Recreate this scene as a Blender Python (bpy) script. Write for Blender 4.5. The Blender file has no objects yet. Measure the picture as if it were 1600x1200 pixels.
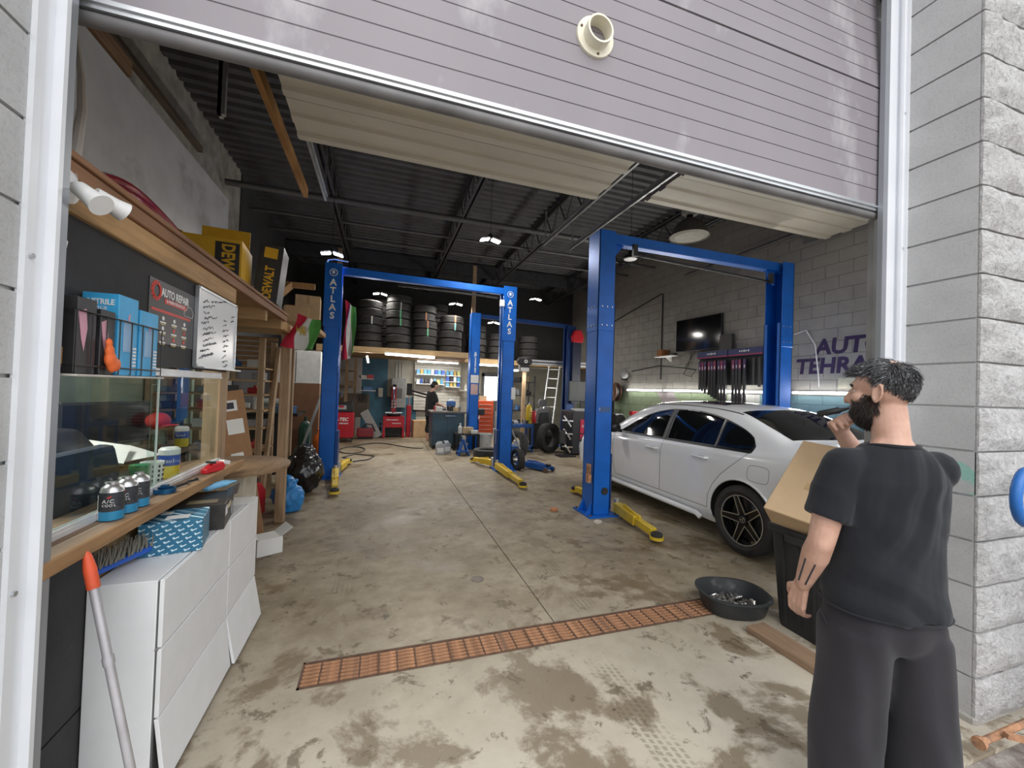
import bpy, bmesh, math, random
from mathutils import Vector, Matrix, Euler, noise
random.seed(7)
SC = bpy.context.scene
COL = SC.collection
PI = math.pi
def rad(a): return a*PI/180
# ---------------------------------------------------------------- camera
cd = bpy.data.cameras.new('camera'); cam = bpy.data.objects.new('camera', cd); COL.objects.link(cam)
cd.sensor_width = 36.0; cd.lens = 620/1600*36; cd.clip_start = .05; cd.clip_end = 200
cam.matrix_world = Matrix(((0.94977,-0.03655,-0.3108,0),(-0.31116,-0.0046,-0.95035,0),(0.03331,0.99932,-0.01574,1.5),(0,0,0,1)))
SC.camera = cam
# ---------------------------------------------------------------- sky: bright overcast day, exposure
w = bpy.data.worlds.new('overcast_sky'); SC.world = w; w.use_nodes = True
bg = w.node_tree.nodes['Background']; bg.inputs[0].default_value = (.93,.96,1,1); bg.inputs[1].default_value = 1.5
sd = bpy.data.lights.new('sun_behind_cloud','SUN'); sd.energy = 1.6; sd.angle = rad(50); sd.color = (1,.98,.95)
sun = bpy.data.objects.new('sun_behind_cloud', sd); COL.objects.link(sun); sun.rotation_euler = (rad(50),0,rad(-6)); sun.location = (-3,-6,9)
SC.view_settings.view_transform = 'Standard'; SC.view_settings.look = 'None'; SC.view_settings.gamma = 1
SC.view_settings.use_curve_mapping = False; SC.view_settings.exposure = 0.12
SC.cycles.max_bounces = 8; SC.cycles.diffuse_bounces = 5; SC.cycles.use_denoising = True
# ---------------------------------------------------------------- materials
MATS = {}
def nodes(name):
    m = bpy.data.materials.new(name); m.use_nodes = True
    nt = m.node_tree; b = nt.nodes['Principled BSDF']
    return m, nt, b
def N(nt, t, **k):
    n = nt.nodes.new(t)
    for a, v in k.items(): setattr(n, a, v)
    return n
def ramp(nt, src, stops):
    r = N(nt,'ShaderNodeValToRGB'); e = r.color_ramp.elements
    while len(e) < len(stops): e.new(.5)
    for i,(p,c) in enumerate(stops):
        e[i].position = p; e[i].color = (*c,1) if len(c)==3 else c
    nt.links.new(src, r.inputs[0]); return r
def mapped(nt, scale=(1,1,1), coord='Object', rot=(0,0,0)):
    tc = N(nt,'ShaderNodeTexCoord'); mp = N(nt,'ShaderNodeMapping')
    mp.inputs['Scale'].default_value = scale; mp.inputs['Rotation'].default_value = rot
    nt.links.new(tc.outputs[coord], mp.inputs[0]); return mp.outputs[0]
def noise_t(nt, vec, scale, detail=4, rough=.55, dist=0):
    n = N(nt,'ShaderNodeTexNoise'); n.inputs['Scale'].default_value = scale; n.inputs['Detail'].default_value = detail
    n.inputs['Roughness'].default_value = rough; n.inputs['Distortion'].default_value = dist
    if vec is not None: nt.links.new(vec, n.inputs['Vector'])
    return n
def bump(nt, b, src, strength=.3, dist=.01):
    bp = N(nt,'ShaderNodeBump'); bp.inputs['Strength'].default_value = strength; bp.inputs['Distance'].default_value = dist
    nt.links.new(src, bp.inputs['Height']); nt.links.new(bp.outputs[0], b.inputs['Normal'])
def mixc(nt, fac, a, b):
    m = N(nt,'ShaderNodeMix', data_type='RGBA')
    for s,v in ((0,fac),(6,a),(7,b)):
        if isinstance(v,(int,float)): m.inputs[s].default_value = v
        elif isinstance(v,tuple): m.inputs[s].default_value = (*v[:3],1)
        else: nt.links.new(v, m.inputs[s])
    return m.outputs[2]
def mth(nt, op, a, b=None, c=None):
    m = N(nt,'ShaderNodeMath', operation=op)
    for i,v in enumerate((a,b,c)):
        if v is None: continue
        if isinstance(v,(int,float)): m.inputs[i].default_value = v
        else: nt.links.new(v, m.inputs[i])
    return m.outputs[0]
def sc3(c,k): return tuple(max(0,min(1,x*k)) for x in c)
def M(name, col=(.5,.5,.5), rough=.6, metal=0, var=.12, scale=9, bmp=0, bscale=60, spec=.5, coat=0, stretch=(1,1,1), dirt=None):
    """plain procedural material: colour with noise variation, optional relief and dirt blotches"""
    if name in MATS: return MATS[name]
    m, nt, b = nodes(name); v = mapped(nt, stretch)
    n = noise_t(nt, v, scale)
    r = ramp(nt, n.outputs[0], ((.3, sc3(col,1-var)), (.7, sc3(col,1+var))))
    c = r.outputs[0]
    if dirt:
        n2 = noise_t(nt, v, dirt[1], 6, .65); k = ramp(nt, n2.outputs[0], ((dirt[2],(0,0,0)),(dirt[2]+.12,(1,1,1))))
        c = mixc(nt, k.outputs[0], c, dirt[0])
    nt.links.new(c, b.inputs['Base Color'])
    b.inputs['Roughness'].default_value = rough; b.inputs['Metallic'].default_value = metal
    b.inputs['Specular IOR Level'].default_value = spec; b.inputs['Coat Weight'].default_value = coat
    if bmp:
        n3 = noise_t(nt, v, bscale, 5); bump(nt, b, n3.outputs[0], bmp)
    MATS[name] = m; return m
def wood(name, col, axis='y', rough=.7, dark=.6):
    if name in MATS: return MATS[name]
    m, nt, b = nodes(name)
    s = {'x':(1.2,22,22),'y':(22,1.2,22),'z':(22,22,1.2)}[axis]
    v = mapped(nt, s); n = noise_t(nt, v, 1.6, 6, .6, .6)
    r = ramp(nt, n.outputs[0], ((.25, sc3(col,dark)), (.5, col), (.8, sc3(col,1.18))))
    n2 = noise_t(nt, mapped(nt,(1,1,1)), 2.3, 4)
    k = ramp(nt, n2.outputs[0], ((.35,(.62,.58,.55)),(.65,(1,1,1))))
    mx = N(nt,'ShaderNodeMix', data_type='RGBA', blend_type='MULTIPLY'); mx.inputs[0].default_value = .7
    nt.links.new(r.outputs[0], mx.inputs[6]); nt.links.new(k.outputs[0], mx.inputs[7])
    nt.links.new(mx.outputs[2], b.inputs['Base Color']); b.inputs['Roughness'].default_value = rough
    bump(nt, b, n.outputs[0], .15, .004); MATS[name] = m; return m
def emit(name, col, s):
    if name in MATS: return MATS[name]
    m, nt, b = nodes(name); b.inputs['Base Color'].default_value = (*col,1)
    b.inputs['Emission Color'].default_value = (*col,1); b.inputs['Emission Strength'].default_value = s
    MATS[name] = m; return m
def glass(name, col=(.9,.95,.93), rough=0.0):
    """thin window pane: mostly clear with a mirror-like skin"""
    if name in MATS: return MATS[name]
    m, nt, b = nodes(name); nt.nodes.remove(b); out = nt.nodes['Material Output']
    t = N(nt,'ShaderNodeBsdfTransparent'); t.inputs[0].default_value = (*col,1)
    g = N(nt,'ShaderNodeBsdfGlossy'); g.inputs['Roughness'].default_value = .02
    f = N(nt,'ShaderNodeFresnel'); f.inputs[0].default_value = 1.5
    mx = N(nt,'ShaderNodeMixShader'); g_=N(nt,'ShaderNodeNewGeometry'); nt.links.new(mth(nt,'MULTIPLY',f.outputs[0],mth(nt,'SUBTRACT',1,g_.outputs['Backfacing'])), mx.inputs[0]); nt.links.new(t.outputs[0], mx.inputs[1]); nt.links.new(g.outputs[0], mx.inputs[2])
    nt.links.new(mx.outputs[0], out.inputs[0]); MATS[name] = m; return m
# ---------------------------------------------------------------- mesh builder
class MB:
    def __init__(s): s.v = []; s.f = []; s.fm = []; s.cur = 0
    def add(s, vs, fs):
        o = len(s.v); s.v += [tuple(p) for p in vs]; s.f += [tuple(i+o for i in f) for f in fs]; s.fm += [s.cur]*len(fs); return s
    def box(s, x0,x1,y0,y1,z0,z1):
        return s.add([(x0,y0,z0),(x1,y0,z0),(x1,y1,z0),(x0,y1,z0),(x0,y0,z1),(x1,y0,z1),(x1,y1,z1),(x0,y1,z1)],
            [(0,3,2,1),(4,5,6,7),(0,1,5,4),(1,2,6,5),(2,3,7,6),(3,0,4,7)])
    def cbox(s, c, d, rot=None):
        R = rot if isinstance(rot, Matrix) else (Euler(rot).to_matrix() if rot else Matrix.Identity(3))
        a,b,e = d[0]/2,d[1]/2,d[2]/2
        vs = [Vector(c)+R@Vector(p) for p in ((-a,-b,-e),(a,-b,-e),(a,b,-e),(-a,b,-e),(-a,-b,e),(a,-b,e),(a,b,e),(-a,b,e))]
        return s.add(vs,[(0,3,2,1),(4,5,6,7),(0,1,5,4),(1,2,6,5),(2,3,7,6),(3,0,4,7)])
    def bar(s, p0, p1, w, h, up=(0,0,1)):
        """rectangular bar from p0 to p1"""
        p0,p1 = Vector(p0),Vector(p1); d = (p1-p0); L = d.length; d.normalize()
        u = Vector(up)
        if abs(d.dot(u))>.98: u = Vector((0,1,0))
        x = d.cross(u).normalized(); z = x.cross(d)
        R = Matrix((x,d,z)).transposed()
        return s.cbox((p0+p1)/2,(w,L,h),R)
    def cyl(s, p0, p1, r0, r1=None, n=16, cap=True):
        p0,p1 = Vector(p0),Vector(p1); r1 = r0 if r1 is None else r1
        d = (p1-p0).normalized(); a = Vector((0,0,1)) if abs(d.z)<.9 else Vector((1,0,0))
        x = d.cross(a).normalized(); y = d.cross(x)
        vs = []
        for p,r in ((p0,r0),(p1,r1)):
            vs += [p+x*r*math.cos(2*PI*i/n)+y*r*math.sin(2*PI*i/n) for i in range(n)]
        fs = [(i,(i+1)%n,n+(i+1)%n,n+i) for i in range(n)]
        fs = [tuple(reversed(f)) for f in fs]
        if cap: fs += [tuple(range(n)), tuple(range(2*n-1,n-1,-1))]
        return s.add(vs,fs)
    def tube(s, pts, r, n=8, closed=False, rs=None):
        pts = [Vector(p) for p in pts]; k = len(pts); vs = []; px = None
        for i,p in enumerate(pts):
            if closed: d = pts[(i+1)%k]-pts[i-1]
            else: d = pts[min(i+1,k-1)]-pts[max(i-1,0)]
            d.normalize()
            if px is None:
                a = Vector((0,0,1)) if abs(d.z)<.9 else Vector((1,0,0)); px = d.cross(a).normalized()
            else:
                px = (px-d*px.dot(d)); px = px.normalized() if px.length>1e-6 else Vector((1,0,0))
            y = d.cross(px); q = rs[i] if rs else r
            vs += [p+px*q*math.cos(2*PI*j/n)+y*q*math.sin(2*PI*j/n) for j in range(n)]
        fs = []
        for i in range(k if closed else k-1):
            a = i*n; b = ((i+1)%k)*n
            fs += [(a+j,a+(j+1)%n,b+(j+1)%n,b+j) for j in range(n)]
        if not closed: fs += [tuple(range(n-1,-1,-1)), tuple(range((k-1)*n,k*n))]
        return s.add(vs,fs)
    def lathe(s, prof, n=24, c=(0,0,0), axis='z', closed=False):
        """prof = (radius, height) pairs"""
        vs = []; c = Vector(c)
        for r,h in prof:
            for i in range(n):
                a = 2*PI*i/n; p = (r*math.cos(a), r*math.sin(a), h)
                if axis=='x': p = (p[2],p[0],p[1])
                elif axis=='y': p = (p[1],p[2],p[0])
                vs.append(c+Vector(p))
        k = len(prof); fs = []
        for j in range(k if closed else k-1):
            a = j*n; b = ((j+1)%k)*n
            fs += [(a+i,a+(i+1)%n,b+(i+1)%n,b+i) for i in range(n)]
        if not closed: fs += [tuple(range(n-1,-1,-1)), tuple(range((k-1)*n,k*n))]
        return s.add(vs,fs)
    def prism(s, poly, lo, hi, axis='x'):
        """poly in the two other axes (x: (y,z), y: (x,z), z: (x,y)) swept from lo to hi"""
        n = len(poly); vs = []
        for h in (lo,hi):
            for a,b in poly: vs.append({'x':(h,a,b),'y':(a,h,b),'z':(a,b,h)}[axis])
        fs = [(i,(i+1)%n,n+(i+1)%n,n+i) for i in range(n)]+[tuple(range(n-1,-1,-1)),tuple(range(n,2*n))]
        return s.add(vs,fs)
    def ball(s, c, r, n=12, m=8, rot=None):
        if isinstance(r,(int,float)): r = (r,r,r)
        R = Euler(rot).to_matrix() if rot else Matrix.Identity(3); c = Vector(c); vs = []; fs = []
        for j in range(1,m):
            t = PI*j/m
            for i in range(n):
                a = 2*PI*i/n
                vs.append(c+R@Vector((r[0]*math.sin(t)*math.cos(a), r[1]*math.sin(t)*math.sin(a), r[2]*math.cos(t))))
        top = len(vs); vs += [c+R@Vector((0,0,r[2])), c+R@Vector((0,0,-r[2]))]
        for j in range(m-2):
            fs += [(j*n+i,(j+1)*n+i,(j+1)*n+(i+1)%n,j*n+(i+1)%n) for i in range(n)]
        fs += [(top,i,(i+1)%n) for i in range(n)]; b = (m-2)*n
        fs += [(top+1,b+(i+1)%n,b+i) for i in range(n)]
        return s.add(vs,fs)
    def loft(s, rings, cap=True):
        """rings of equal point count"""
        n = len(rings[0]); vs = [p for r in rings for p in r]; fs = []
        for j in range(len(rings)-1):
            a=j*n; b=a+n
            fs += [(a+i,a+(i+1)%n,b+(i+1)%n,b+i) for i in range(n)]
        if cap: fs += [tuple(range(n-1,-1,-1)), tuple(range((len(rings)-1)*n,len(rings)*n))]
        return s.add(vs,fs)
    def mesh(s, name, mats, bev=0, smooth=False, seg=1, fixn=True):
        me = bpy.data.meshes.new(name); me.from_pydata(s.v,[],s.f)
        for m in (mats if isinstance(mats,(list,tuple)) else [mats]): me.materials.append(m)
        if any(s.fm): me.polygons.foreach_set('material_index', s.fm)
        if fixn or bev:
            bm = bmesh.new(); bm.from_mesh(me)
            if fixn: bmesh.ops.recalc_face_normals(bm, faces=bm.faces)
            if bev:
                es = [e for e in bm.edges if len(e.link_faces)==2 and e.calc_face_angle(0)>.6]
                bmesh.ops.bevel(bm, geom=es, offset=bev, segments=seg, profile=.6, affect='EDGES', clamp_overlap=True)
            bm.to_mesh(me); bm.free()
        if smooth:
            me.polygons.foreach_set('use_smooth',[True]*len(me.polygons))
            me.set_sharp_from_angle(angle=rad(40 if smooth is True else smooth))
        me.update(); return me
    def build(s, name, mats, parent=None, bev=0, smooth=False, seg=1, loc=None, rot=None, fixn=True):
        return obj(name, s.mesh(name, mats, bev, smooth, seg, fixn), parent, loc, rot)
def obj(name, me, parent=None, loc=None, rot=None):
    o = bpy.data.objects.new(name, me); COL.objects.link(o)
    if parent: o.parent = parent
    if loc is not None: o.location = loc
    if rot is not None: o.rotation_euler = rot
    return o
def tag(o, label, cat, group=None, kind=None):
    o['label'] = label; o['category'] = cat
    if group: o['group'] = group
    if kind: o['kind'] = kind
    return o
def thing(name, label, cat, loc=(0,0,0), rz=0, group=None, rot=None):
    o = bpy.data.objects.new(name, None); COL.objects.link(o); o.location = loc; o.empty_display_size = .1
    o.rotation_euler = rot if rot else (0,0,rz)
    return tag(o, label, cat, group)
def struct(o, label=None):
    o['kind'] = 'structure'
    if label: o['label'] = label
    return o
def ctree(o, parent=None, loc=None, rz=None, label=None):
    c = o.copy(); COL.objects.link(c)
    if parent: c.parent = parent
    if loc is not None: c.location = loc
    if rz is not None: c.rotation_euler = (0,0,rz)
    if label: c['label'] = label
    for ch in list(o.children): ctree(ch, c)
    return c
def text(s, size, mat, parent, loc, rot, name='lettering', off=0, ext=.0008, align='CENTER', sx=1, space=1, shear=0, lh=1, res=3):
    cu = bpy.data.curves.new('t','FONT'); cu.body = s; cu.size = size; cu.extrude = ext; cu.offset = off; cu.align_x = align
    cu.align_y = 'CENTER'; cu.space_character = space; cu.shear = shear; cu.space_line = lh; cu.resolution_u = res
    t = bpy.data.objects.new('t', cu); COL.objects.link(t)
    me = bpy.data.meshes.new_from_object(t.evaluated_get(bpy.context.evaluated_depsgraph_get()))
    bpy.data.objects.remove(t); bpy.data.curves.remove(cu)
    if sx!=1:
        for v in me.vertices: v.co.x *= sx
    me.materials.clear(); me.materials.append(mat)
    return obj(name, me, parent, loc, rot)
RXP = (PI/2,0,PI/2); RXN = (PI/2,0,-PI/2); RYN = (PI/2,0,0)   # lettering facing +x, -x, -y
def marks(w, h, mat, parent, loc, rot, n=6, seed=1):
    """blurred, unreadable print: a row of small worn strokes"""
    r = random.Random(seed); mb = MB(); x = -w/2; s = w/n
    for k in range(n):
        g = s*r.uniform(.6,.9); d = h*r.uniform(0,.25); mb.box(x,x+g,-h/2+d*.5,h/2-d,0,.0012); x += s
    return mb.build('worn_print', mat, parent, loc=loc, rot=rot)
def remesh(mb, voxel, smooth_it=6, mats=None, name='body', fac=.5, parent=None):
    me = mb.mesh('tmp', mats[0] if isinstance(mats,(list,tuple)) else mats)
    o = bpy.data.objects.new('tmp', me); COL.objects.link(o)
    r = o.modifiers.new('r','REMESH'); r.mode = 'VOXEL'; r.voxel_size = voxel; r.use_smooth_shade = True
    if smooth_it:
        q = o.modifiers.new('s','SMOOTH'); q.factor = fac; q.iterations = smooth_it
    bpy.context.view_layer.update()
    m2 = bpy.data.meshes.new_from_object(o.evaluated_get(bpy.context.evaluated_depsgraph_get())); m2.name = name
    bpy.data.objects.remove(o); bpy.data.meshes.remove(me)
    m2.materials.clear()
    for m in (mats if isinstance(mats,(list,tuple)) else [mats]): m2.materials.append(m)
    m2.polygons.foreach_set('use_smooth',[True]*len(m2.polygons))
    return m2
def displace(me, fn):
    me.update(); ns = [v.normal.copy() for v in me.vertices]
    for v,n in zip(me.vertices, ns): v.co = v.co + n*fn(v.co, n)
    me.update(); return me
# ================================================================ THE SETTING
def floor_material():
    m, nt, b = nodes('stained_concrete'); g = N(nt,'ShaderNodeNewGeometry'); P = g.outputs['Position']
    sx = N(nt,'ShaderNodeSeparateXYZ'); nt.links.new(P, sx.inputs[0]); X,Y = sx.outputs[0], sx.outputs[1]
    n1 = noise_t(nt, P, 1.1, 8, .62, .2); n2 = noise_t(nt, P, 7, 8, .65); n3 = noise_t(nt, P, 1.7, 10, .66, .25); n4 = noise_t(nt, P, 40, 3)
    base = ramp(nt, n1.outputs[0], ((.28,(.20,.16,.105)),(.5,(.30,.25,.175)),(.72,(.385,.335,.25))))
    fine = ramp(nt, n2.outputs[0], ((.3,(.62,.58,.52)),(.6,(1,1,1)),(.8,(1.0,1.0,1.0))))
    mx = N(nt,'ShaderNodeMix', data_type='RGBA', blend_type='MULTIPLY'); mx.inputs[0].default_value = .8
    nt.links.new(base.outputs[0], mx.inputs[6]); nt.links.new(fine.outputs[0], mx.inputs[7]); c = mx.outputs[2]
    # worn pale concrete on the apron by the door
    ap = mth(nt,'MULTIPLY', mth(nt,'SUBTRACT', 2.7, Y), .8); apc = N(nt,'ShaderNodeClamp'); nt.links.new(ap, apc.inputs[0])
    c = mixc(nt, mth(nt,'MULTIPLY', apc.outputs[0], .8), c, mixc(nt, n1.outputs[0], mixc(nt, fine.outputs[0], (.36,.30,.21), (.5,.44,.34)), (.72,.67,.58)))
    # damp brown blotches, heavier near the doorway
    thr = mth(nt,'ADD', n3.outputs[0], mth(nt,'MULTIPLY', apc.outputs[0], .05))
    wet = ramp(nt, thr, ((.545,(0,0,0)),(.60,(1,1,1))))
    c = mixc(nt, mth(nt,'MULTIPLY', wet.outputs[0], .68), c, (.12,.078,.032))
    n5 = noise_t(nt, P, 5.5, 9, .72, .5); sm = ramp(nt, n5.outputs[0], ((.57,(0,0,0)),(.62,(1,1,1))))
    c = mixc(nt, mth(nt,'MULTIPLY', sm.outputs[0], .7), c, (.10,.072,.04))
    n6 = noise_t(nt, P, 2.9, 9, .75, .3); ol = ramp(nt, n6.outputs[0], ((.62,(0,0,0)),(.65,(1,1,1))))
    c = mixc(nt, mth(nt,'MULTIPLY', ol.outputs[0], .7), c, (.05,.042,.035))
    # tyre tracks: ribbed rubber marks along two wheel lines
    def track(x0, wd, y0, y1):
        a = mth(nt,'LESS_THAN', mth(nt,'ABSOLUTE', mth(nt,'SUBTRACT', X, x0)), wd)
        rb = mth(nt,'GREATER_THAN', mth(nt,'SINE', mth(nt,'MULTIPLY', X, 190)), -.1)
        cr = mth(nt,'GREATER_THAN', mth(nt,'SINE', mth(nt,'ADD', mth(nt,'MULTIPLY', Y, 210), mth(nt,'MULTIPLY', X, 90))), -.5)
        q = mth(nt,'MULTIPLY', mth(nt,'MULTIPLY', a, rb), cr)
        inr = mth(nt,'MULTIPLY', mth(nt,'GREATER_THAN', Y, y0), mth(nt,'LESS_THAN', Y, y1))
        nz = noise_t(nt, P, 3.0, 5); k = ramp(nt, nz.outputs[0], ((.42,(0,0,0)),(.58,(1,1,1))))
        return mth(nt,'MULTIPLY', mth(nt,'MULTIPLY', q, inr), k.outputs[0])
    for t in ((-.23,.085,3.1,5.3),(1.42,.09,2.45,4.6),(1.2,.09,1.2,2.0)):
        c = mixc(nt, mth(nt,'MULTIPLY', track(*t), .42), c, (.11,.09,.06))
    nt.links.new(c, b.inputs['Base Color'])
    rr = ramp(nt, thr, ((.52,(.62,.62,.62)),(.62,(.4,.4,.4)))); nt.links.new(rr.outputs[0], b.inputs['Roughness'])
    hs = mth(nt,'ADD', n2.outputs[0], mth(nt,'MULTIPLY', n4.outputs[0], .4)); bump(nt, b, hs, .25, .01); return m
FLOORM = floor_material()
DARK = M('dark_void',(.02,.02,.02),.9)
# floor slabs with the saw-cut joint and the trench for the drain
J = 1.12; DX0,DX1,DY0,DY1 = -.345,2.62,2.175,2.375
mb = MB()
def slab(x0,x1,y0,y1): mb.box(x0,x1,y0,y1,-.12,0)
slab(-2.7,J-.004,DY1,13.7); slab(J+.004,6.9,DY1,13.7)
slab(-2.7,DX0,DY0,DY1); slab(DX1,6.9,DY0,DY1); slab(-2.7,6.9,1.0,DY0)
fl = struct(mb.build('floor', FLOORM), 'stained grey-brown concrete workshop floor')
mb = MB(); mb.box(-2.7,6.9,1.0,13.7,-.16,-.125); mb.build('floor_bed', DARK, fl)
RUST = M('rusty_steel',(.42,.22,.12),.75,.2,.45,22,.3,80,dirt=((.12,.09,.08),6,.56))
RUSTD = M('dark_rust',(.13,.075,.05),.8,.2,.3,22,.3,80)
gr = thing('floor_drain_grate','long rusty steel drain grate set across the floor inside the doorway','drain grate',((DX0+DX1)/2,(DY0+DY1)/2,0))
hw,hd = (DX1-DX0)/2,(DY1-DY0)/2
mb = MB(); mb.box(-hw,hw,-hd,-hd+.012,-.06,.003); mb.box(-hw,hw,hd-.012,hd,-.06,.003); mb.box(-hw,-hw+.012,-hd,hd,-.06,.003); mb.box(hw-.012,hw,-hd,hd,-.06,.003)
mb.build('frame', RUSTD, gr)
mb = MB(); mb.box(-hw,hw,-.007,.007,-.012,0); lb = mb.mesh('long_bar', RUST)
for i in range(6): obj('long_bar', lb, gr, (0,-hd+.028+i*(2*hd-.056)/5,.002))
mb = MB(); mb.box(-hw+.012,hw-.012,-hd+.012,hd-.012,-.034,-.03); mb.build('trough', RUST, gr)
mb = MB(); mb.box(-.004,.004,-hd+.012,hd-.012,-.02,.004); cb = mb.mesh('cross_bar', RUSTD)
for i in range(1,31): obj('cross_bar', cb, gr, (-hw+i*2*hw/31,0,.001))
mb = MB(); mb.lathe([(.0,-.002),(.05,-.002),(.05,.004),(.038,.006),(0,.006)],20); tag(mb.build('floor_cleanout_cap',M('worn_iron',(.2,.17,.15),.6,.5),loc=(.77,3.07,0)),'small round iron cleanout cap set in the open floor','drain cap')
# outside ground
m, nt, b = nodes('gritty_ground'); v = mapped(nt); n = noise_t(nt,v,14,8,.7); r = ramp(nt,n.outputs[0],((.35,(.16,.13,.11)),(.6,(.36,.33,.3)),(.75,(.6,.58,.55))))
nt.links.new(r.outputs[0], b.inputs[0]); b.inputs['Roughness'].default_value=.95; bump(nt,b,n.outputs[0],.6,.02)
mb = MB(); mb.box(-30,34,-30,.999,-.2,-.02); struct(mb.build('ground', m),'gritty paved ground outside the doorway')
# ---- block materials
def block_mat(name, col, paint=None, sp=.35):
    m, nt, b = nodes(name); v = mapped(nt, coord='Object'); g = N(nt,'ShaderNodeNewGeometry'); P = g.outputs['Position']
    n = noise_t(nt, P, 3, 6, .6); f = noise_t(nt, P, 90, 4, .7)
    r = ramp(nt, n.outputs[0], ((.3, sc3(col,.86)), (.7, sc3(col,1.1))))
    k = ramp(nt, f.outputs[0], ((.3,(.72,.72,.72)),(.5,(1,1,1))))
    mx = N(nt,'ShaderNodeMix', data_type='RGBA', blend_type='MULTIPLY'); mx.inputs[0].default_value = sp
    nt.links.new(r.outputs[0], mx.inputs[6]); nt.links.new(k.outputs[0], mx.inputs[7]); c = mx.outputs[2]
    if paint: c = paint(nt, P, c)
    nt.links.new(c, b.inputs['Base Color']); b.inputs['Roughness'].default_value = .88; bump(nt, b, f.outputs[0], .35, .006); return m
def split_mat():
    m,nt,b=nodes('split_face_block'); g=N(nt,'ShaderNodeNewGeometry'); P=g.outputs['Position']; n=noise_t(nt,P,38,8,.7,.4); f=noise_t(nt,P,9,5)
    r=ramp(nt,n.outputs[0],((.30,(.50,.49,.49)),(.42,(.80,.79,.78)),(.55,(.95,.94,.93)))); k=ramp(nt,f.outputs[0],((.3,(.82,.80,.79)),(.6,(1,1,1))))
    mx=N(nt,'ShaderNodeMix',data_type='RGBA',blend_type='MULTIPLY'); mx.inputs[0].default_value=.7; nt.links.new(r.outputs[0],mx.inputs[6]); nt.links.new(k.outputs[0],mx.inputs[7]); nt.links.new(mx.outputs[2],b.inputs[0])
    b.inputs['Roughness'].default_value=.9; bump(nt,b,n.outputs[0],1.0,.05); return m
GREYB = block_mat('grey_smooth_block',(.50,.50,.50),None,.6); SPLIT = split_mat(); MORTAR = M('mortar',(.7,.7,.69),.95,bmp=.3)
def graffiti(nt, P, c):
    d = N(nt,'ShaderNodeVectorMath',operation='DISTANCE'); nt.links.new(P,d.inputs[0]); d.inputs[1].default_value=(2.70,1.2,1.13)
    nz = noise_t(nt,P,22,4); k = mth(nt,'MULTIPLY', mth(nt,'LESS_THAN', d.outputs['Value'], .1), ramp(nt,nz.outputs[0],((.45,(0,0,0)),(.6,(1,1,1)))).outputs[0])
    return mixc(nt, mth(nt,'MULTIPLY',k,.55), c, (.12,.55,.42))
GREYG = block_mat('grey_block_teal_spray',(.50,.50,.50),graffiti,.6)
CH = .2135
def split_block(nm, wx, wy, side):
    """corner block: smooth reveal face, rough split front (-y)"""
    mb = MB(); mb.cur = 0; g = .005; mb.box(0,wx,0,wy,g,CH-g)
    nx,nz = 14,8; vs=[]; fs=[]; sd = random.random()*50
    for j in range(nz+1):
        for i in range(nx+1):
            x = wx*i/nx; z = g+(CH-2*g)*j/nz; e = min(1,4*min(j/nz,1-j/nz)+.25)
            edge = 1 if 0<i<nx else .15
            y = -.006-e*edge*(.014+.03*max(0,noise.noise(Vector((x*9+sd,z*11,sd)))+.35)+.012*noise.noise(Vector((x*40+sd,z*40,sd))))
            vs.append((x,y,z))
    for j in range(nz):
        for i in range(nx): a=j*(nx+1)+i; fs.append((a,a+1,a+nx+2,a+nx+1))
    rim = [i for i in range(nx+1)]+[(j+1)*(nx+1)-1 for j in range(1,nz+1)]+[nz*(nx+1)+i for i in range(nx-1,-1,-1)]+[j*(nx+1) for j in range(nz-1,0,-1)]
    q = len(vs); vs += [(vs[k][0],.004,vs[k][2]) for k in rim]
    fs += [(rim[k],q+k,q+(k+1)%len(rim),rim[(k+1)%len(rim)]) for k in range(len(rim))]
    mb.cur = 1; mb.add(vs,fs); return mb.mesh(nm,[GREYB,SPLIT],smooth=25)
mb = MB(); mb.box(2.715,3.145,1.125,1.43,0,5.6); mb.box(6.66,7.2,1.125,1.43,0,5.6); mb.box(-2.7,-.885,1.125,1.43,0,5.6); mb.box(-2.7,7.2,1.125,1.43,4.3,5.6)
mb.box(-.885,2.715,1.125,1.43,4.26,4.3); mb.box(3.145,6.66,1.125,1.43,4.26,4.3)
wf = struct(mb.build('wall_front', MORTAR),'concrete block front wall and piers around the two doorways')
bms = [split_block('corner_block',.45,.31,0) for _ in range(4)]
for i in range(24): obj('corner_block', bms[i%4], wf, (2.70,1.11,i*CH))
gm = bms[1].copy(); gm.materials[0] = GREYG
for o in list(wf.children):
    if abs(o.location.z-5*CH)<.01: o.data = gm
bml = [split_block('pier_block',.40,.31,0) for _ in range(3)]
for i in range(20):
    for j in range(2): obj('pier_block', bml[(i+j)%3], wf, (-.87-.40*(j+1)-.002*j,1.11,i*CH))
# base kerb of pier
mb = MB(); mb.box(2.69,3.16,1.095,1.43,-.02,.035); mb.build('footing', M('footing_concrete',(.42,.40,.37),.9,bmp=.4), wf, bev=.01)
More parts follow.
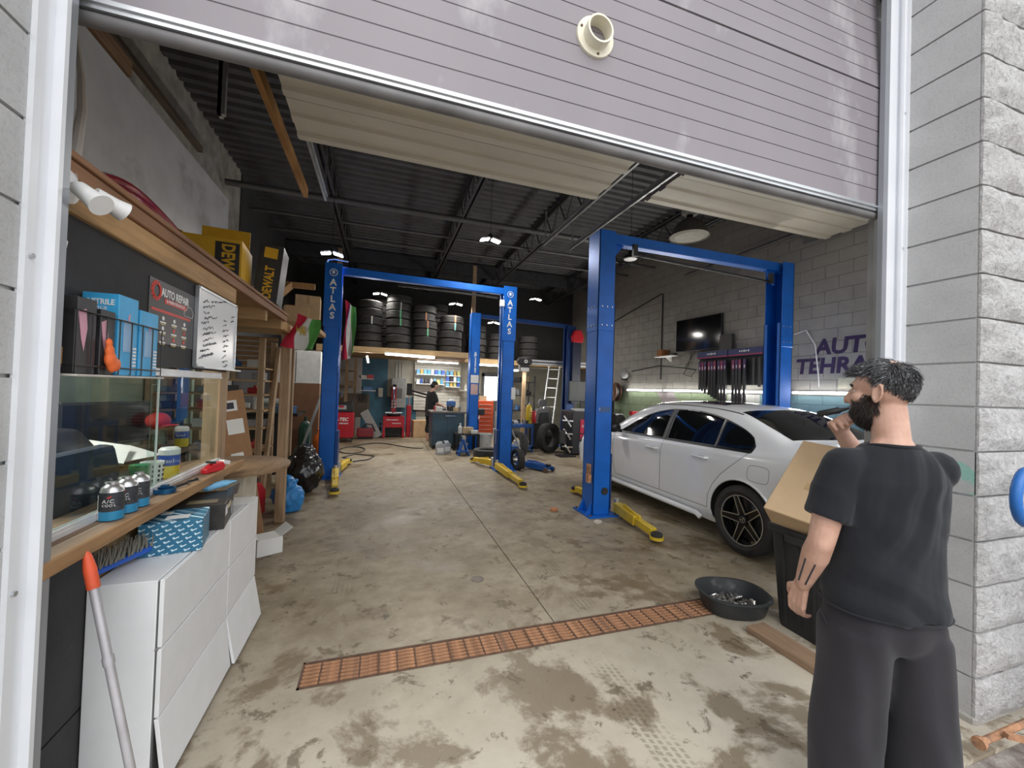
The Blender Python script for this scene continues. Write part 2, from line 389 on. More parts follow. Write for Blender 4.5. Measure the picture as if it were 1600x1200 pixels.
# ---- right wall: painted blocks
def mural(nt, P, c):
    s = N(nt,'ShaderNodeSeparateXYZ'); nt.links.new(P,s.inputs[0]); Y,Z = s.outputs[1],s.outputs[2]
    low = mth(nt,'LESS_THAN', Z, 1.57); up = mth(nt,'GREATER_THAN', Z, 3.6)
    c = mixc(nt, mth(nt,'MULTIPLY',up,.45), c, (.36,.345,.31))
    t = mth(nt,'SUBTRACT', Y, mth(nt,'MULTIPLY',Z,.9))
    g = (.33,.42,.27); pr = (.40,.36,.37); te = (.18,.3,.33); wh = (.55,.55,.53)
    col = mixc(nt, mth(nt,'MULTIPLY', mth(nt,'GREATER_THAN',t,6.5), mth(nt,'LESS_THAN',t,7.1)), g, pr)
    col = mixc(nt, mth(nt,'LESS_THAN',Y,6.3), col, wh); col = mixc(nt, mth(nt,'LESS_THAN',Y,5.6), col, te)
    return mixc(nt, low, c, col)
RWALL = block_mat('painted_white_block',(.37,.355,.32),mural,.2)
mb = MB(); mb.box(6.715,7.0,1.43,13.7,0,5.6); wr = struct(mb.build('wall_right', M('painted_joint',(.36,.35,.33),.9)),'white painted concrete block wall behind the parked car')
BL=.405; RH=.2035
mb = MB(); mb.box(0,.02,.002,BL-.002,.002,RH-.002); blk = mb.mesh('wall_block', RWALL, bev=.004)
cells=[]
for r in range(26):
    for k in range(31):
        y = 1.45+k*BL-(r%2)*BL/2; cells.append((y,r*RH))
def vis(y,z): return y>3.3 and z>1.0 and z<4.5
big = sorted([c for c in cells if vis(*c)], key=lambda c:c[0])[:300]; bs=set(big); rest = MB()
for y,z in cells:
    if (y,z) in bs: obj('wall_block', blk, wr, (6.70,y,z))
    elif y+BL<13.7: rest.box(6.70,6.72,y+.002,y+BL-.002,z+.002,z+RH-.002)
o = rest.build('wall_blocks', RWALL, wr); o['kind']='stuff'
# ---- left wall: grey board below, rough block above
DRY = M('grey_wallboard',(.52,.52,.52),.85,var=.1,scale=2.5,dirt=((.38,.37,.35),1.3,.58))
ROUGH = M('rough_plaster',(.30,.285,.25),.95,var=.3,scale=5,bmp=.6,bscale=25)
GREEN = M('pale_green_paint',(.36,.43,.33),.8,var=.08,scale=4)
mb = MB(); mb.box(-2.9,-2.52,1.2,13.7,0,5.6); wl = struct(mb.build('wall_left', ROUGH),'grey left wall with rough upper band')
mb = MB(); mb.box(-2.52,-2.49,1.43,7.6,2.25,4.45); mb.build('wallboard', DRY, wl)
mb = MB(); mb.box(-2.52,-2.49,1.43,7.6,0,2.24); mb.build('painted_board', GREEN, wl)
mb = MB(); mb.box(-2.52,-2.47,1.5,4.9,4.47,4.62); mb.build('ledger_board', wood('old_timber',(.30,.18,.10)), wl)
mb = MB(); mb.box(-2.52,-2.46,1.5,6.5,4.62,4.7); mb.build('ledger_board', wood('old_timber_dark',(.16,.12,.09)), wl)
# ---- back wall
mb = MB(); mb.box(-2.9,7.2,13.5,13.9,0,5.6); wb = struct(mb.build('wall_back', M('back_wall_paint',(.44,.43,.36),.85,var=.12,scale=3)),'cream painted back wall of the workshop')
BLUEW = M('slate_blue_paint',(.045,.13,.19),.6,var=.2,scale=3)
mb = MB(); mb.box(-.62,.16,13.46,13.5,0,2.5); mb.build('blue_panel', BLUEW, wb)
mb = MB(); mb.box(.16,1.1,13.46,13.5,0,1.15); mb.build('blue_dado', BLUEW, wb)
mb = MB(); mb.box(-1.9,-.62,13.4,13.5,0,2.5); mb.build('white_board', M('offwhite_board',(.50,.46,.43),.8), wb)
mb = MB(); mb.box(2.9,3.25,13.46,13.5,0,1.35); mb.build('teal_dado', M('teal_dado',(.09,.16,.18),.7), wb)
UPD=M('near_black_panel',(.045,.045,.045),.9)  # near-black tone for panels over the upper back wall and far left wall
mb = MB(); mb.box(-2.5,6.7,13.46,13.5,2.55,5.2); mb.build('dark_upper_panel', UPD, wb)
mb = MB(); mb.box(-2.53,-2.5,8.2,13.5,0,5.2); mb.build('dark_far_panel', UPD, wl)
# ---- ceiling: corrugated deck with ribs across, bar joists, pipes
DECK = M('grey_steel_deck',(.11,.11,.115),.6,.3,.2,3,dirt=((.08,.08,.085),2,.6))
mb = MB(); prof=[]; p=.19; y=1.3
while y<13.8:
    prof += [(y,5.2),(y+.08,5.2),(y+.105,5.245),(y+.165,5.245)]; y+=p
prof2 = prof+[(prof[-1][0],5.35),(prof[0][0],5.35)]
mb.prism(prof2,-2.9,7.2,'x'); cl = struct(mb.build('ceiling', DECK, fixn=True),'dark corrugated steel roof deck')
JST = M('dark_joist_paint',(.07,.07,.075),.6,.4,.2); JSL = M('grey_joist_paint',(.2,.2,.2),.5,.4,.2)
def joist(x, zb=4.66, zt=5.17, y0=1.6, y1=13.4, mat=JST):
    mb = MB()
    for s in (-.035,.035):
        mb.box(x+s-.025,x+s+.025,y0,y1,zb,zb+.008); mb.box(x+s*.4-.004,x+s*.4+.004,y0,y1,zb,zb+.05)
        mb.box(x+s-.03,x+s+.03,y0,y1,zt-.008,zt); mb.box(x+s*.4-.004,x+s*.4+.004,y0,y1,zt-.05,zt)
    y=y0; k=0; st=.32
    while y+st<y1:
        a,b=(zb+.02,zt-.02) if k%2==0 else (zt-.02,zb+.02)
        mb.cyl((x,y,a),(x,y+st,b),.013,n=6); y+=st; k+=1
    return mb.build('roof_joist', mat, cl)
for x in (-.92,1.34,3.15,5.6): joist(x)
mb = MB(); mb.box(-2.5,6.7,11.4,11.5,4.8,5.15); mb.build('cross_beam', JST, cl)
for (y,z,r) in ((7.3,4.62,.05),(8.6,4.75,.03),(9.8,4.85,.03)):
    mb = MB(); mb.cyl((-2.45,y,z),(6.6,y,z+.05),r,n=12)
    for xx in (-1.2,1.34,3.2,5.4): mb.cyl((xx,y,z),(xx,y,5.2),.006,n=6)
    mb.build('sprinkler_pipe', M('dull_pipe',(.14,.14,.14),.5,.6), cl, smooth=True)
mb = MB(); mb.cyl((6.6,1.6,4.35),(6.6,7.5,4.3),.03,n=10); mb.build('conduit_pipe', M('dull_pipe2',(.2,.2,.2),.5,.6), cl, smooth=True)
mb = MB(); mb.bar((6.5,3.6,4.4),(5.6,4.0,5.15),.05,.05); mb.build('diagonal_brace', JSL, cl)
# ---- overhead doors
DOORM = M('dusty_mauve_door',(.24,.217,.235),.55,var=.07,scale=1.6,dirt=((.36,.34,.355),2.6,.56),stretch=(1,1,.5))
DOORW = M('cream_door_back',(.62,.58,.48),.5,var=.06,scale=2,dirt=((.45,.41,.33),3,.66))
ALU = M('aluminium',(.62,.64,.66),.35,.85,.08,5); RUB = M('black_rubber',(.035,.034,.034),.6,var=.3)
def section(wd, h, t=.045):
    """one door section, local: x 0..wd, z 0..h, outer face -y with fine grooves, inner face +y ribbed"""
    out = []; k = max(1,round(h/.081)); s = h/k
    for i in range(k):
        out += [(0,i*s+.003),(0,(i+1)*s-.003),(.003,(i+1)*s-.0015),(.003,(i+1)*s+.0015)] if i<k-1 else [(0,i*s+.004),(0,h-.006),(.008,h)]
    out[0] = (.0,.0)
    inn = [(t,h),(t,h-.05),(t+.028,h-.062),(t+.028,h-.14),(t,h-.155),(t,h*.52),(t+.022,h*.5),(t+.022,h*.34),(t,h*.32),(t,.0)]
    mb = MB(); mb.cur=0; mb.prism(out+inn,0,wd,'x')
    # material: inner faces cream
    me = mb.mesh('door_section',[DOORM,DOORW])
    for p in me.polygons:
        if p.normal.y>.05 or (p.center.y>t-.004): p.material_index=1
    return me
def place_door(nm, x0, x1, start, lab, tot=4.2):
    """sections follow vertical track, quarter turn and horizontal track"""
    root = thing(nm, lab, 'door', (x0,0,0)); del root['category']; struct(root)
    wd = x1-x0; me = section(wd,.655); yv=1.46; zt=3.72; Rr=.42; L1=zt-start; L2=Rr*PI/2
    def pos(s):
        if s<=L1: return Vector((0,yv,start+s)), 0
        if s<=L1+L2:
            a=(s-L1)/Rr; return Vector((0,yv+Rr*(1-math.cos(a)), zt+Rr*math.sin(a))), a
        return Vector((0,yv+Rr+s-L1-L2, zt+Rr)), PI/2
    s=0
    while s<tot-.1:
        a,_=pos(s+.003); b,_=pos(s+.66); d=b-a; ang=math.atan2(d.y,d.z)
        obj('door_section', me, root, a, (-ang,0,0)); s+=.66
    a,_=pos(0); p2,ang=pos(.02); R=(-ang,0,0)
    mb = MB(); mb.box(0,wd,-.004,.05,-.035,.0); mb.box(0,wd,-.012,.0,-.02,-.012); mb.build('bottom_retainer', ALU, root, loc=a, rot=R)
    mb = MB(); mb.cyl((0,.022,-.052),(wd,.022,-.052),.021,n=14); mb.build('rubber_seal', M('dusty_seal',(.15,.145,.145),.6,var=.3,scale=4), root, smooth=True, loc=a, rot=R)
    mb = MB(); mb.prism([(0,0),(.012,0),(.012,.655),(0,.655)],0,.05,'y'); em = mb.mesh('end_stile', M('galvanised',(.5,.51,.52),.45,.7))
    return root
d1 = place_door('door_1',-.93,2.60,2.595,'mauve-grey sectional overhead door, half raised above the doorway')
d2 = place_door('door_2',3.25,6.62,3.71,'cream-backed sectional door fully raised over the car bay',3.1)
# ventilation port in the door
v = thing('exhaust_port','round cream plastic exhaust hose port on the raised door','vent port',(.79,1.458,2.98),rot=(PI/2,0,0))
VP = M('cream_plastic',(.76,.72,.58),.5,var=.05)
mb = MB(); mb.lathe([(.052,-.01),(.084,-.01),(.086,-.002),(.084,.007),(.058,.009),(.052,.0)],32,closed=True); mb.build('flange', VP, v, smooth=True)
mb = MB(); mb.lathe([(.050,-.01),(.058,-.01),(.058,.05),(.050,.05)],32,closed=True); mb.build('collar', VP, v, smooth=True)
mb = MB(); mb.lathe([(0,-.012),(.051,-.012),(.051,-.008),(0,-.008)],24); mb.build('flap', M('grey_flap',(.42,.41,.40),.5), v)
for k in range(3):
    a=rad(40+120*k); mb = MB(); mb.lathe([(0,.007),(.006,.007),(.005,.011),(0,.011)],8,c=(.071*math.cos(a),.071*math.sin(a),0)); mb.build('screw', RUSTD, v)
# tracks, rollers
TRK = M('galvanised_track',(.42,.43,.43),.4,.75,.15,6)
def track(x, name='trim_1', yend=6.6, low=0):
    mb = MB(); mb.bar((x,1.52,low),(x,1.52,3.7),.05,.03,(0,1,0))
    arc=[(x,1.52+.42*(1-math.cos(a)),3.72+.42*math.sin(a)) for a in [PI/2*i/8 for i in range(9)]]
    for i in range(8): mb.bar(arc[i],arc[i+1],.05,.03)
    mb.bar((x,1.94,4.14),(x,yend,4.14),.03,.06); mb.box(x-.03,x+.03,1.9,yend,4.17,4.178)
    mb.bar((x,yend-.1,4.16),(x,yend-.1,4.7),.03,.005); mb.bar((x,3.6,4.16),(x,3.6,4.7),.03,.005)
    return struct(mb.build(name, TRK),'galvanised track for the overhead door')
track(2.66,'trim_1'); track(3.19,'trim_2'); track(-.86,'trim_3',6.2,2.75); track(6.64,'trim_4',4.8)
# jamb flashings
FLA = M('pale_painted_flashing',(.82,.84,.87),.4,.1,.04,3); FLG = M('grey_flashing',(.36,.38,.41),.4,.5,.06,3)
mb = MB(); mb.box(2.688,2.70,1.385,1.44,0,4.26); mb.box(2.60,2.70,1.43,1.442,0,4.26); mb.box(2.672,2.70,1.40,1.412,0,4.26); a = struct(mb.build('trim_5', FLA),'pale metal flashing on the right door jamb')
mb = MB(); mb.box(2.565,2.602,1.425,1.45,0,4.26); mb.build('weather_strip', FLG, a)
for z in (.6,1.4,2.35,3.1):
    mb = MB(); mb.cyl((2.684,1.40,z),(2.69,1.40,z),.007,n=8); mb.build('screw', ALU, a)
mb = MB(); mb.box(-.875,-.858,1.318,1.345,0,4.26); mb.box(-.875,-.862,1.34,1.385,0,4.26); mb.box(-.87,-.84,1.38,1.395,0,4.26); a = struct(mb.build('trim_6', FLA),'pale metal flashing on the left door jamb')
mb = MB(); mb.box(-.875,-.846,1.395,1.43,0,4.26); mb.build('weather_strip', FLG, a)
for z in (.95,1.8,2.5):
    mb = MB(); mb.cyl((-.858,1.332,z),(-.851,1.332,z),.007,n=8); mb.build('screw', ALU, a)
# timber beam and hanger by left track
mb = MB(); mb.box(-1.22,-1.16,1.8,6.6,4.28,4.42); tag(mb.build('timber_beam', wood('orange_timber',(.52,.27,.09))),'orange-brown timber beam hung lengthwise below the roof deck','beam')
mb = MB(); mb.box(-1.5,-1.44,4.2,4.24,3.9,5.1); mb.box(-1.5,-1.47,4.2,4.28,3.9,5.1); tag(mb.build('track_hanger', TRK),'galvanised angle hanging down beside the timber beam','hanger')
# ================================================================ BOOTH ON THE LEFT
WOODL = wood('light_timber',(.50,.30,.13)); WOODB = wood('brown_timber',(.30,.15,.075)); WOODZ = wood('upright_timber',(.42,.29,.17),'z')
WOODX = wood('plank_timber_x',(.46,.29,.14),'x'); PLY = wood('plywood',(.40,.25,.12)); BLKP = M('black_painted_ply',(.028,.028,.030),.75,var=.35,scale=3,bmp=.15,dirt=((.05,.048,.046),4,.6))
WHITE = M('white_laminate',(.80,.81,.82),.4,var=.03,dirt=((.6,.58,.54),3,.72)); CARD = M('brown_cardboard',(.50,.34,.19),.85,var=.1,scale=5)
PAPER = M('white_paper',(.78,.78,.77),.8,var=.03); BLACKP = M('black_plastic',(.02,.02,.022),.45,var=.2); BLACKM = M('black_metal',(.02,.02,.02),.4,.3)
BW = -.95
mb = MB(); mb.box(BW-.02,BW,1.46,2.98,1.555,2.03); bw = struct(mb.build('wall_booth', BLKP),'black painted partition wall of the office booth')
mb = MB(); mb.box(BW-.03,BW-.012,1.46,2.98,.0,.95); mb.build('kick_panel', M('brown_board',(.46,.31,.15),.75,var=.15,scale=3), bw)
mb = MB(); mb.box(BW-.012,BW+.002,1.46,1.80,.36,.945); mb.build('black_panel', BLKP, bw)
mb = MB(); mb.box(BW-.012,BW+.002,1.46,1.80,0.0,.352); mb.build('black_panel', BLKP, bw)
mb = MB(); mb.box(BW-.09,BW+.0,2.90,3.02,.0,2.02); mb.build('corner_post', WOODZ, bw, bev=.004)
mb = MB(); mb.box(-2.49,BW-.03,1.44,1.46,0,2.05); mb.build('front_panel', BLKP, bw)
# top beam boards
mb = MB(); mb.box(BW-.02,BW+.022,1.46,3.03,2.005,2.10); mb.build('beam_board', WOODL, bw, bev=.004)
mb = MB(); mb.box(BW-.02,BW+.035,1.46,4.42,2.102,2.155); mb.build('beam_board', WOODB, bw, bev=.004)
mb = MB(); mb.box(BW-.03,BW+.045,1.46,4.42,2.156,2.178); mb.build('beam_board', WOODB, bw, bev=.003)
mb = MB(); mb.box(-2.49,BW-.02,1.46,4.42,2.12,2.155); mb.build('loft_deck', PLY, bw)
mb = MB(); mb.box(-2.4,BW,4.34,4.42,2.02,2.12); mb.build('loft_joist', WOODX, bw)
mb = MB(); mb.box(-1.045,-.955,4.43,5.49,2.03,2.12); mb.build('header_beam', WOODL, bw)
mb = MB(); mb.box(-2.4,BW,3.8,3.86,2.02,2.12); mb.build('loft_joist', WOODX, bw)
# counter
mb = MB(); mb.prism([(-1.09,1.40),(-.855,1.40),(-.85,3.02),(-1.09,3.02)],.952,.99,'z'); ct = mb.build('service_counter', wood('counter_timber',(.30,.20,.13)), bev=.006); tag(ct,'long worn wooden service counter below the sliding window','counter')
mb = MB(); mb.box(-.862,-.842,1.40,3.02,.945,.992); mb.build('front_edge', wood('counter_edge',(.38,.22,.10)), ct, bev=.004)
# sliding window
wn = thing('window_1','two-pane sliding glass window above the booth counter','window',(BW,0,0)); del wn['category']; struct(wn)
RAIL = M('white_aluminium_rail',(.74,.75,.76),.35,.3)
mb = MB(); mb.box(-.03,.016,1.47,2.86,1.52,1.545); mb.box(-.03,.02,1.47,2.86,1.51,1.522); mb.build('top_rail', RAIL, wn, bev=.002)
mb = MB(); mb.box(-.03,.014,1.47,2.90,.99,1.01); mb.box(-.006,.0,1.47,2.90,1.01,1.022); mb.box(.008,.014,1.47,2.90,1.01,1.022); mb.build('bottom_rail', RAIL, wn, bev=.002)
GL = glass('window_glass')
mb = MB(); mb.box(.002,.007,1.47,2.17,1.012,1.52); mb.build('pane', GL, wn)
mb = MB(); mb.box(-.014,-.009,2.14,2.89,1.012,1.52); mb.build('pane', GL, wn)
mb = MB(); mb.box(.001,.008,2.168,2.173,1.012,1.52); mb.build('pane_edge', M('glass_edge',(.6,.7,.66),.2), wn)
# whiteboard
t = thing('whiteboard','white dry-erase board covered in black handwriting, hung on the booth wall','whiteboard',(BW+.004,2.775,1.785))
mb = MB(); mb.box(0,.012,-.275,.275,-.205,.205); mb.build('panel', M('whiteboard_white',(.78,.80,.83),.25,var=.02), t)
mb = MB()
for a in ((-.285,.285,.2,.212),(-.285,.285,-.214,-.203),(-.288,-.275,-.212,.212),(.275,.288,-.212,.212)): mb.box(0,.018,*a)
mb.build('frame', ALU, t); mb = MB(); mb.box(.0,.05,-.28,.3,-.222,-.214); mb.build('pen_tray', ALU, t)
INK = M('black_ink',(.03,.03,.05),.6)
mb = MB()
def scrawl(y,z,L,sz):
    pts=[]; k=int(L/.008)
    for i in range(k):
        pts.append((.0135, y+i*.008+random.uniform(-.004,.004), z+.04*i/ max(k,1)*L/.2+random.uniform(-sz,sz)))
    if len(pts)>2: mb.tube(pts,.0013,4)
for r in range(11): scrawl(-.24+random.uniform(0,.04),.14-r*.030,random.uniform(.08,.2),.009)
for r in range(10): scrawl(.06+random.uniform(0,.03),.08-r*.032,random.uniform(.05,.12),.008)
scrawl(-.12,.155,.32,.007); scrawl(-.25,-.17,.2,.007); scrawl(.2,.12,.06,.006); scrawl(.19,.09,.06,.006)
mb.build('handwriting', INK, t)
# poster
t = thing('wall_poster','black and red auto repair poster stuck on the booth wall','poster',(BW+.001,2.275,1.795))
mb = MB(); mb.box(0,.002,-.21,.21,-.138,.138); mb.build('sheet', M('poster_black',(.035,.03,.03),.4), t)
RED = M('print_red',(.62,.05,.03),.5); WP = M('print_white',(.8,.8,.8),.5); YP = M('print_yellow',(.6,.42,.1),.5)
text('AUTO REPAIR',.052,WP,t,(.0025,.015,.09),RXP,off=.0012,sx=.8)
mb = MB(); mb.box(.002,.0028,-.085,.12,.045,.068); mb.box(.002,.0028,-.19,.17,.0,.012); mb.build('red_band', RED, t)
text('& MAINTENANCE',.022,WP,t,(.0032,.017,.057),RXP)
mb = MB()
for k in range(12):
    a=2*PI*k/12; mb.cbox((.0024,-.155+.036*math.cos(a),.088+.036*math.sin(a)),(.001,.016,.014),(a,0,0))
mb.tube([(.0024,-.155+.03*math.cos(2*PI*i/20),.088+.03*math.sin(2*PI*i/20)) for i in range(20)],.004,5,True); mb.build('gear_emblem', RED, t)
mb = MB()
car=[(.10,.03),(.105,.045),(.125,.052),(.135,.068),(.17,.07),(.19,.055),(.2,.04),(.195,.03),(.19,.02),(.11,.02)]
mb.tube([(.0026,a,b) for a,b in car],.0012,4,True); mb.build('car_outline', WP, t)
for r in range(3):
    for c in range(3):
        y=-.09+c*.1; z=-.03-r*.045; q=(RED if (r,c) in ((1,1),(1,2),(2,1),(2,2)) else WP)
        mb=MB(); mb.lathe([(0,.002),(.010,.002),(.010,.003),(0,.003)],10,axis='x',c=(0,y,z+.006)); mb.build('service_icon', q, t)
        mb=MB(); mb.box(.002,.0028,y-.025,y+.025,z-.016,z-.009); mb.build('service_caption', WP, t)
        mb=MB(); mb.box(.002,.0028,y-.02,y+.02,z-.023,z-.019); mb.build('service_caption', YP, t)
# wire basket with glove boxes
t = thing('wire_basket','black wire rack of glove boxes fixed to the booth wall','basket',(BW,1.70,1.51))
WIRE = BLACKM
mb = MB()
for z in (.02,.18):
    mb.tube([(.0,-.235,z),(.115,-.235,z),(.115,.225,z),(.0,.225,z)],.0028,6)
mb.build('hoop', WIRE, t)
mb = MB()
for k in range(8): mb.tube([(.115,-.235+k*.46/7,.18),(.115,-.235+k*.46/7,.0),(.0,-.235+k*.46/7,.0)],.002,5)
for k in range(3): mb.tube([(.03+k*.04,-.235,.18),(.03+k*.04,-.235,.0)],.002,5)
mb.build('wires', WIRE, t)
mb = MB(); mb.box(.0,.125,-.245,.235,-.012,-.005); mb.build('card_liner', M('grey_card',(.5,.47,.44),.8), t, bev=.002)
GBK = M('glove_box_black',(.03,.028,.03),.35,var=.3); GBB = M('glove_box_blue',(.05,.37,.68),.35,var=.12,scale=14); ORG = M('glove_orange',(.75,.14,.03),.6); PNK=M('print_pink',(.6,.3,.38),.5)
def glove_box(y0,y1,h,mat,lab,blue):
    b = thing('glove_box',lab,'glove box',(BW+.012,(y0+y1)/2,1.506),group=None)
    hy=(y1-y0)/2; mb=MB(); mb.box(0,.098,-hy,hy,0,h); mb.build('carton',mat,b,bev=.002)
    if blue:
        text('NITRILE',.026,WP,b,(.05,-hy-.0012,h-.03),RYN,off=.0006,sx=.8); text('LARGE',.016,WP,b,(.043,-hy-.0012,h-.05),RYN)
        mb=MB(); mb.box(.0,.098,-hy-.001,-hy,h-.075,h-.073); mb.build('flap_line', M('blue_line',(.03,.2,.4),.5), b)
        mb=MB(); mb.cbox((.099,-.004,h*.5),(.001,hy*.9,h*.4),(0,0,0)); mb.build('slot_cover', M('slot_blue',(.25,.42,.62),.4), b)
        mb=MB()
        for q in range(7): mb.box(.0985,.0992,hy*.55,hy*.92,.02+q*.012,.027+q*.012)
        mb.build('print_bars', WP, b); mb=MB(); mb.prism([(-hy*.1,h*.75),(hy*.15,h*.8),(hy*.05,h*.6)],.0985,.0992,'x'); mb.build('print_mark', PNK, b)
    else:
        mb=MB(); mb.prism([(-hy,h*.8),(-hy*.2,h*.86),(0,h*.6),(-hy*.3,h*.3),(-hy*.6,h*.45)],.0985,.0992,'x'); mb.build('print_hand', PNK, b)
        for q in range(4):
            mb=MB(); mb.box(.03,.048,-hy-.001,-hy,.055+q*.02,.068+q*.02); mb.build('print_icon', WP, b)
        mb=MB(); mb.box(.06,.068,-hy-.001,-hy,.02,.075); mb.build('print_stripe', M('print_orange',(.6,.3,.1),.5), b)
        mb=MB(); mb.box(.056,.064,-hy-.001,-hy,h-.05,h-.025); mb.build('print_word', WP, b)
    return b
glove_box(1.475,1.555,.225,GBK,'black disposable glove carton nearest the door jamb in the wire rack',0)
o=glove_box(1.575,1.645,.205,GBK,'black glove carton with orange glove poking out, in the wire rack',0)
mb=MB(); 
for q,(dy,dz,r) in enumerate(((-.02,.10,.012),(-.015,.075,.016),(-.01,.05,.02),(.0,.035,.02),(.02,.034,.016))): mb.ball((.112,dy,dz),(r*.7,r,r*1.4))
me=remesh(mb,.004,3,ORG,'orange_glove'); obj('orange_glove',me,o)
glove_box(1.66,1.77,.27,GBB,'tall blue nitrile glove carton in middle of the wire rack',1)
glove_box(1.785,1.905,.24,GBB,'blue nitrile glove carton at far end of wire rack, beside the poster',1)
# twin floodlight and conduit
t = thing('security_floodlight','white twin-head floodlight on the booth beam beside the door jamb','floodlight',(BW+.03,1.52,2.06))
WPL = M('white_plastic',(.78,.78,.77),.4,var=.04)
mb=MB(); mb.lathe([(0,0),(.05,0),(.05,.018),(.03,.03),(0,.03)],20,axis='x'); mb.build('mount_plate',WPL,t,smooth=True)
for k,(d,dy,dz) in enumerate(((Vector((.55,.75,-.3)),.05,-.0),(Vector((.8,-.2,-.6)),-.02,-.015))):
    d.normalize(); a=Vector((.06,dy,dz)); mb=MB(); mb.cyl(a-d*.01,a+d*.04,.022,.026,n=18); mb.cyl(a+d*.04,a+d*.07,.026,.033,n=18); mb.build('lamp_head',WPL,t,smooth=True)
    mb=MB(); mb.tube([(.02,dy*.4,0),(.045,dy*.8,.004),tuple(a)],.008,6); mb.build('swivel_arm',WPL,t,smooth=True)
mb=MB(); mb.lathe([(0,-.06),(.022,-.06),(.036,.05),(0,.05)],16); o=mb.build('sensor_light',WPL,loc=(-.905,1.465,1.835),smooth=True); tag(o,'small white tapered wall light on black partition by the jamb','wall light')
mb=MB(); mb.tube([(-1.3,2.19,2.96),(-1.2,2.06,2.71),(-1.1,1.90,2.49),(-1.0,1.71,2.26),(-.925,1.56,2.10)],.014,8,rs=[.008,.012,.014,.015,.018]); o=mb.build('flexible_conduit',M('grey_conduit',(.42,.38,.35),.6),smooth=True); tag(o,'grey bent conduit rising from the floodlight to the wall','conduit')
# cans on counter
CANB = M('can_print',(.05,.055,.065),.3,.2,.4,60); CAN2=M('can_blue',(.04,.30,.55),.3,.2); STEEL=M('tin',(.65,.65,.66),.3,.9,.05)
def can(x,y,lab):
    c=thing('refrigerant_can',lab,'can',(x,y,.991),rz=rad(-35),group='aerosol cans on the counter')
    mb=MB(); mb.lathe([(.0,0),(.033,0),(.034,.004),(.034,.02),(.0335,.1)],28); mb.build('body',CANB,c,smooth=True)
    mb=MB(); mb.lathe([(.0342,.003),(.0345,.003),(.0345,.034),(.0342,.034)],28,closed=True); mb.build('blue_band',CAN2,c)
    mb=MB(); mb.lathe([(.0335,.1),(.030,.115),(.018,.124),(.014,.126),(.014,.134),(0,.134)],24); mb.build('dome_top',STEEL,c,smooth=True)
    for k,(s,z,q) in enumerate((('A/C',.07,.018),('COOL',.056,.012))):
        for i,ch in enumerate(s):
            a=rad(-62+i*17-(k*4)); text(ch,q,WP,c,(.0347*math.cos(a),.0347*math.sin(a),z),(PI/2,0,a+PI/2))
    mb=MB(); a=rad(-110); mb.cbox((.0345*math.cos(a),.0345*math.sin(a),.02),(.001,.016,.03),(0,0,a)); mb.build('barcode',WP,c)
    mb=MB()
    for q in range(8): a=rad(-118); mb.cbox((.0345*math.cos(a),.0345*math.sin(a),.045+q*.006),(.001,.018,.002),(0,0,a))
    mb.build('fine_print',WP,c)
    mb=MB(); a=rad(-40); mb.cbox((.0345*math.cos(a),.0345*math.sin(a),.085),(.001,.012,.005),(.5,0,a)); mb.build('red_mark',RED,c)
    return c
can(-.905,1.80,'black-blue refrigerant can nearest the door jamb of the three on the counter'); can(-.905,1.885,'middle refrigerant can of the three on the wooden counter'); can(-.905,1.965,'refrigerant can farthest from the jamb of the three on counter')
mb=MB(); mb.lathe([(.034,0),(.04,0),(.04,.02),(.034,.02)],24,closed=True); c=mb.build('filter_wrench',M('blue_anodised',(.02,.12,.28),.3,.7),loc=(-.905,2.17,.992),smooth=True); tag(c,'blue ring-shaped filter wrench lying on the counter','tool')
mb=MB(); mb.box(-.012,.012,-.012,.012,.02,.034); mb.build('drive_socket',M('blue_anodised',(.02,.12,.28),.3,.7),c)
mb=MB(); mb.tube([(-.90,2.24,.997),(-.87,2.29,1.005),(-.89,2.34,.998),(-.86,2.38,1.004),(-.88,2.42,.998)],.006,6); tag(mb.build('cable_lead',BLACKP,smooth=True),'short black cable lying loose on the counter','cable')
t=thing('price_gun','red hand-held tool lying at far end of counter','tool',(-.875,2.62,.992),rz=rad(70))
mb=MB(); mb.prism([(-.07,0),(.05,0),(.07,.02),(.05,.05),(-.02,.045),(-.07,.025)],-.018,.018,'y'); mb.build('body',M('glossy_red',(.62,.02,.03),.3),t,bev=.004); mb=MB(); mb.cbox((-.02,0,.055),(.05,.02,.012),(0,.2,0)); mb.build('grip',BLACKP,t); mb=MB(); mb.cbox((.08,0,.04),(.05,.03,.02),(0,.3,0)); mb.build('white_tip',WPL,t)
# ---------------- white drawer cabinet
def flap_cabinet(y0,y1,lab,tilt):
    c=thing('shoe_cabinet',lab,'cabinet',(-.945,(y0+y1)/2,0),group='white flap cabinets')
    hy=(y1-y0)/2; mb=MB(); mb.box(.2,.206,-hy+.006,hy-.006,.03,.76); mb.build('shadow_gap',M('dark_grey',(.1,.1,.1),.5),c); mb=MB(); mb.box(0,.20,-hy,hy,.02,.77); mb.box(0,.18,-hy+.02,hy-.02,0,.02); mb.build('carcass',WHITE,c,bev=.002)
    hh=.252
    for k in range(3):
        z=.018+k*hh; d=tilt[k]
        mb=MB(); mb.prism([(.206+d,z+.004),(.220+d,z+.004),(.220,z+hh-.005),(.206,z+hh-.003)],-hy+.003,hy-.003,'y'); mb.build('flap_door',WHITE,c,bev=.0015)
    mb=MB(); mb.cyl((.206,-hy-.001,.52),(.206,-hy+.004,.52),.006,n=8); mb.build('pivot',STEEL,c); return c
flap_cabinet(1.765,2.425,'white three-flap cabinet nearest the camera, below the booth counter',(.03,0,0)); flap_cabinet(2.43,2.915,'white three-flap cabinet farther inside, below the booth counter',(.045,.0,.0))
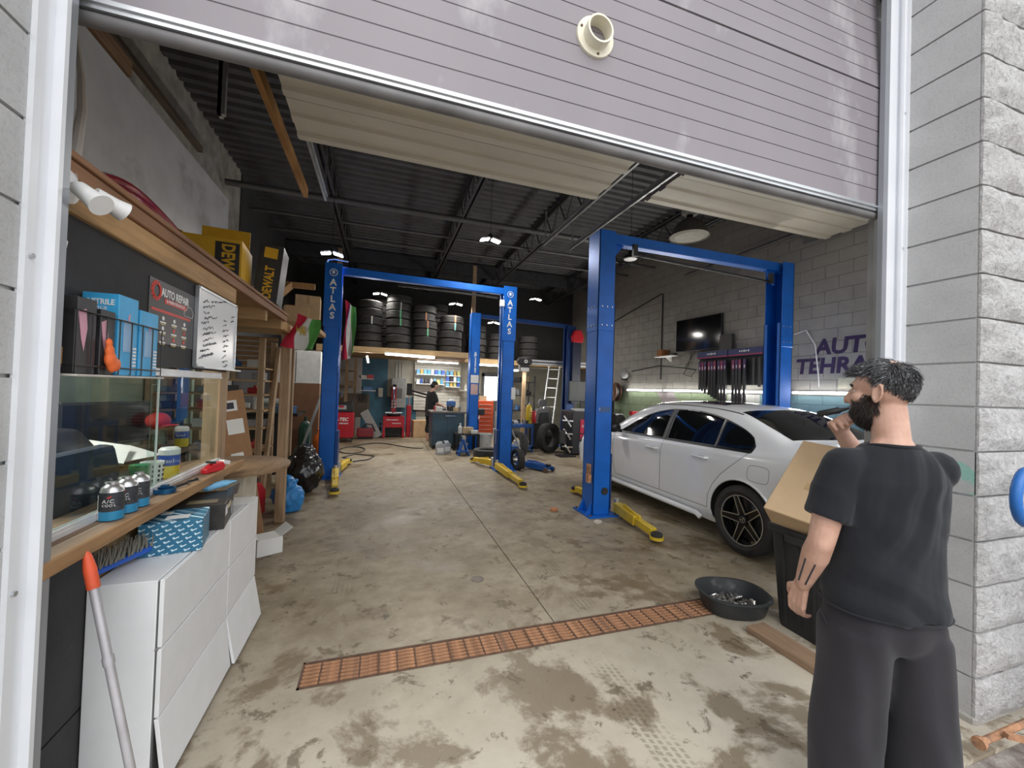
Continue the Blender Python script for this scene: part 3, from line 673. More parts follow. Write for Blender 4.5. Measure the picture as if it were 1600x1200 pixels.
# boxes on the cabinet
def blue_print():
    m,nt,b=nodes('blue_bolt_print'); v=mapped(nt,(1,1,1)); s=N(nt,'ShaderNodeSeparateXYZ'); nt.links.new(v,s.inputs[0])
    A=mth(nt,'ADD',s.outputs[0],s.outputs[1]); 
    u=mth(nt,'FRACT',mth(nt,'MULTIPLY',mth(nt,'ADD',A,mth(nt,'MULTIPLY',s.outputs[2],.7)),26)); w_=mth(nt,'FRACT',mth(nt,'MULTIPLY',mth(nt,'SUBTRACT',s.outputs[2],mth(nt,'MULTIPLY',A,.45)),42))
    k=mth(nt,'MULTIPLY',mth(nt,'LESS_THAN',u,.62),mth(nt,'LESS_THAN',w_,.2)); k2=mth(nt,'MULTIPLY',mth(nt,'LESS_THAN',u,.2),mth(nt,'LESS_THAN',w_,.45)); k=mth(nt,'MAXIMUM',k,k2)
    nt.links.new(mixc(nt,k,(.02,.14,.25),(.55,.72,.8)),b.inputs[0]); b.inputs['Roughness'].default_value=.45; return m
t=thing('parts_box','blue carton printed with pale bolts, on the near white cabinet','box',(-.83,2.10,.771),rz=rad(12))
mb=MB(); mb.box(-.105,.105,-.09,.10,0,.135); mb.build('carton',blue_print(),t,bev=.002); mb=MB(); mb.box(-.03,.05,-.05,-.0,.135,.1365); mb.box(-.06,-.02,.03,.07,.135,.1362); mb.build('tape',PAPER,t)
t=thing('brake_box','black brake-part carton with open lid on the white cabinet','box',(-.835,2.42,.771),rz=rad(10))
mb=MB(); mb.box(-.10,.10,-.145,.15,0,.125); mb.build('carton',M('brake_box_black',(.035,.033,.03),.4,var=.4,scale=14),t,bev=.002)
mb=MB(); mb.cbox((.105,.06,.14),(.06,.17,.003),(.1,-.5,0)); mb.build('lid_flap',GBK,t)
marks(.06,.045,WP,t,(.1002,-.09,.08),RXP,2,7); marks(.1,.03,M('print_gold',(.62,.52,.36),.5),t,(.1002,-.0,.085),RXP,5,8)
mb=MB(); mb.lathe([(.0,0),(.034,0),(.034,.002),(.012,.002),(.012,.003),(0,.003)],20,axis='x',c=(.1,.09,.045)); mb.build('disc_picture',M('print_grey',(.35,.35,.36),.4),t)
mb=MB(); mb.box(-.06,.06,-.1,-.04,.125,.1262); mb.build('gold_label',M('print_gold2',(.3,.25,.16),.5),t)
mb=MB(); mb.cyl((-.06,.0,0),(.06,0,0),.018,.02,n=10); mb.ball((.06,0,0),(.028,.03,.018))
for k in range(4): mb.cyl((.07,-.02+k*.013,0),(.12,-.03+k*.018,.004),.007,n=6)
mb.cyl((-.06,0,0),(-.09,.01,.05),.018,.02,n=8)
me=remesh(mb,.005,3,M('nitrile_blue',(.22,.55,.85),.5),'latex_glove'); o=obj('latex_glove',me,None,(-.845,2.56,.925),(0,0,1.2)); tag(o,'light blue nitrile glove dropped on the open black carton','glove')
mb=MB(); mb.box(-.09,.09,-.06,.06,0,.002); tag(mb.build('paper_sheet',PAPER,loc=(-.8,2.78,.772),rot=(0,0,.3)),'white paper slip lying on the far white cabinet','paper')
t=thing('snow_brush','blue-handled brush with grey bristles on the near white cabinet','brush',(-.915,1.90,.79),rz=rad(72))
mb=MB(); mb.prism([(-.13,0),(.16,.005),(.16,.03),(-.13,.025)],-.014,.014,'y'); mb.build('handle',M('brush_blue',(.02,.10,.48),.4),t,bev=.006)
mb=MB()
for i in range(130):
    x=random.uniform(-.1,.15); y=random.uniform(-.02,.02); mb.cyl((x,y,.026),(x+random.uniform(-.015,.015),y*1.6,.085+random.uniform(-.01,.01)),.0035,.001,n=4)
o=mb.build('bristles',M('grey_bristle',(.2,.19,.16),.9),t); o['kind']='stuff'
# pole with orange tip
t=thing('telescopic_pole','aluminium pole with an orange tip leaning on the white cabinet','pole',(-.615,1.5,0))
p0=Vector((0,0,0)); p1=Vector((-.205,.06,.86)); mb=MB(); mb.cyl(p0,p1,.012,n=14); q=p0.lerp(p1,.72); mb.cyl(q,q.lerp(p1,.1),.0145,n=14); mb.build('shaft',M('dull_alu',(.55,.54,.56),.4,.5),t,smooth=True)
d=(p1-p0).normalized(); mb=MB(); mb.tube([p1-d*.01,p1+d*.05,p1+d*.09,p1+d*.105],.015,12,rs=[.016,.016,.011,.004]); mb.build('tip',M('orange_red_plastic',(.72,.10,.035),.5,dirt=((.25,.06,.03),12,.6)),t,smooth=True)
# ---------------- loft goods
def carton(loc,size,rz,lab,mat=CARD,rot=None,tape=True,open_=False,name='cardboard_box'):
    t=thing(name,lab,'box',loc,rz,rot=rot); x,y,z=size
    mb=MB(); mb.box(-x/2,x/2,-y/2,y/2,0,z); mb.build('carton',mat,t,bev=.003)
    if tape:
        mb=MB(); mb.box(-x*.06,x*.06,-y/2-.001,y/2+.001,z*.75,z+.001); mb.build('tape',M('brown_tape',(.44,.30,.16),.35),t)
    if open_:
        for s in (-1,1):
            mb=MB(); mb.cbox((s*(x/2+.05),0,z+.04),(.13,y*.96,.004),(0,-s*.7,0)); mb.build('flap',mat,t)
    return t
YEL=M('dewalt_yellow',(.74,.43,.02),.5,var=.06); DWB=M('carton_black',(.03,.03,.032),.45)
t=thing('tool_box_carton','large open yellow tool carton standing on the loft edge','box',(-1.27,3.72,2.18),rz=rad(6))
mb=MB(); mb.box(-.19,.19,-.2,.2,0,.40); mb.build('carton',YEL,t,bev=.003)
mb=MB(); mb.box(.02,.175,-.2015,-.2,.01,.37); mb.build('black_label',DWB,t)
text('DEWALT',.115,YEL,t,(.1,-.2025,.19),(PI/2,PI/2,0),off=.004,sx=.72)
mb=MB(); mb.cbox((.0,.2,.50),(.34,.004,.2),(-.1,0,0)); mb.build('open_flap',YEL,t); mb=MB(); mb.cbox((-.25,0,.43),(.14,.38,.004),(0,.3,0)); mb.build('open_flap',YEL,t)
t=thing('tool_box_carton','narrow black tool carton leaning beside the yellow one on the loft','box',(-1.0,4.05,2.19),rot=(0,rad(5),rad(5)))
mb=MB(); mb.box(-.09,.09,-.16,.16,0,.50); mb.build('carton',DWB,t,bev=.003)
text('DEWALT',.095,YEL,t,(.01,-.1625,.17),(PI/2,-PI/2,0),off=.003,sx=.72)
mb=MB(); mb.box(-.05,.05,-.1615,-.16,.38,.47); mb.build('yellow_label',YEL,t)
t=thing('bumper_trim','curved glossy red and black car bumper lying on the loft','car part',(-1.12,2.55,2.18))
for k in range(3):
    mb=MB(); pts=[(-.05-.12*math.sin(PI*i/12)*.4,-.42+.86*i/12,.03+.16*math.sin(PI*(i+2)/15)+.035*k) for i in range(13)]; mb.tube(pts,.02,8,rs=[.02]*12+[.006]); mb.build('red_strip',M('wine_red_gloss',(.30,.01,.03),.2,coat=.6),t,smooth=True)
mb=MB(); pts=[(-.02-.12*math.sin(PI*i/12)*.4,-.75+1.2*i/12,.06+.05*math.sin(PI*i/12)) for i in range(13)]; mb.tube(pts,.07,8); mb.build('black_strip',BLACKP,t,smooth=True)
mb=MB(); mb.cyl((-1.45,1.7,2.24),(-1.35,2.5,2.27),.07,.075,n=16); tag(mb.build('rolled_sheet',M('cream_roll',(.5,.47,.38),.7),smooth=True),'cream rolled sheet lying on the loft by the wall','roll')
mb=MB(); mb.box(-.14,.14,-.1,.1,0,.2); tag(mb.build('white_carton',PAPER,loc=(-1.14,4.31,2.18),rot=(0,0,.2),bev=.004),'plain white carton at the loft edge beside black tool carton','box')
t=thing('crumpled_wrap','crumpled clear plastic sheet at the end of the loft','plastic sheet',(-1.5,4.2,2.18)); mb=MB(); mb.ball((0,0,.1),(.16,.13,.14),16,10); me=mb.mesh('sheet',M('clear_wrap',(.45,.47,.5),.2),smooth=True); displace(me,lambda p,n:.05*noise.noise(p*11)); obj('sheet',me,t)
# far side stair landing with cartons and ladder frame
mb=MB(); mb.box(-2.45,-.84,5.5,6.6,2.2,2.26); lp=mb.build('loft_platform',WOODX); tag(lp,'small timber platform behind the flag, holding cartons','platform')
for q in ((-1.28,6.55),(-2.4,6.55)):
    mb=MB(); mb.box(q[0]-.04,q[0]+.04,q[1]-.04,q[1]+.04,-0,2.2); mb.build('post',WOODZ,lp)
carton((-1.0,6.05,2.26),(.3,.3,.42),.1,'tall tan cardboard box on the platform beside the blue lift post',M('tan_cardboard',(.58,.42,.25),.85))
carton((-1.08,5.66,2.262),(.27,.2,.2),.25,'small brown cardboard box tipped in front of the tall one',rot=(0,0,.3))
t=thing('timber_ladder','leaning timber ladder on the platform behind the cartons','ladder',(-1.35,6.25,2.30)); mb=MB(); mb.bar((-.28,-.4,0),(.05,.2,.62),.05,.09); mb.build('rail',WOODL,t); mb=MB(); mb.bar((-.05,.2,.62),(.36,.2,.62),.05,.08); mb.build('rail',WOODL,t); mb=MB(); mb.bar((0,.2,.3),(.45,.2,.3),.04,.05); mb.build('rail',WOODL,t)
t=thing('wrapped_bundle','white plastic bundle lying beside the brown cartons','bundle',(-1.45,5.75,2.285)); mb=MB(); mb.ball((0,0,.12),(.2,.15,.15),16,10); me=mb.mesh('bundle',M('white_poly',(.62,.62,.6),.4,var=.3,scale=9),smooth=True); displace(me,lambda p,n:.05*noise.noise(p*9)); obj('bundle',me,t)
# free-standing post
mb=MB(); mb.box(-.045,.045,-.045,.045,0,2.028); tag(mb.build('timber_post',wood('post_timber',(.36,.24,.14),'z'),loc=(-1.0,4.86,0),bev=.004),'free-standing timber post holding up the end of the loft','post')
# flag: striped cloth with emblem
def flag(loc,pts,lab,nx=20,ny=12,emblem=True):
    t=thing('flag',lab,'flag',loc)
    # pts: corner positions tl,tr,br,bl (local)
    tl,tr,br,bl=[Vector(p) for p in pts]
    def S(u,v):
        p=tl.lerp(tr,u).lerp(bl.lerp(br,u),v); d=.03*math.sin(u*9+v*3)*(.3+v)+.02*math.sin(v*7+u*2); return p+Vector((.02*math.sin(v*5+u*6),d,-.02*math.sin(u*PI)))
    for k,(nm,c) in enumerate((('red_stripe',M('flag_red',(.52,.015,.05),.8)),('white_stripe',M('flag_white',(.62,.62,.62),.8)),('green_stripe',M('flag_green',(.09,.34,.07),.8)))):
        vs=[];fs=[]; n0=7
        for side in (0,.003):
            for j in range(ny+1):
                for i in range(n0+1):
                    p=S((k+i/n0)/3,j/ny); vs.append(p+Vector((0,side,0)))
        w_=n0+1; o=w_*(ny+1)
        for j in range(ny):
            for i in range(n0):
                a=j*w_+i; fs+=[(a,a+1,a+w_+1,a+w_),(o+a,o+a+w_,o+a+w_+1,o+a+1)]
        for j in range(ny): fs+=[(j*w_,(j+1)*w_,o+(j+1)*w_,o+j*w_),(j*w_+n0,o+j*w_+n0,o+(j+1)*w_+n0,(j+1)*w_+n0)]
        for i in range(n0): fs+=[(i,o+i,o+i+1,i+1),(ny*w_+i,ny*w_+i+1,o+ny*w_+i+1,o+ny*w_+i)]
        MB().add(vs,fs).build(nm,c,t,smooth=60)
    if emblem:
        c=S(.5,.45)+Vector((0,-.006,0)); G=M('emblem_gold',(.5,.36,.06),.6)
        mb=MB()
        mb.ball(c+Vector((0,0,0)),(.04,.004,.018),10,6); mb.ball(c+Vector((-.035,0,.018)),(.017,.004,.017),8,6)
        for dx in (-.03,-.015,.02,.034): mb.cbox(c+Vector((dx,0,-.025)),(.008,.004,.03))
        mb.tube([c+Vector((.04,0,.005)),c+Vector((.06,0,.02)),c+Vector((.055,0,.04))],.004,5); mb.tube([c+Vector((-.045,0,-.01)),c+Vector((-.055,0,.03)),c+Vector((-.05,0,.06))],.003,5); mb.build('lion',G,t)
        mb=MB(); mb.ball(c+Vector((.01,.002,.035)),(.02,.003,.02),10,6)
        for k in range(9):
            a=PI*k/8; mb.cbox(c+Vector((.01+.03*math.cos(a),.002,.035+.03*math.sin(a))),(.018,.003,.004),(0,-a,0))
        mb.build('sun_rays',G,t)
    return t
flag((-.85,4.76,2.05),((-.04,0,.2),(.19,0,.15),(.14,0,-.18),(-.18,0,-.16)),'red-white-green flag with gold lion emblem hanging beside the timber post')
flag((-.58,7.06,2.45),((-.05,0,.45),(.12,.02,.35),(.12,0,-.42),(-.05,0,-.55)),'red-white-green flag hanging behind the left blue lift post',emblem=False)
# ---------------- stair-shelf, table, tall carton, cans and bags
t=thing('timber_shelf_rack','open timber shelf rack crowded with parts, under the loft end','shelf',(-1.87,5.6,0))
for x in (-.57,.50):
    for y in (-.18,.35):
        mb=MB(); mb.box(x-.03,x+.03,y-.03,y+.03,0,2.02); mb.build('upright',WOODZ,t)
shz=[.43,.68,.95,1.16,1.35,1.52,1.67]
for z in shz:
    mb=MB(); mb.box(-.6,.53,-.2,.38,z-.018,z); mb.build('shelf_board',WOODX,t)
for k in range(7):
    mb=MB(); mb.box(-.6,.53,.385,.40,1.65+k*.065,1.70+k*.065); mb.build('back_slat',wood('slat_timber',(.36,.22,.11),'x'),t)
mb=MB(); mb.bar((.56,-.25,0),(.56,.35,1.95),.04,.1); mb.build('stair_string',WOODZ,t)
SM=[M('mixed_black',(.03,.03,.03),.5),M('mixed_grey',(.25,.25,.26),.5),M('mixed_tan',(.42,.32,.2),.8),M('mixed_white',(.6,.6,.58),.6),M('mixed_blue',(.06,.16,.35),.5),M('mixed_red',(.4,.04,.04),.5)]
nmz={0:'black',1:'grey',2:'tan',3:'white',4:'blue',5:'red'}
def clutter(loc,kind,mi,s=1.0,lab=None,rz=0,group='small parts on the timber shelves'):
    m=SM[mi]; mb=MB()
    if kind=='box': mb.box(-.07*s,.07*s,-.05*s,.05*s,0,.09*s); mb.box(-.071*s,.071*s,-.012*s,.012*s,.06*s,.0905*s); nm='small_carton'
    elif kind=='bottle': mb.lathe([(0,0),(.03*s,0),(.032*s,.01*s),(.032*s,.1*s),(.012*s,.13*s),(.012*s,.15*s),(.015*s,.15*s),(.015*s,.165*s),(0,.165*s)],12); nm='small_bottle'
    elif kind=='can': mb.lathe([(0,0),(.04*s,0),(.042*s,.004),(.04*s,.01),(.04*s,.09*s),(.042*s,.095*s),(.038*s,.1*s),(0,.1*s)],14); nm='small_tin'
    elif kind=='pump':
        mb.cyl((-.06*s,0,.035*s),(.06*s,0,.035*s),.035*s,n=10); mb.cyl((0,0,.03*s),(.0,.02*s,.09*s),.02*s,n=8); mb.box(-.03*s,.03*s,-.04*s,.04*s,0,.01); nm='machine_part'
    else:
        mb.prism([(-.09*s,0),(.09*s,0),(.1*s,.07*s),(-.1*s,.07*s)],-.06*s,.06*s,'y'); mb.box(-.106*s,.106*s,-.066*s,.066*s,.064*s,.075*s); nm='parts_tray'
    o=mb.build(nm,m,loc=loc,rot=(0,0,rz),smooth=30 if kind in('bottle','can') else False)
    cat={'box':'box','bottle':'bottle','can':'can','pump':'car part','tray':'tray'}[kind]
    return tag(o,lab,cat,group)
kinds=['box','pump','tray','can','box','bottle','pump']
ordn=['lowest','second','third','fourth','fifth','sixth','top']
for r,z in enumerate(shz):
    hgt=(shz[r+1]-z-.03) if r<6 else .2
    for k in range(4):
        kd=kinds[(r*3+k)%7]; mi=(r*2+k*5)%6; s=min(1.1,hgt/.12 if kd!='bottle' else hgt/.17)
        clutter((-2.28+k*.27+random.uniform(-.03,.03),5.6+random.uniform(-.05,.15),z+.001),kd,mi,s,f"{nmz[mi]} {('carton' if kd=='box' else 'machine part' if kd=='pump' else kd)} on the {ordn[r]} board of the timber shelf rack",random.uniform(-.4,.4))
t=thing('round_side_table','worn wooden round-edged table beyond the booth counter','table',(-1.02,3.42,0)); mb=MB(); mb.lathe([(0,.855),(.36,.855),(.37,.87),(.37,.885),(.36,.892),(0,.892)],32); mb.build('top',wood('table_top_timber',(.32,.21,.12)),t,smooth=True)
mb=MB(); mb.box(-.22,.12,-.18,.14,0,.85); mb.build('pedestal',M('cream_board',(.55,.5,.4),.7),t)
carton((-1.17,4.45,0),(.24,.11,1.42),0,'tall brown cardboard box with white labels leaning beside the timber post',M('brown_carton2',(.33,.18,.09),.8),rot=(rad(-2),rad(-9),rad(25)),tape=False,name='tall_carton')
tc=bpy.data.objects['tall_carton']
for (x,z,a,b) in ((-.0,1.28,.11,.1),(.02,1.08,.13,.14),(.0,.78,.1,.1)):
    mb=MB(); mb.box(x-a/2,x+a/2,-.0565,-.055,z-b/2,z+b/2); mb.build('shipping_label',PAPER,tc)
for (z,b) in ((1.2,.1),(.95,.12),(.7,.08)):
    mb=MB(); mb.box(.12,.1215,-.03,.03,z-b/2,z+b/2); mb.build('shipping_label',PAPER,tc)
mb=MB(); mb.box(-.03,.03,-.0572,-.0568,1.25,1.31); mb.build('arrow_mark',INK,tc)
# petrol can
t=thing('fuel_can','red plastic jerry can with yellow cap on the floor by the post','fuel can',(-1.38,5.12,0),rz=rad(65))
mb=MB(); mb.prism([(-.17,0),(.17,0),(.175,.02),(.175,.26),(.10,.36),(-.10,.36),(-.175,.28),(-.175,.02)],-.09,.09,'y'); mb.build('body',M('fuel_red',(.50,.015,.025),.45),t,bev=.02,seg=2,smooth=True)
mb=MB(); mb.tube([(-.10,0,.36),(-.08,0,.42),(.05,0,.42),(.09,0,.36)],.016,8); mb.build('handle',M('fuel_red',(.50,.015,.025),.45),t,smooth=True)
mb=MB(); mb.lathe([(0,.30),(.025,.30),(.025,.36),(0,.36)],12,c=(-.14,0,0)); mb.build('cap',M('cap_yellow',(.7,.5,.03),.5),t); mb=MB(); mb.lathe([(0,.30),(.02,.30),(.02,.40),(0,.40)],12,c=(.13,0,0)); mb.build('spout',BLACKP,t)
def bag(loc,rx,ry,h,mat,lab,nm,amp=.05,seed=0,neck=True):
    mb=MB(); mb.ball((0,0,h*.42),(rx,ry,h*.44),28,18)
    if neck: mb.ball((.05*rx,0,h*.86),(rx*.55,ry*.5,h*.16),20,12); 
    me=remesh(mb,min(rx,ry)*.09,4,mat,nm)
    displace(me,lambda p,n:amp*(noise.noise(Vector((p.x*7,p.y*7,p.z*5))+Vector((seed,0,0)))*.6+.55*abs(noise.noise(p*15+Vector((seed,3,0))))-.2))
    for v in me.vertices:
        if v.co.z<.0: v.co.z=.0
        elif v.co.z<.04: v.co.z*=.6
    return tag(obj(nm,me,None,loc),lab,'bag')
bag((-1.0,6.12,0),.26,.24,.66,M('bin_liner_black',(.012,.012,.013),.22,spec=.8),'black bin bag full of rubbish on the floor behind the timber post','bin_bag',.06,2)
bag((-1.0,5.24,0),.18,.18,.40,M('blue_plastic_bag',(.03,.22,.55),.35),'bright blue plastic bag on the floor at the timber post','blue_bag',.06,9)
t=thing('paper_box','white open carton of papers on the floor beyond the cabinets','box',(-.92,4.02,0),rz=.5)
mb=MB(); mb.box(-.1,.1,-.1,.1,0,.14); mb.build('carton',PAPER,t,bev=.003)
for a,s in ((.6,1),(-.5,-1)): 
    mb=MB(); mb.cbox((s*.13,0,.17),(.12,.19,.003),(0,-a,0)); mb.build('flap',PAPER,t)
# ---------------- office inside the booth
t=thing('office_desk','dark office desk seen through the booth window','desk',(-1.9,2.85,0)); mb=MB(); mb.box(-.55,.50,-.95,1.0,.95,.98); mb.build('top',wood('desk_top',(.16,.11,.07)),t)
for sx in (-.48,.44):
    for sy in (-.85,.9): mb=MB(); mb.box(sx-.03,sx+.03,sy-.03,sy+.03,0,.95); mb.build('leg',BLACKM,t)
t=thing('office_printer','black office printer on the desk inside the booth','printer',(-1.62,2.50,.981),rz=-.15)
mb=MB(); mb.prism([(-.18,0),(.18,0),(.18,.15),(.10,.24),(-.18,.26)],-.2,.2,'y'); mb.build('body',BLACKP,t,bev=.015,smooth=True); mb=MB(); mb.box(.18,.184,-.12,-.0,.07,.11); mb.build('maker_plate',PAPER,t); mb=MB(); mb.cbox((.2,.0,.02),(.14,.3,.012),(0,-.1,0)); mb.build('paper_tray',BLACKP,t)
t=thing('desk_monitor','black flat monitor on the desk behind the glass','monitor',(-1.66,3.22,.981),rz=rad(-20))
mb=MB(); mb.box(-.01,.02,-.28,.28,.08,.36); mb.build('panel',BLACKP,t,bev=.005); mb=MB(); mb.box(.02,.0215,-.265,.265,.10,.345); mb.build('screen',M('dark_screen',(.012,.013,.015),.15),t); mb=MB(); mb.box(-.02,.0,-.03,.03,.02,.2); mb.box(-.09,.09,-.12,.12,0,.02); mb.build('stand',BLACKP,t)
t=thing('office_chair','dark padded office chair in the booth near the door jamb','chair',(-1.40,2.08,0),rz=0)
mb=MB(); mb.box(-.22,.22,-.22,.22,.44,.52); mb.build('seat',M('dark_navy_fabric',(.015,.025,.045),.8),t,bev=.03,seg=2,smooth=True); mb=MB(); mb.prism([(-.21,.60),(.21,.60),(.23,1.08),(.18,1.20),(-.18,1.20),(-.23,1.08)],.2,.27,'x'); mb.build('backrest',M('dark_navy_fabric',(.015,.025,.045),.8),t,bev=.025,seg=2,smooth=True)
mb=MB(); mb.cyl((0,0,.08),(0,0,.45),.025,n=10); mb.build('column',BLACKM,t)
for k in range(5): a=2*PI*k/5; mb=MB(); mb.bar((0,0,.08),(.21*math.cos(a),.21*math.sin(a),.05),.04,.03); mb.build('leg',BLACKM,t)
mb=MB(); mb.bar((.0,.0,.47),(.24,0,.62),.05,.02); mb.build('back_bar',BLACKM,t)
for k,(x,y,r,lab) in enumerate(((-1.45,2.78,.4,'upper loose white sheet on the pile beside the monitor'),(-1.42,2.9,-.3,'lower loose white sheet drooping over the desk edge'),(-1.5,2.72,.9,'loose white sheet leaning on the printer'))):
    mb=MB(); mb.cbox((0,0,.03),(.21,.3,.002),(.2-.2*k,.25,0)); tag(mb.build('paper_sheet',PAPER,loc=(x,y,.99+.035*(2-k)),rot=(0,0,r)),lab,'paper')
def wipes(loc,lab):
    c=thing('wipes_tub',lab,'tub',loc,rz=rad(-40)); mb=MB(); mb.lathe([(0,0),(.042,0),(.044,.005),(.043,.12),(0,.12)],22); mb.build('tub',M('wipes_yellow',(.72,.58,.05),.4),c,smooth=True); mb=MB(); mb.lathe([(.0445,.065),(.0448,.065),(.0448,.118),(.0445,.118)],22,closed=True); mb.build('label_band',M('wipes_blue',(.04,.10,.42),.4),c); mb=MB(); mb.lathe([(0,.12),(.045,.12),(.045,.145),(.035,.155),(0,.155)],22); mb.build('lid',WPL,c,smooth=True)
    for i,ch in enumerate('Lysol'): a=rad(-70+i*16); text(ch,.028,WP,c,(.0452*math.cos(a),.0452*math.sin(a),.09),(PI/2,0,a+PI/2))
wipes((-1.03,2.50,.992),'yellow and blue wipes tub just behind the glass on the counter'); wipes((-1.46,3.72,.981),'yellow-blue wipes tub far back on the desk in the booth')
t=thing('pen_basket','white perforated plastic basket behind the glass on the counter','basket',(-1.03,2.34,.992)); mb=MB(); mb.lathe([(.036,0),(.042,.11),(.045,.11),(.039,0)],20,closed=True); mb.lathe([(0,0),(.037,0),(.037,.004),(0,.004)],20); mb.build('body',WPL,t,smooth=True)
mb=MB()
for j in range(4):
    for i in range(12): a=2*PI*i/12; mb.cbox(((.0398+.0013*j)*math.cos(a),(.0398+.0013*j)*math.sin(a),.025+j*.022),(.004,.008,.012),(0,0,a))
mb.build('holes',DARK,t)
mb=MB(); mb.lathe([(0,0),(.034,0),(.034,.09),(.036,.095),(.036,.115),(0,.115)],18); tag(mb.build('green_tub',M('green_plastic',(.03,.22,.10),.4),loc=(-1.03,2.235,.992),smooth=True),'green lidded plastic tub behind the glass beside white basket','tub')
t=thing('baseball_cap','red cap hanging on the monitor corner in the booth','cap',(-1.50,3.46,1.20)); mb=MB(); mb.ball((0,0,0),(.07,.08,.06)); mb.build('crown',M('cap_red',(.45,.02,.02),.7),t,smooth=True); mb=MB(); mb.ball((.06,0,-.03),(.06,.06,.008)); mb.build('brim',M('cap_red',(.45,.02,.02),.7),t,smooth=True)
mb=MB(); mb.prism([(-.07,0),(.06,.03),(.10,.95),(-.03,.95)],-.02,.02,'x'); tag(mb.build('blue_towel',M('blue_tarp',(.02,.13,.42),.6,bmp=.3),loc=(-1.82,4.62,1.1)),'bright blue cloth hanging down behind the booth window','cloth')
mb=MB(); mb.tube([(-2.47,2.0,2.1),(-2.46,2.02,1.7),(-2.46,1.9,1.5),(-2.46,2.2,1.42),(-2.46,2.3,1.65)],.006,5); tag(mb.build('wall_cable',WPL,smooth=True),'white looped cable hanging on the green office wall','cable')
mb=MB()
for k in range(6): mb.tube([(-2.45,2.55+.03*k,2.0),(-2.44,2.5+.05*k,1.7),(-2.45,2.6+.03*k,1.4+.05*random.random()),(-2.44,2.66+.02*k,1.6)],.004,5)
tag(mb.build('cable_bundle',BLACKP,smooth=True),'tangle of dark leads hanging on the office wall','cables')

# unseen lamp added to brighten the booth interior
t=thing('booth_fill_lamp','white fluorescent batten added under the booth ceiling as fill light','light',(-1.75,2.25,2.06)); mb=MB(); mb.box(-.04,.04,-.55,.55,.02,.055); mb.build('housing',WPL,t)
mb=MB(); mb.cyl((0,-.53,0),(0,.53,0),.014,n=12); mb.build('tube',emit('booth_fill_glow',(1,.97,.9),6),t)
def area(parent,loc,sx,sy,e,col=(1,.96,.9),rot=(0,0,0)):
    l=bpy.data.lights.new('lamp_light','AREA'); l.shape='RECTANGLE'; l.size=sx; l.size_y=sy; l.energy=e; l.color=col
    o=bpy.data.objects.new('lamp_light',l); COL.objects.link(o); o.parent=parent; o.location=loc; o.rotation_euler=rot; return o
area(t,(0,0,-.03),.1,1.0,24)
t2=ctree(bpy.data.objects['office_chair'],None,(-1.95,4.2,0),rad(200),'navy office chair standing farther back in the booth')
# ================================================================ LIFTS
LB = M('lift_blue',(.006,.13,.56),.38,.15,.12,4,dirt=((.02,.06,.16),7,.66)); LBD = M('lift_blue_dark',(.01,.05,.2),.4,.15,.12,4)
YA = M('lift_yellow',(.66,.46,.03),.45,.1,.12,8,dirt=((.07,.055,.03),16,.62)); PADR = M('pad_rubber',(.03,.028,.026),.8); SILV=M('bolt_zinc',(.55,.55,.55),.35,.9)
def column(parent, x, y, H, sgn, mat=LB, top=None):
    """C-channel post, open side towards the lift centre (sgn = +1 opens to +x)"""
    mb=MB(); W=.27; D=.135; T=.014; s=sgn
    def bx(x0,x1,y0,y1,z0,z1): a,b=sorted((x0,x1)); mb.box(x+a,x+b,y+y0,y+y1,z0,z1)
    zt=H if top is None else top
    bx(-s*.12,-s*(.12-T),-D,D,0.02,zt); bx(-s*.12,s*.12,-D,-D+T,.02,zt); bx(-s*.12,s*.12,D-T,D,.02,zt)
    bx(s*(.12-T),s*.12,-D,-D+.055,.02,zt); bx(s*(.12-T),s*.12,D-.055,D,.02,zt)
    c=mb.build('column',mat,parent,bev=.003)
    if top is not None:
        mb=MB(); E=.006
        bx(-s*(.12+E),-s*(.12+E-T),-D-E,D+E,zt-.35,H); bx(-s*(.12+E),s*.10,-D-E,-D-E+T,zt-.35,H); bx(-s*(.12+E),s*.10,D+E-T,D+E,zt-.35,H)
        e=mb.build('column_extension',mat,parent,bev=.003)
        for z in (zt-.28,zt-.05):
            for q in (-.07,0,.07):
                mb=MB(); mb.lathe([(0,0),(.011,0),(.009,.008),(0,.008)],8,c=(0,0,0)); mb.build('bolt',SILV,e,loc=(x+q,y-D-E,z),rot=(PI/2,0,0))
                if s>0:
                    mb=MB(); mb.lathe([(0,0),(.011,0),(.009,.008),(0,.008)],8); mb.build('bolt',SILV,e,loc=(x-.126,y+q,z),rot=(0,-PI/2,0))
    mb=MB(); mb.box(x-.2,x+.2,y-.22,y+.22,0,.02)
    for a in (-1,1):
        mb.prism([(x-s*.12,.02),(x-s*.19,.02),(x-s*.12,.16)],y+a*.1-.006,y+a*.1+.006,'y')
    p=mb.build('base_plate',LB,parent)
    for a in (-.17,.17):
        for b_ in (-.18,.18):
            mb=MB(); mb.lathe([(0,.02),(.016,.02),(.016,.035),(0,.035)],6,c=(x+a,y+b_,0)); mb.build('anchor_bolt',RUSTD,p)
    mb=MB(); bx(s*.06,s*.16,-.10,.10,.06,.75); mb.build('carriage',LBD,parent,bev=.004)
    return c
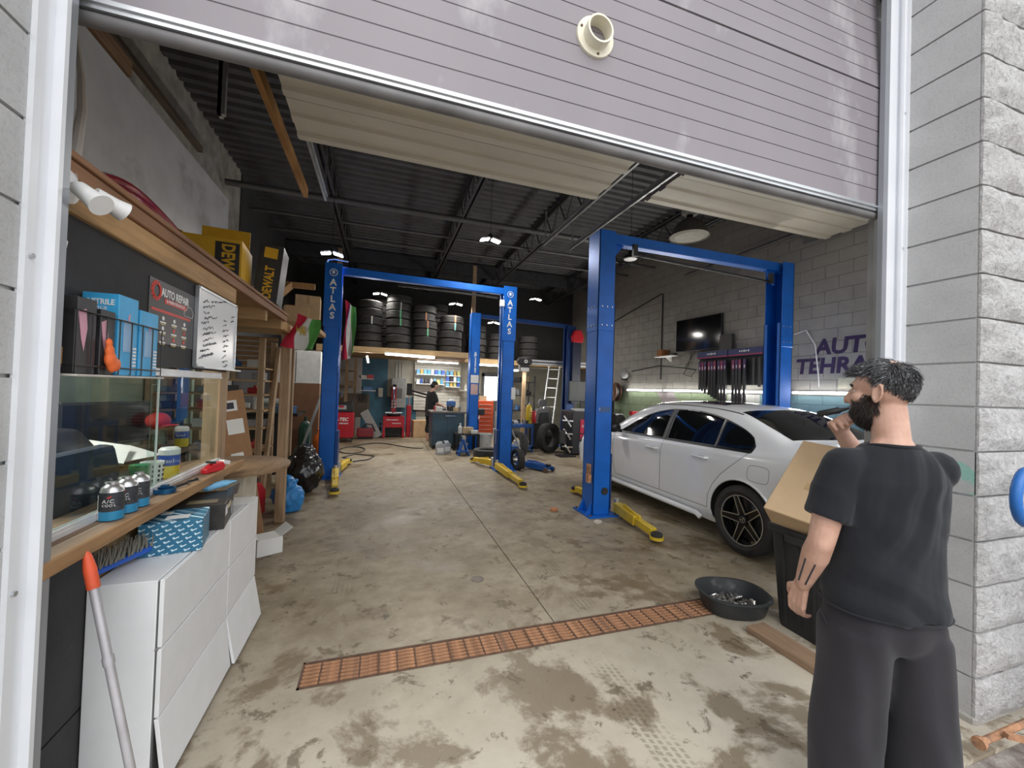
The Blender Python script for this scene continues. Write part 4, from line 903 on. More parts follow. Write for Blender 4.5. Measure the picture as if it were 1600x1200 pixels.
def arm(parent, p0, p1, h=.11):
    p0,p1=Vector((*p0,h)),Vector((*p1,h*.72)); d=p1-p0; m=p0+d*.56
    mb=MB(); mb.bar(p0,m,.10,.11); a=mb.build('arm',YA,parent,bev=.006)
    mb=MB(); mb.bar(p0+d*.2+Vector((0,0,.07)),p0+d*.62+Vector((0,0,.03)),.018,.05); mb.build('arm_rib',YA,a)
    mb=MB(); mb.bar(m-d*.05,p0+d*.93,.075,.075); mb.build('arm_extension',YA,a,bev=.004)
    mb=MB(); mb.cyl(p1-Vector((0,0,.05)),p1+Vector((0,0,-.02)),.07,n=18); mb.build('arm_tip',YA,a)
    mb=MB(); mb.cyl(p1-Vector((0,0,.02)),p1+Vector((0,0,.012)),.058,n=18); mb.cyl(p1-Vector((0,0,.02)),p1+Vector((0,0,.025)),.03,n=12); mb.build('rubber_pad',PADR,a)
    mb=MB(); mb.cyl(p0-Vector((0,0,.08)),p0+Vector((0,0,.1)),.035,n=12); mb.build('pivot_pin',SILV,a)
    return a
WLET = M('white_decal',(.75,.77,.78),.5)
# front lift
L1 = thing('two_post_lift','nearest blue two-post car lift, straddling the white car','car lift',(0,0,0))
column(L1,2.60,4.42,3.52,1,top=2.62); column(L1,5.62,4.42,3.52,-1,top=2.62)
mb=MB(); mb.box(2.5,5.74,4.36,4.48,3.40,3.53); mb.build('top_beam',LB,L1,bev=.006)
for s,x in ((1,2.72),(-1,5.5)):
    mb=MB(); mb.prism([(x,3.40),(x+s*.17,3.40),(x,3.2)],4.40,4.44,'y'); mb.build('gusset',LB,L1)
mb=MB(); mb.cyl((3.05,4.36,3.30),(5.35,4.36,3.22),.018,n=10); mb.build('limit_bar',BLACKM,L1)
for x,z in ((3.02,3.36),(5.36,3.28)): mb=MB(); mb.box(x-.03,x+.03,4.32,4.36,z-.09,z+.06); mb.build('limit_switch',BLACKP,L1)
arm(L1,(2.80,4.25),(2.72,3.40)); arm(L1,(2.80,4.58),(2.78,5.32)); arm(L1,(5.42,4.25),(5.50,3.5)); arm(L1,(5.42,4.58),(5.50,5.3))
text('ISO CE',.05,WLET,L1,(2.61,4.284,1.30),RYN,off=.001)
mb=MB(); mb.box(2.55,2.69,4.2815,4.284,1.268,1.335); mb.build('data_plate',M('grey_plate',(.05,.12,.3),.4),L1)
mb=MB(); mb.lathe([(.0,0),(.045,0),(.045,.014),(.025,.016),(0,.01)],18); mb.build('rubber_bung',PADR,L1,loc=(2.64,4.285,.30),rot=(PI/2,0,0))
mb=MB(); mb.box(2.455,2.475,4.33,4.42,.45,.62); mb.box(2.43,2.47,4.31,4.38,.40,.5); mb.build('safety_latch',RUST,L1)
# second lift
L2 = thing('two_post_lift','blue two-post lift with white vertical lettering, in the open bay','car lift',(0,0,0))
column(L2,-.80,7.05,3.42,1); column(L2,2.22,7.2,3.42,-1)
mb=MB(); mb.bar((-.8,7.05,3.36),(2.22,7.2,3.36),.11,.12); mb.build('top_beam',LB,L2,bev=.005)
mb=MB(); mb.bar((.2,7.02,3.22),(2.0,7.12,3.22),.03,.03); mb.build('limit_bar',BLACKM,L2)
for x,y in ((-.80,7.05),(2.22,7.2)):
    mb=MB(); mb.box(x-.128,x+.128,y-.142,y-.136,2.42,3.44); mb.build('sign_plate',LB,L2)
    text('A\nT\nL\nA\nS',.145,WLET,L2,(x,y-.1435,2.86),RYN,off=.004,lh=.92)
    mb=MB(); mb.tube([(x+.055*math.cos(2*PI*i/20),y-.143,3.29+.055*math.sin(2*PI*i/20)) for i in range(20)],.005,5,True); mb.box(x-.02,x+.02,y-.145,y-.142,3.27,3.32); mb.build('globe_emblem',WLET,L2)
mb=MB(); mb.tube([(-.92,7.0,3.43),(-.9,6.98,3.5),(-.8,7.0,3.53),(-.6,7.03,3.52)],.012,6); mb.build('hydraulic_hose',M('pale_hose',(.6,.6,.6),.4),L2,smooth=True)
mb=MB(); mb.box(2.02,2.10,7.02,7.08,3.05,3.17); mb.build('cable_pulley',WLET,L2); mb=MB(); mb.cyl((2.05,7.06,3.05),(2.03,7.08,.5),.005,n=6); mb.build('cable',SILV,L2)
mb=MB(); mb.box(2.30,2.38,7.055,7.064,1.33,1.55); mb.build('warning_label',PAPER,L2)
arm(L2,(-.66,6.92),(-.56,5.85)); arm(L2,(2.06,7.02),(2.10,5.72)); arm(L2,(2.05,7.3),(1.82,7.95)); arm(L2,(-.64,7.2),(-.55,8.1))
# third lift
L3 = thing('two_post_lift','rearmost blue two-post lift, partly hidden behind the wheel aligner','car lift',(0,0,0))
column(L3,2.20,9.9,3.42,1); column(L3,4.86,9.9,3.30,-1,LBD)
mb=MB(); mb.bar((2.2,9.9,3.37),(4.86,9.9,3.30),.11,.1); mb.build('top_beam',LBD,L3,bev=.005)
mb=MB(); mb.prism([(2.17,2.3),(2.24,2.34),(2.22,2.42),(2.19,2.44),(2.17,2.38)],9.756,9.76,'y'); mb.prism([(2.19,2.3),(2.22,2.3),(2.225,2.06),(2.185,2.06)],9.756,9.76,'y'); mb.prism([(2.18,2.04),(2.23,2.04),(2.22,1.90),(2.19,1.90)],9.756,9.76,'y'); mb.build('worn_decal',M('pale_blue_decal',(.5,.6,.75),.5),L3)
mb=MB(); mb.box(2.1,2.3,9.755,9.76,1.65,1.85); mb.build('caution_label',PAPER,L3); mb=MB(); mb.box(2.11,2.29,9.755,9.76,1.36,1.62); mb.build('caution_label',M('pale_red_label',(.65,.45,.42),.5),L3)
mb=MB(); mb.prism([(4.83,2.85),(5.13,2.85),(5.15,3.0),(5.08,3.18),(4.88,3.18),(4.81,3.0)],9.6,9.74,'y'); mb.build('power_unit_cover',M('cover_red',(.5,.01,.02),.4),L3,bev=.02)
mb=MB(); mb.box(4.86,5.1,9.66,9.75,1.2,2.85); mb.build('hydraulic_housing',M('navy_housing',(.012,.016,.04),.4),L3)
# ================================================================ TYRE LOFT AT THE BACK
mb=MB(); mb.box(-1.5,2.30,10.25,10.32,2.30,2.44); lf=mb.build('tyre_loft',wood('loft_beam_x',(.58,.40,.2),'x'),bev=.004); tag(lf,'timber loft at the back carrying stacks of tyres','loft')
mb=MB(); mb.box(-1.5,2.30,10.32,13.35,2.36,2.42); mb.build('deck',PLY,lf)
for x in (-1.45,2.24):
    mb=MB(); mb.box(x-.05,x+.05,10.24,10.34,0 if x>0 else 0,2.3); mb.build('post',WOODZ,lf)
mb=MB(); mb.box(2.19,2.29,10.33,10.41,2.42,4.78); mb.build('upper_post',WOODZ,lf)
mb=MB(); mb.box(-1.12,-1.02,10.33,10.41,2.42,4.78); mb.build('upper_post',WOODZ,lf)
mb=MB(); mb.box(2.30,6.6,11.6,11.68,2.28,2.42); mb.build('rear_beam',wood('loft_beam_x',(.58,.40,.2),'x'),lf); mb=MB(); mb.box(2.3,6.6,11.68,13.35,2.36,2.42); mb.build('rear_deck',PLY,lf)
for x in (4.2,6.5):
    mb=MB(); mb.box(x-.05,x+.05,11.6,11.7,0,2.28); mb.build('post',WOODZ,lf)
TYR = M('tyre_rubber',(.035,.034,.032),.75,var=.25,scale=12)
def tyre_mesh(R=.32,wd=.205,ri=.20,n=36):
    h=wd/2; pr=[(ri,-h*.72),(ri+.02,-h*.86),(R-.06,-h),(R-.02,-h*.9),(R-.004,-h*.78)]
    for k,z in enumerate((-.55,-.2,.15,.5)):
        pr+=[(R,z*h-.0),(R,(z+.16)*h),(R-.008,(z+.19)*h),(R-.008,(z+.30)*h)]
    pr+=[(R-.004,h*.8),(R-.02,h*.9),(R-.06,h),(ri+.02,h*.86),(ri,h*.72)]
    mb=MB(); mb.lathe(pr,n,closed=True); return mb.mesh('tyre',TYR,smooth=True)
TM=tyre_mesh(); ords=['bottom','second','third','fourth','fifth','sixth','seventh','eighth']
STK=[(-.36,10.85,6,'the leftmost tyre stack on the loft'),(.36,10.85,7,'the second tyre stack on the loft'),(1.02,10.85,6,'the third tyre stack on the loft'),(1.74,10.85,5,'the tyre stack beside the loft post'),
     (-.05,11.55,8,'the dark rear stack behind the two left stacks'),(1.4,11.55,7,'the dark rear stack behind the two right stacks'),(2.72,12.1,5,'the tyre stack right of the loft post'),(3.45,12.1,4,'the tyre stack behind the lettered lift post'),(4.5,12.2,4,'the far right tyre stack on the loft')]
STICK={0:[(3,'white')],1:[(3,'green'),(4,'green'),(5,'grey')],2:[(2,'green'),(3,'red'),(4,'red')],3:[(3,'teal'),(4,'red')],6:[(1,'orange'),(2,'orange')]}
SCOL={'white':(.7,.7,.66),'green':(.10,.42,.22),'grey':(.4,.42,.42),'red':(.42,.16,.08),'teal':(.2,.5,.45),'orange':(.6,.32,.1)}
for i,(x,y,n,ph) in enumerate(STK):
    z=2.42+.105; 
    for k in range(n):
        t=thing('tyre',f'{ords[k]} tyre from the bottom in {ph}' if k else f'bottom tyre in {ph}','tyre',(x+random.uniform(-.03,.03),y+random.uniform(-.02,.02),z),rz=random.uniform(0,6),group='tyres stacked on the back loft')
        obj('tyre_body',TM,t); t.rotation_euler=(0,0,0)
        for kk,c in STICK.get(i,[]):
            if kk==k: mb=MB(); mb.cbox((.04,-.3225,0),(.035,.003,.2)); mb.build('tread_sticker',M('sticker_'+c,SCOL[c],.5),t)
        z+=.207
# ================================================================ LIGHTS
GLOW=emit('led_glow',(1,.97,.92),26)
def led(loc,lab,e,ztop=5.15):
    t=thing('led_ceiling_light',lab,'light',loc,group='hanging LED lights')
    mb=MB(); mb.cyl((0,0,.03),(0,0,.09),.05,n=14); mb.cyl((0,0,.09),(0,0,.12),.02,n=10); mb.build('driver_body',BLACKM,t)
    for k in (-1,1):
        mb=MB(); mb.cbox((k*.095,0,.02),(.15,.13,.022),(0,k*.22,0)); mb.build('wing_housing',WPL,t)
        mb=MB(); mb.cbox((k*.095,0,.004),(.14,.12,.008),(0,k*.22,0)); mb.build('led_panel',GLOW,t)
    mb=MB(); mb.cyl((0,0,.12),(0,0,ztop-loc[2]),.004,n=5); mb.build('cord',BLACKM,t)
    l=bpy.data.lights.new('lamp_light','AREA'); l.shape='RECTANGLE'; l.size=.3; l.size_y=.15; l.energy=e; l.color=(1,.96,.9)
    o=bpy.data.objects.new('lamp_light',l); COL.objects.link(o); o.parent=t; o.location=(0,0,-.03)
LE=30
led((1.64,6.44,4.0),'LED light hanging lowest in the middle of the roof, over the open bay',LE)
led((-.87,7.2,3.66),'LED light hanging above the left lettered lift post',LE)
led((-.13,10.6,3.82),'LED light hanging in front of the leftmost tyre stack',LE*.7)
led((1.24,9.0,3.8),'LED light hanging just under the lettered lift top beam',LE)
led((1.77,10.4,3.71),'LED light hanging in front of the tyre stack beside the loft post',LE*.7)
led((4.25,11.0,4.22),'LED light hanging near the dark right end of the roof',LE)
led((2.99,11.0,3.41),'LED light hanging behind the lettered lift post',LE*.7)
t=thing('round_led_light','round unlit LED lamp hanging behind the nearest lift beam','light',(3.75,5.51,3.7))
mb=MB(); mb.lathe([(0,-.01),(.11,-.01),(.12,0),(.11,.03),(.05,.07),(.03,.13),(0,.13)],24); mb.build('housing',BLACKM,t,smooth=True); mb=MB(); mb.lathe([(0,-.016),(.1,-.016),(.1,-.01),(0,-.01)],24); mb.build('lens',M('pale_lens',(.75,.75,.72),.3),t); mb=MB(); mb.cyl((0,0,.13),(0,0,1.45),.004,n=5); mb.build('cord',BLACKM,t)
t=thing('high_bay_lamp','old dusty high-bay lamp with dome reflector hung below the roof','light',(4.5,5.05,4.0)); mb=MB(); mb.lathe([(.30,0),(.29,.02),(.2,.2),(.09,.28),(0,.28),(0,.27),(.08,.27),(.19,.19),(.28,.01)],28,closed=True); mb.build('reflector',M('dusty_reflector',(.12,.105,.09),.6),t,smooth=True)
mb=MB(); mb.box(-.11,.11,-.08,.08,.34,.50); mb.build('ballast_box',M('cream_ballast',(.5,.47,.42),.5),t,bev=.02); mb=MB(); mb.cyl((0,0,.27),(0,0,.35),.05,n=12); mb.cyl((0,0,.5),(0,0,1.22),.01,n=6); mb.build('stem',BLACKM,t)
mb=MB(); mb.lathe([(0,-.01),(.22,-.01),(.28,.01),(0,.01)],24); mb.build('lens',M('dusty_lens',(.3,.28,.22),.5),t)
def tube_lamp(a,b,lab,e,name='fluorescent_lamp',nrm=(0,0,-1),r=.018):
    a,b=Vector(a),Vector(b); c=(a+b)/2; t=thing(name,lab,'light',c,group='fluorescent tube lights'); d=b-a; L=d.length; d.normalize()
    n=Vector(nrm); mb=MB(); mb.bar(-d*L/2-n*.035,d*L/2-n*.035,.05,.03,up=n); mb.build('housing',WPL,t)
    mb=MB(); mb.cyl(-d*(L/2-.02),d*(L/2-.02),r,n=12); mb.build('tube',emit('tube_glow',(1,.98,.93),14),t,smooth=True)
    for s in (-1,1): mb=MB(); mb.cyl(d*s*(L/2-.02),d*s*(L/2),.02,n=10); mb.build('end_cap',WPL,t)
    l=bpy.data.lights.new('lamp_light','AREA'); l.shape='RECTANGLE'; l.size=L; l.size_y=.04; l.energy=e; l.color=(1,.97,.92)
    o=bpy.data.objects.new('lamp_light',l); COL.objects.link(o); o.parent=t; o.location=n*.03
    z=-n; x=d; y=z.cross(x); o.rotation_euler=Matrix((x,y,z)).transposed().to_euler()
    return t
tube_lamp((.03,10.19,2.28),(1.25,10.19,2.25),'fluorescent tube along the front of the tyre loft beam',22,nrm=(0,-.3,-1))
tube_lamp((1.0,12.6,2.30),(2.3,12.6,2.30),'fluorescent tube under the loft in front of the slatted display wall',26)
tube_lamp((2.55,11.5,2.22),(3.6,11.5,2.22),'fluorescent tube under the rear loft beam, beside lettered post',20)
tube_lamp((-.38,10.5,2.25),(-.34,10.5,2.05),'short bright lamp under the left end of the loft beam',6,nrm=(.3,-1,0))
tube_lamp((3.75,11.4,2.1),(4.2,11.4,2.1),'short lamp under the rear loft near the aligner head',8)
# ================================================================ BACK OF THE WORKSHOP
REDM=M('machine_red',(.42,.012,.025),.4,.1,.1,5); GREYM=M('machine_grey',(.28,.29,.28),.5,.2); CHROME=M('chrome',(.7,.7,.7),.18,1,.03)
# red AC machine beside lift post
t=thing('service_machine','red service machine on castors beside the left lift post','machine',(-.98,11.3,0))
mb=MB(); mb.box(-.24,.30,-.2,.3,.12,.78); mb.build('body',REDM,t,bev=.02); mb=MB(); mb.prism([(-.2,.78),(.3,.78),(.26,1.06),(-.22,1.0)],-.15,.3,'y'); mb.build('control_console',BLACKP,t,bev=.02)
mb=MB(); mb.box(-.12,.12,-.165,-.15,.86,.96); mb.build('display',M('display_grey',(.35,.35,.36),.3),t); mb=MB(); mb.cbox((.0,-.16,.93),(.12,.02,.05)); mb.build('red_logo',REDM,t)
text('-TEC',.12,WLET,t,(.05,-.2015,.6),RYN,off=.003,shear=.2); marks(.22,.04,WLET,t,(.08,-.2012,.5),RYN,6,6)
for x in (-.2,.26):
    for y in (-.14,.24): mb=MB(); mb.cyl((x-.02,y,.06),(x+.02,y,.06),.06,n=14); mb.box(x-.015,x+.015,y-.015,y+.015,.06,.12); mb.build('castor',RUB,t)
# shelves behind it
t=thing('wall_shelving','white wall shelves of parts behind the red service machine','shelf',(-1.3,13.0,0))
for k,z in enumerate((.78,1.12,1.5,1.95)): mb=MB(); mb.box(-.55,.55,-.15,.38,z-.03,z); mb.build('shelf_board',wood('pale_shelf',(.5,.38,.24),'x'),t)
for x in (-.52,.52): mb=MB(); mb.box(x-.04,x+.04,-.12,-.04,0,2.3); mb.build('upright',WOODZ,t)
for i,(x,z,kd,mi,s,l) in enumerate(((-1.5,.781,'pump',0,1.6,'black machine part on the lowest white wall shelf'),(-1.15,.781,'tray',5,1.4,'red parts tray on the lowest white wall shelf'),(-1.35,1.121,'tray',4,1.8,'long blue parts tray on the second white wall shelf'),(-1.0,1.121,'box',1,1.4,'grey carton on the second white wall shelf'),(-1.2,1.501,'bottle',3,1.2,'white bottle on the third white wall shelf'),(-.95,1.501,'box',2,1.4,'tan carton on the third white wall shelf'),(-1.4,1.951,'pump',0,2.2,'large black part on the top white wall shelf'))): clutter((x,13.0,z),kd,mi,s,l,0,'parts on the white wall shelves')
# sheet of dark plywood with hanging cables, blue wall shelf
t=thing('hanging_board','dark plywood sheet hung on the back wall over scrap','board',(-.62,12.6,0)); mb=MB(); mb.box(-.32,.28,-.02,.02,.55,1.25); mb.build('sheet',wood('dark_ply',(.13,.10,.075),'z'),t)
mb=MB(); 
mb.box(-.42,-.34,-.03,.05,0,2.28); mb.build('post',WOODZ,t)
for k in range(5): mb=MB(); mb.tube([(-.05+.06*k,-.03,1.3),(-.07+.07*k,-.04,1.1),(-.02+.06*k,-.04,.98),(.0+.05*k,-.03,1.25)],.008,5); mb.build('cable',BLACKP,t)
mb=MB(); mb.box(-.2,.2,-.12,.12,0,.02); a=mb.build('bracket_shelf',PAPER,loc=(-.45,12.5,1.68)); tag(a,'small white shelf with red and white rags on the blue wall','shelf')
for i,(x,z,mi,kd,l) in enumerate(((-.5,1.70,3,'tray','white tray on the small shelf at the blue wall'),(-.35,1.70,5,'box','red carton on the small shelf at the blue wall'),(-.42,1.36,4,'tray','blue tray below the small shelf at the blue wall'))):
    clutter((x,12.5,z),kd,mi,1.3,l,.3,'things on the blue wall')
mb=MB(); mb.box(-.2,.25,-.1,.1,0,.02); tag(mb.build('bracket_shelf',PAPER,loc=(-.42,12.5,1.338)),'lower white bracket shelf on the blue wall','shelf')
mb=MB(); mb.box(-.07,.07,-.03,.03,0,.28); mb.box(-.06,.06,-.035,-.03,.02,.26); tag(mb.build('intercom_box',M('beige_box',(.42,.40,.33),.5),loc=(-.04,13.43,1.15),bev=.005),'beige box fixed on the blue back wall','wall box')
# electrical panel
t=thing('electrical_panel','grey electrical panel with conduits on the back wall','electrical panel',(.50,13.35,.82)); mb=MB(); mb.box(-.2,.24,-.1,.1,0,.95); mb.build('cabinet',GREYM,t,bev=.006); mb=MB(); mb.box(-.06,.12,-.106,-.1,.3,.62); mb.build('breaker_door',M('dark_grey',(.1,.1,.1),.5),t); mb=MB(); mb.box(-.2,-.02,-.106,-.1,.6,.9); mb.build('door_leaf',GREYM,t)
for x in (-.1,.0,.1): mb=MB(); mb.cyl((x,0,.95),(x,0,1.45),.02,n=8); mb.build('conduit',GREYM,t)
# tyre changer
t=thing('tyre_changer','red tyre changer with tower and bead arm in front of the blue wall','machine',(.36,12.3,0))
mb=MB(); mb.prism([(-.30,0),(-.24,0),(-.24,.3),(.24,.3),(.24,0),(.30,0),(.30,.62),(-.30,.62)],-.3,.3,'y'); mb.build('cabinet',REDM,t,bev=.01); mb=MB(); mb.box(-.22,.22,-.1,.3,.05,.3); mb.build('recess',BLACKM,t)
marks(.34,.035,WLET,t,(-.03,-.302,.53),RYN,8,4); marks(.24,.035,WLET,t,(.08,-.302,.43),RYN,5,5)
mb=MB(); mb.lathe([(0,.62),(.18,.62),(.2,.66),(.2,.7),(0,.7)],20); mb.build('turntable',BLACKM,t)
for k in range(4): a=PI/2*k; mb=MB(); mb.bar((.05*math.cos(a),.05*math.sin(a),.72),(.24*math.cos(a),.24*math.sin(a),.72),.05,.03); mb.build('jaw',CHROME,t)
mb=MB(); mb.box(-.08,.06,.2,.34,.62,1.5); mb.build('tower',REDM,t,bev=.01); mb=MB(); mb.bar((-.02,.25,1.45),(-.02,-.1,1.45),.06,.06); mb.cyl((-.02,-.05,1.5),(-.02,-.05,.85),.025,n=10); mb.build('tool_arm',CHROME,t)
mb=MB()
for k in range(3): mb.box(-.07,.05,.19,.2,.85+k*.09,.9+k*.09)
mb.build('white_gauge',WLET,t); mb=MB(); mb.bar((-.02,.28,1.3),(.0,.2,1.55),.1,.06); mb.build('tower_cap',BLACKP,t)
mb=MB(); mb.box(.36,.5,-.05,.1,0.0,.95); mb.build('side_column',REDM,t,bev=.02); mb=MB(); mb.cyl((.43,0,.95),(.43,0,1.45),.02,n=8); mb.build('side_rod',CHROME,t); mb=MB(); mb.cyl((.43,.0,1.4),(.95,-.1,1.28),.03,n=8); mb.box(.35,.5,-.06,.1,1.25,1.6); mb.build('assist_arm',BLACKM,t); mb=MB(); mb.bar((.4,-.1,1.3),(1.25,-.2,1.12),.04,.04); mb.build('bead_bar',BLACKM,t)
mb=MB(); mb.cyl((-.4,.0,.3),(-.33,.0,.3),.12,n=14); mb.build('bead_shoe',BLACKM,t)
carton((1.12,12.3,0),(.42,.4,.5),.1,'brown carton on the floor between the tyre changer and the stooping person')
t=thing('shop_vacuum','low dark red shop machine on floor left of the tyre changer','machine',(-.38,11.9,0)); mb=MB(); mb.box(-.22,.2,-.15,.15,.06,.3); mb.build('body',M('dark_red',(.2,.02,.03),.5),t,bev=.03,seg=2); mb=MB(); mb.box(-.24,-.2,-.12,.12,.08,.28); mb.build('front_cover',REDM,t); mb=MB(); mb.tube([(-.1,0,.3),(0,0,.42),(.15,0,.4),(.24,0,.2)],.02,8); mb.build('handle',BLACKM,t); mb=MB(); mb.box(-.2,.18,-.13,.13,0,.06); mb.build('skid',BLACKM,t)
mb=MB(); mb.bar((0,0,.02),(-.42,.1,.75),.02,.24); tag(mb.build('panel_offcut',M('grey_panel',(.45,.45,.43),.6),loc=(-.05,12.15,0)),'grey panel offcut leaning left of the tyre changer','panel')
# hoses on the floor
mb=MB(); mb.tube([(-.62,8.2,.012),(-.2,8.5,.012),(-.1,8.9,.012),(-.5,9.2,.012),(-.72,8.8,.012),(-.55,8.6,.012)],.012,6); tag(mb.build('air_hose',RUB,smooth=True),'thin black air hose curled on floor by the left lift post','hose')
mb=MB(); pts=[(-.6+1.6*i/14,10.4+.5*math.sin(i*.35),.012) for i in range(15)]; mb.tube(pts,.012,6); tag(mb.build('power_cord',RUB,smooth=True),'black cord snaking over the floor before the red machines','cord')
mb=MB(); mb.tube([(-.6+.28*math.cos(a*.6),9.8+.5*math.sin(a*.6),.012) for a in range(16)],.01,6); tag(mb.build('power_cord',RUB,smooth=True),'brown cord looped on floor left of the open bay','cord')
# slat wall display
t=thing('slat_wall_display','slatted white display wall with shelves of oil and parts','display',(1.76,13.4,0))
for k in range(16): mb=MB(); mb.box(-.76,.76,-.02,.06,.75+k*.1,.84+k*.1); mb.build('slat',M('slat_cream',(.55,.54,.48),.6),t)
mb=MB(); mb.box(-.76,.76,.06,.09,.7,2.35); mb.build('backing',M('slat_shadow',(.2,.2,.18),.8),t)
for k,(z,x0,x1) in enumerate(((1.62,-.72,.2),(1.93,-.72,.2),(1.55,.25,.74),(1.72,.25,.74),(1.92,.25,.74))): mb=MB(); mb.box(x0,x1,-.24,-.02,z-.02,z); mb.build('shelf',WPL,t)
PC=[(.15,.4,.65),(.6,.62,.62),(.04,.1,.4),(.55,.35,.1),(.08,.3,.5),(.03,.03,.04),(.5,.5,.2)]
PM=[M('product_%d'%i,c,.45) for i,c in enumerate(PC)]
ORD8=['first','second','third','fourth','fifth','sixth','seventh','eighth']
def product(x,z,i,kind,lab):
    mb=MB(); s=1
    if kind: mb.box(-.045,.045,-.05,.05,0,.15); mb.box(-.046,.046,-.051,-.05,.05,.09); nm='product_box'
    else: mb.lathe([(0,0),(.04,0),(.04,.12),(.02,.15),(.018,.17),(.02,.17),(.02,.19),(0,.19)],10); nm='product_bottle'
    tag(mb.build(nm,PM[i%7],loc=(x,13.25,z)),lab,'box' if kind else 'bottle','products on the slatted display wall')
for k in range(8): product(1.1+k*.115,1.932,(0,3,0,4,1,2,4,2)[k],1,f'{ORD8[k]} product box from the left on the top left display shelf')
for k in range(8): product(1.1+k*.11,1.622,(1,2,5,5,1,0,6,4)[k],k%3==0,f'{ORD8[k]} product from the left on the lower left display shelf')
for r,z in enumerate((1.552,1.722,1.922)):
    for k in range(4): product(2.07+k*.12,z,(r*2+k*3),1 if z<1.9 else k%2,f"{ORD8[k]} product from the left on the {['lowest','middle','top'][r]} right display shelf")
# workbench
t=thing('steel_workbench','slate-blue steel workbench cabinet covered in tools','workbench',(1.62,10.15,0))
mb=MB(); mb.box(-.42,.38,-.3,.4,.08,.88); mb.build('cabinet',M('slate_blue_steel',(.045,.085,.12),.4,.2,.15,3),t,bev=.006)
mb=MB(); mb.box(-.46,.42,-.35,.45,.88,.92); mb.build('worktop',M('grimy_top',(.14,.13,.12),.6),t); mb=MB(); mb.box(-.05,-.045,-.303,-.3,.1,.86); mb.build('door_gap',DARK,t)
mb=MB(); mb.box(-.1,.15,-.315,-.3,.80,.825); mb.build('handle',CHROME,t); mb=MB(); mb.box(-.40,.36,-.28,.38,0,.08); mb.build('plinth',BLACKM,t)
bt=[('box',3,-.25,'white carton at the left end of the workbench'),('can',5,-.32,'red and white tin on the workbench by the person'),('pump',1,-.1,'grey machine part on the workbench middle'),('bottle',0,.02,'black bottle on the workbench middle'),('pump',0,.12,'black machine part on the workbench right half'),('can',4,.3,'blue tin at the right end of the workbench'),('box',2,.2,'tan carton on the workbench right half')]
for i,(kd,mi,dx,l) in enumerate(bt): clutter((1.62+dx,9.98+.12*(i%3),.921),kd,mi,1.1,l,.4*i,'things on the workbench')
t=thing('tissue_box','blue tissue box with white tissue on a stand above the bench','tissue box',(1.72,10.3,.921)); mb=MB(); mb.box(-.11,.11,-.06,.06,.12,.24); mb.build('box',M('tissue_blue',(.06,.16,.4),.5),t); mb=MB(); mb.ball((0,0,.26),(.07,.03,.04)); mb.build('tissue',PAPER,t); mb=MB(); mb.box(-.1,.1,-.05,.05,0,.12); mb.build('stand',BLACKM,t)
# door with window in back wall
d=thing('door_3','grey rear door with bright window','door',(3.62,13.44,0)); del d['category']; struct(d)
mb=MB(); mb.box(-.33,.36,-.03,.05,0,1.12); mb.box(-.33,-.24,-.03,.05,1.12,2.05); mb.box(.26,.36,-.03,.05,1.12,2.05); mb.box(-.33,.36,-.03,.05,1.95,2.1); mb.build('leaf',M('door_grey',(.16,.17,.18),.6),d)
mb=MB(); mb.box(-.24,.26,0,.02,1.12,1.95); mb.build('window_pane',emit('daylit_pane',(.92,.96,1),4.5),d)
mb=MB(); mb.box(-.24,.26,-.01,0,1.22,1.235); mb.build('glazing_bar',GREYM,d)
mb=MB(); mb.cyl((-.27,-.08,1.0),(-.2,-.08,1.0),.014,n=8); mb.build('handle',CHROME,d)
# tool chest
t=thing('tool_chest','orange-red rolling tool chest in front of the rear door','tool chest',(3.02,12.0,0)); ORC=M('chest_orange',(.50,.07,.02),.4,.1)
mb=MB(); mb.box(-.26,.26,-.22,.22,.14,1.15); mb.build('cabinet',ORC,t,bev=.008)
for k in range(7): mb=MB(); mb.box(-.24,.24,-.235,-.22,.18+k*.125,.29+k*.125); a=mb.build('drawer',ORC,t,bev=.004); mb=MB(); mb.box(-.18,.18,-.25,-.235,.27+k*.125,.282+k*.125); mb.build('drawer_pull',CHROME,a)
for x in (-.2,.2):
    for y in (-.16,.16): mb=MB(); mb.cyl((x-.02,y,.07),(x+.02,y,.07),.07,n=12); mb.box(x-.02,x+.02,y-.02,y+.02,.07,.14); mb.build('castor',RUB,t)
clutter((2.98,12.0,1.151),'box',2,1.6,'tan carton on top of the orange tool chest',0,'things on the tool chest')
clutter((2.62,12.9,1.45),'bottle',3,1.3,'yellow-labelled bottle on wall bracket near the rear door',0,'things near the rear door')
mb=MB(); mb.box(-.12,.12,-.1,.4,0,.02); tag(mb.build('bracket_shelf',WPL,loc=(2.62,12.9,1.43)),'white bracket shelf right of the slatted display','shelf')
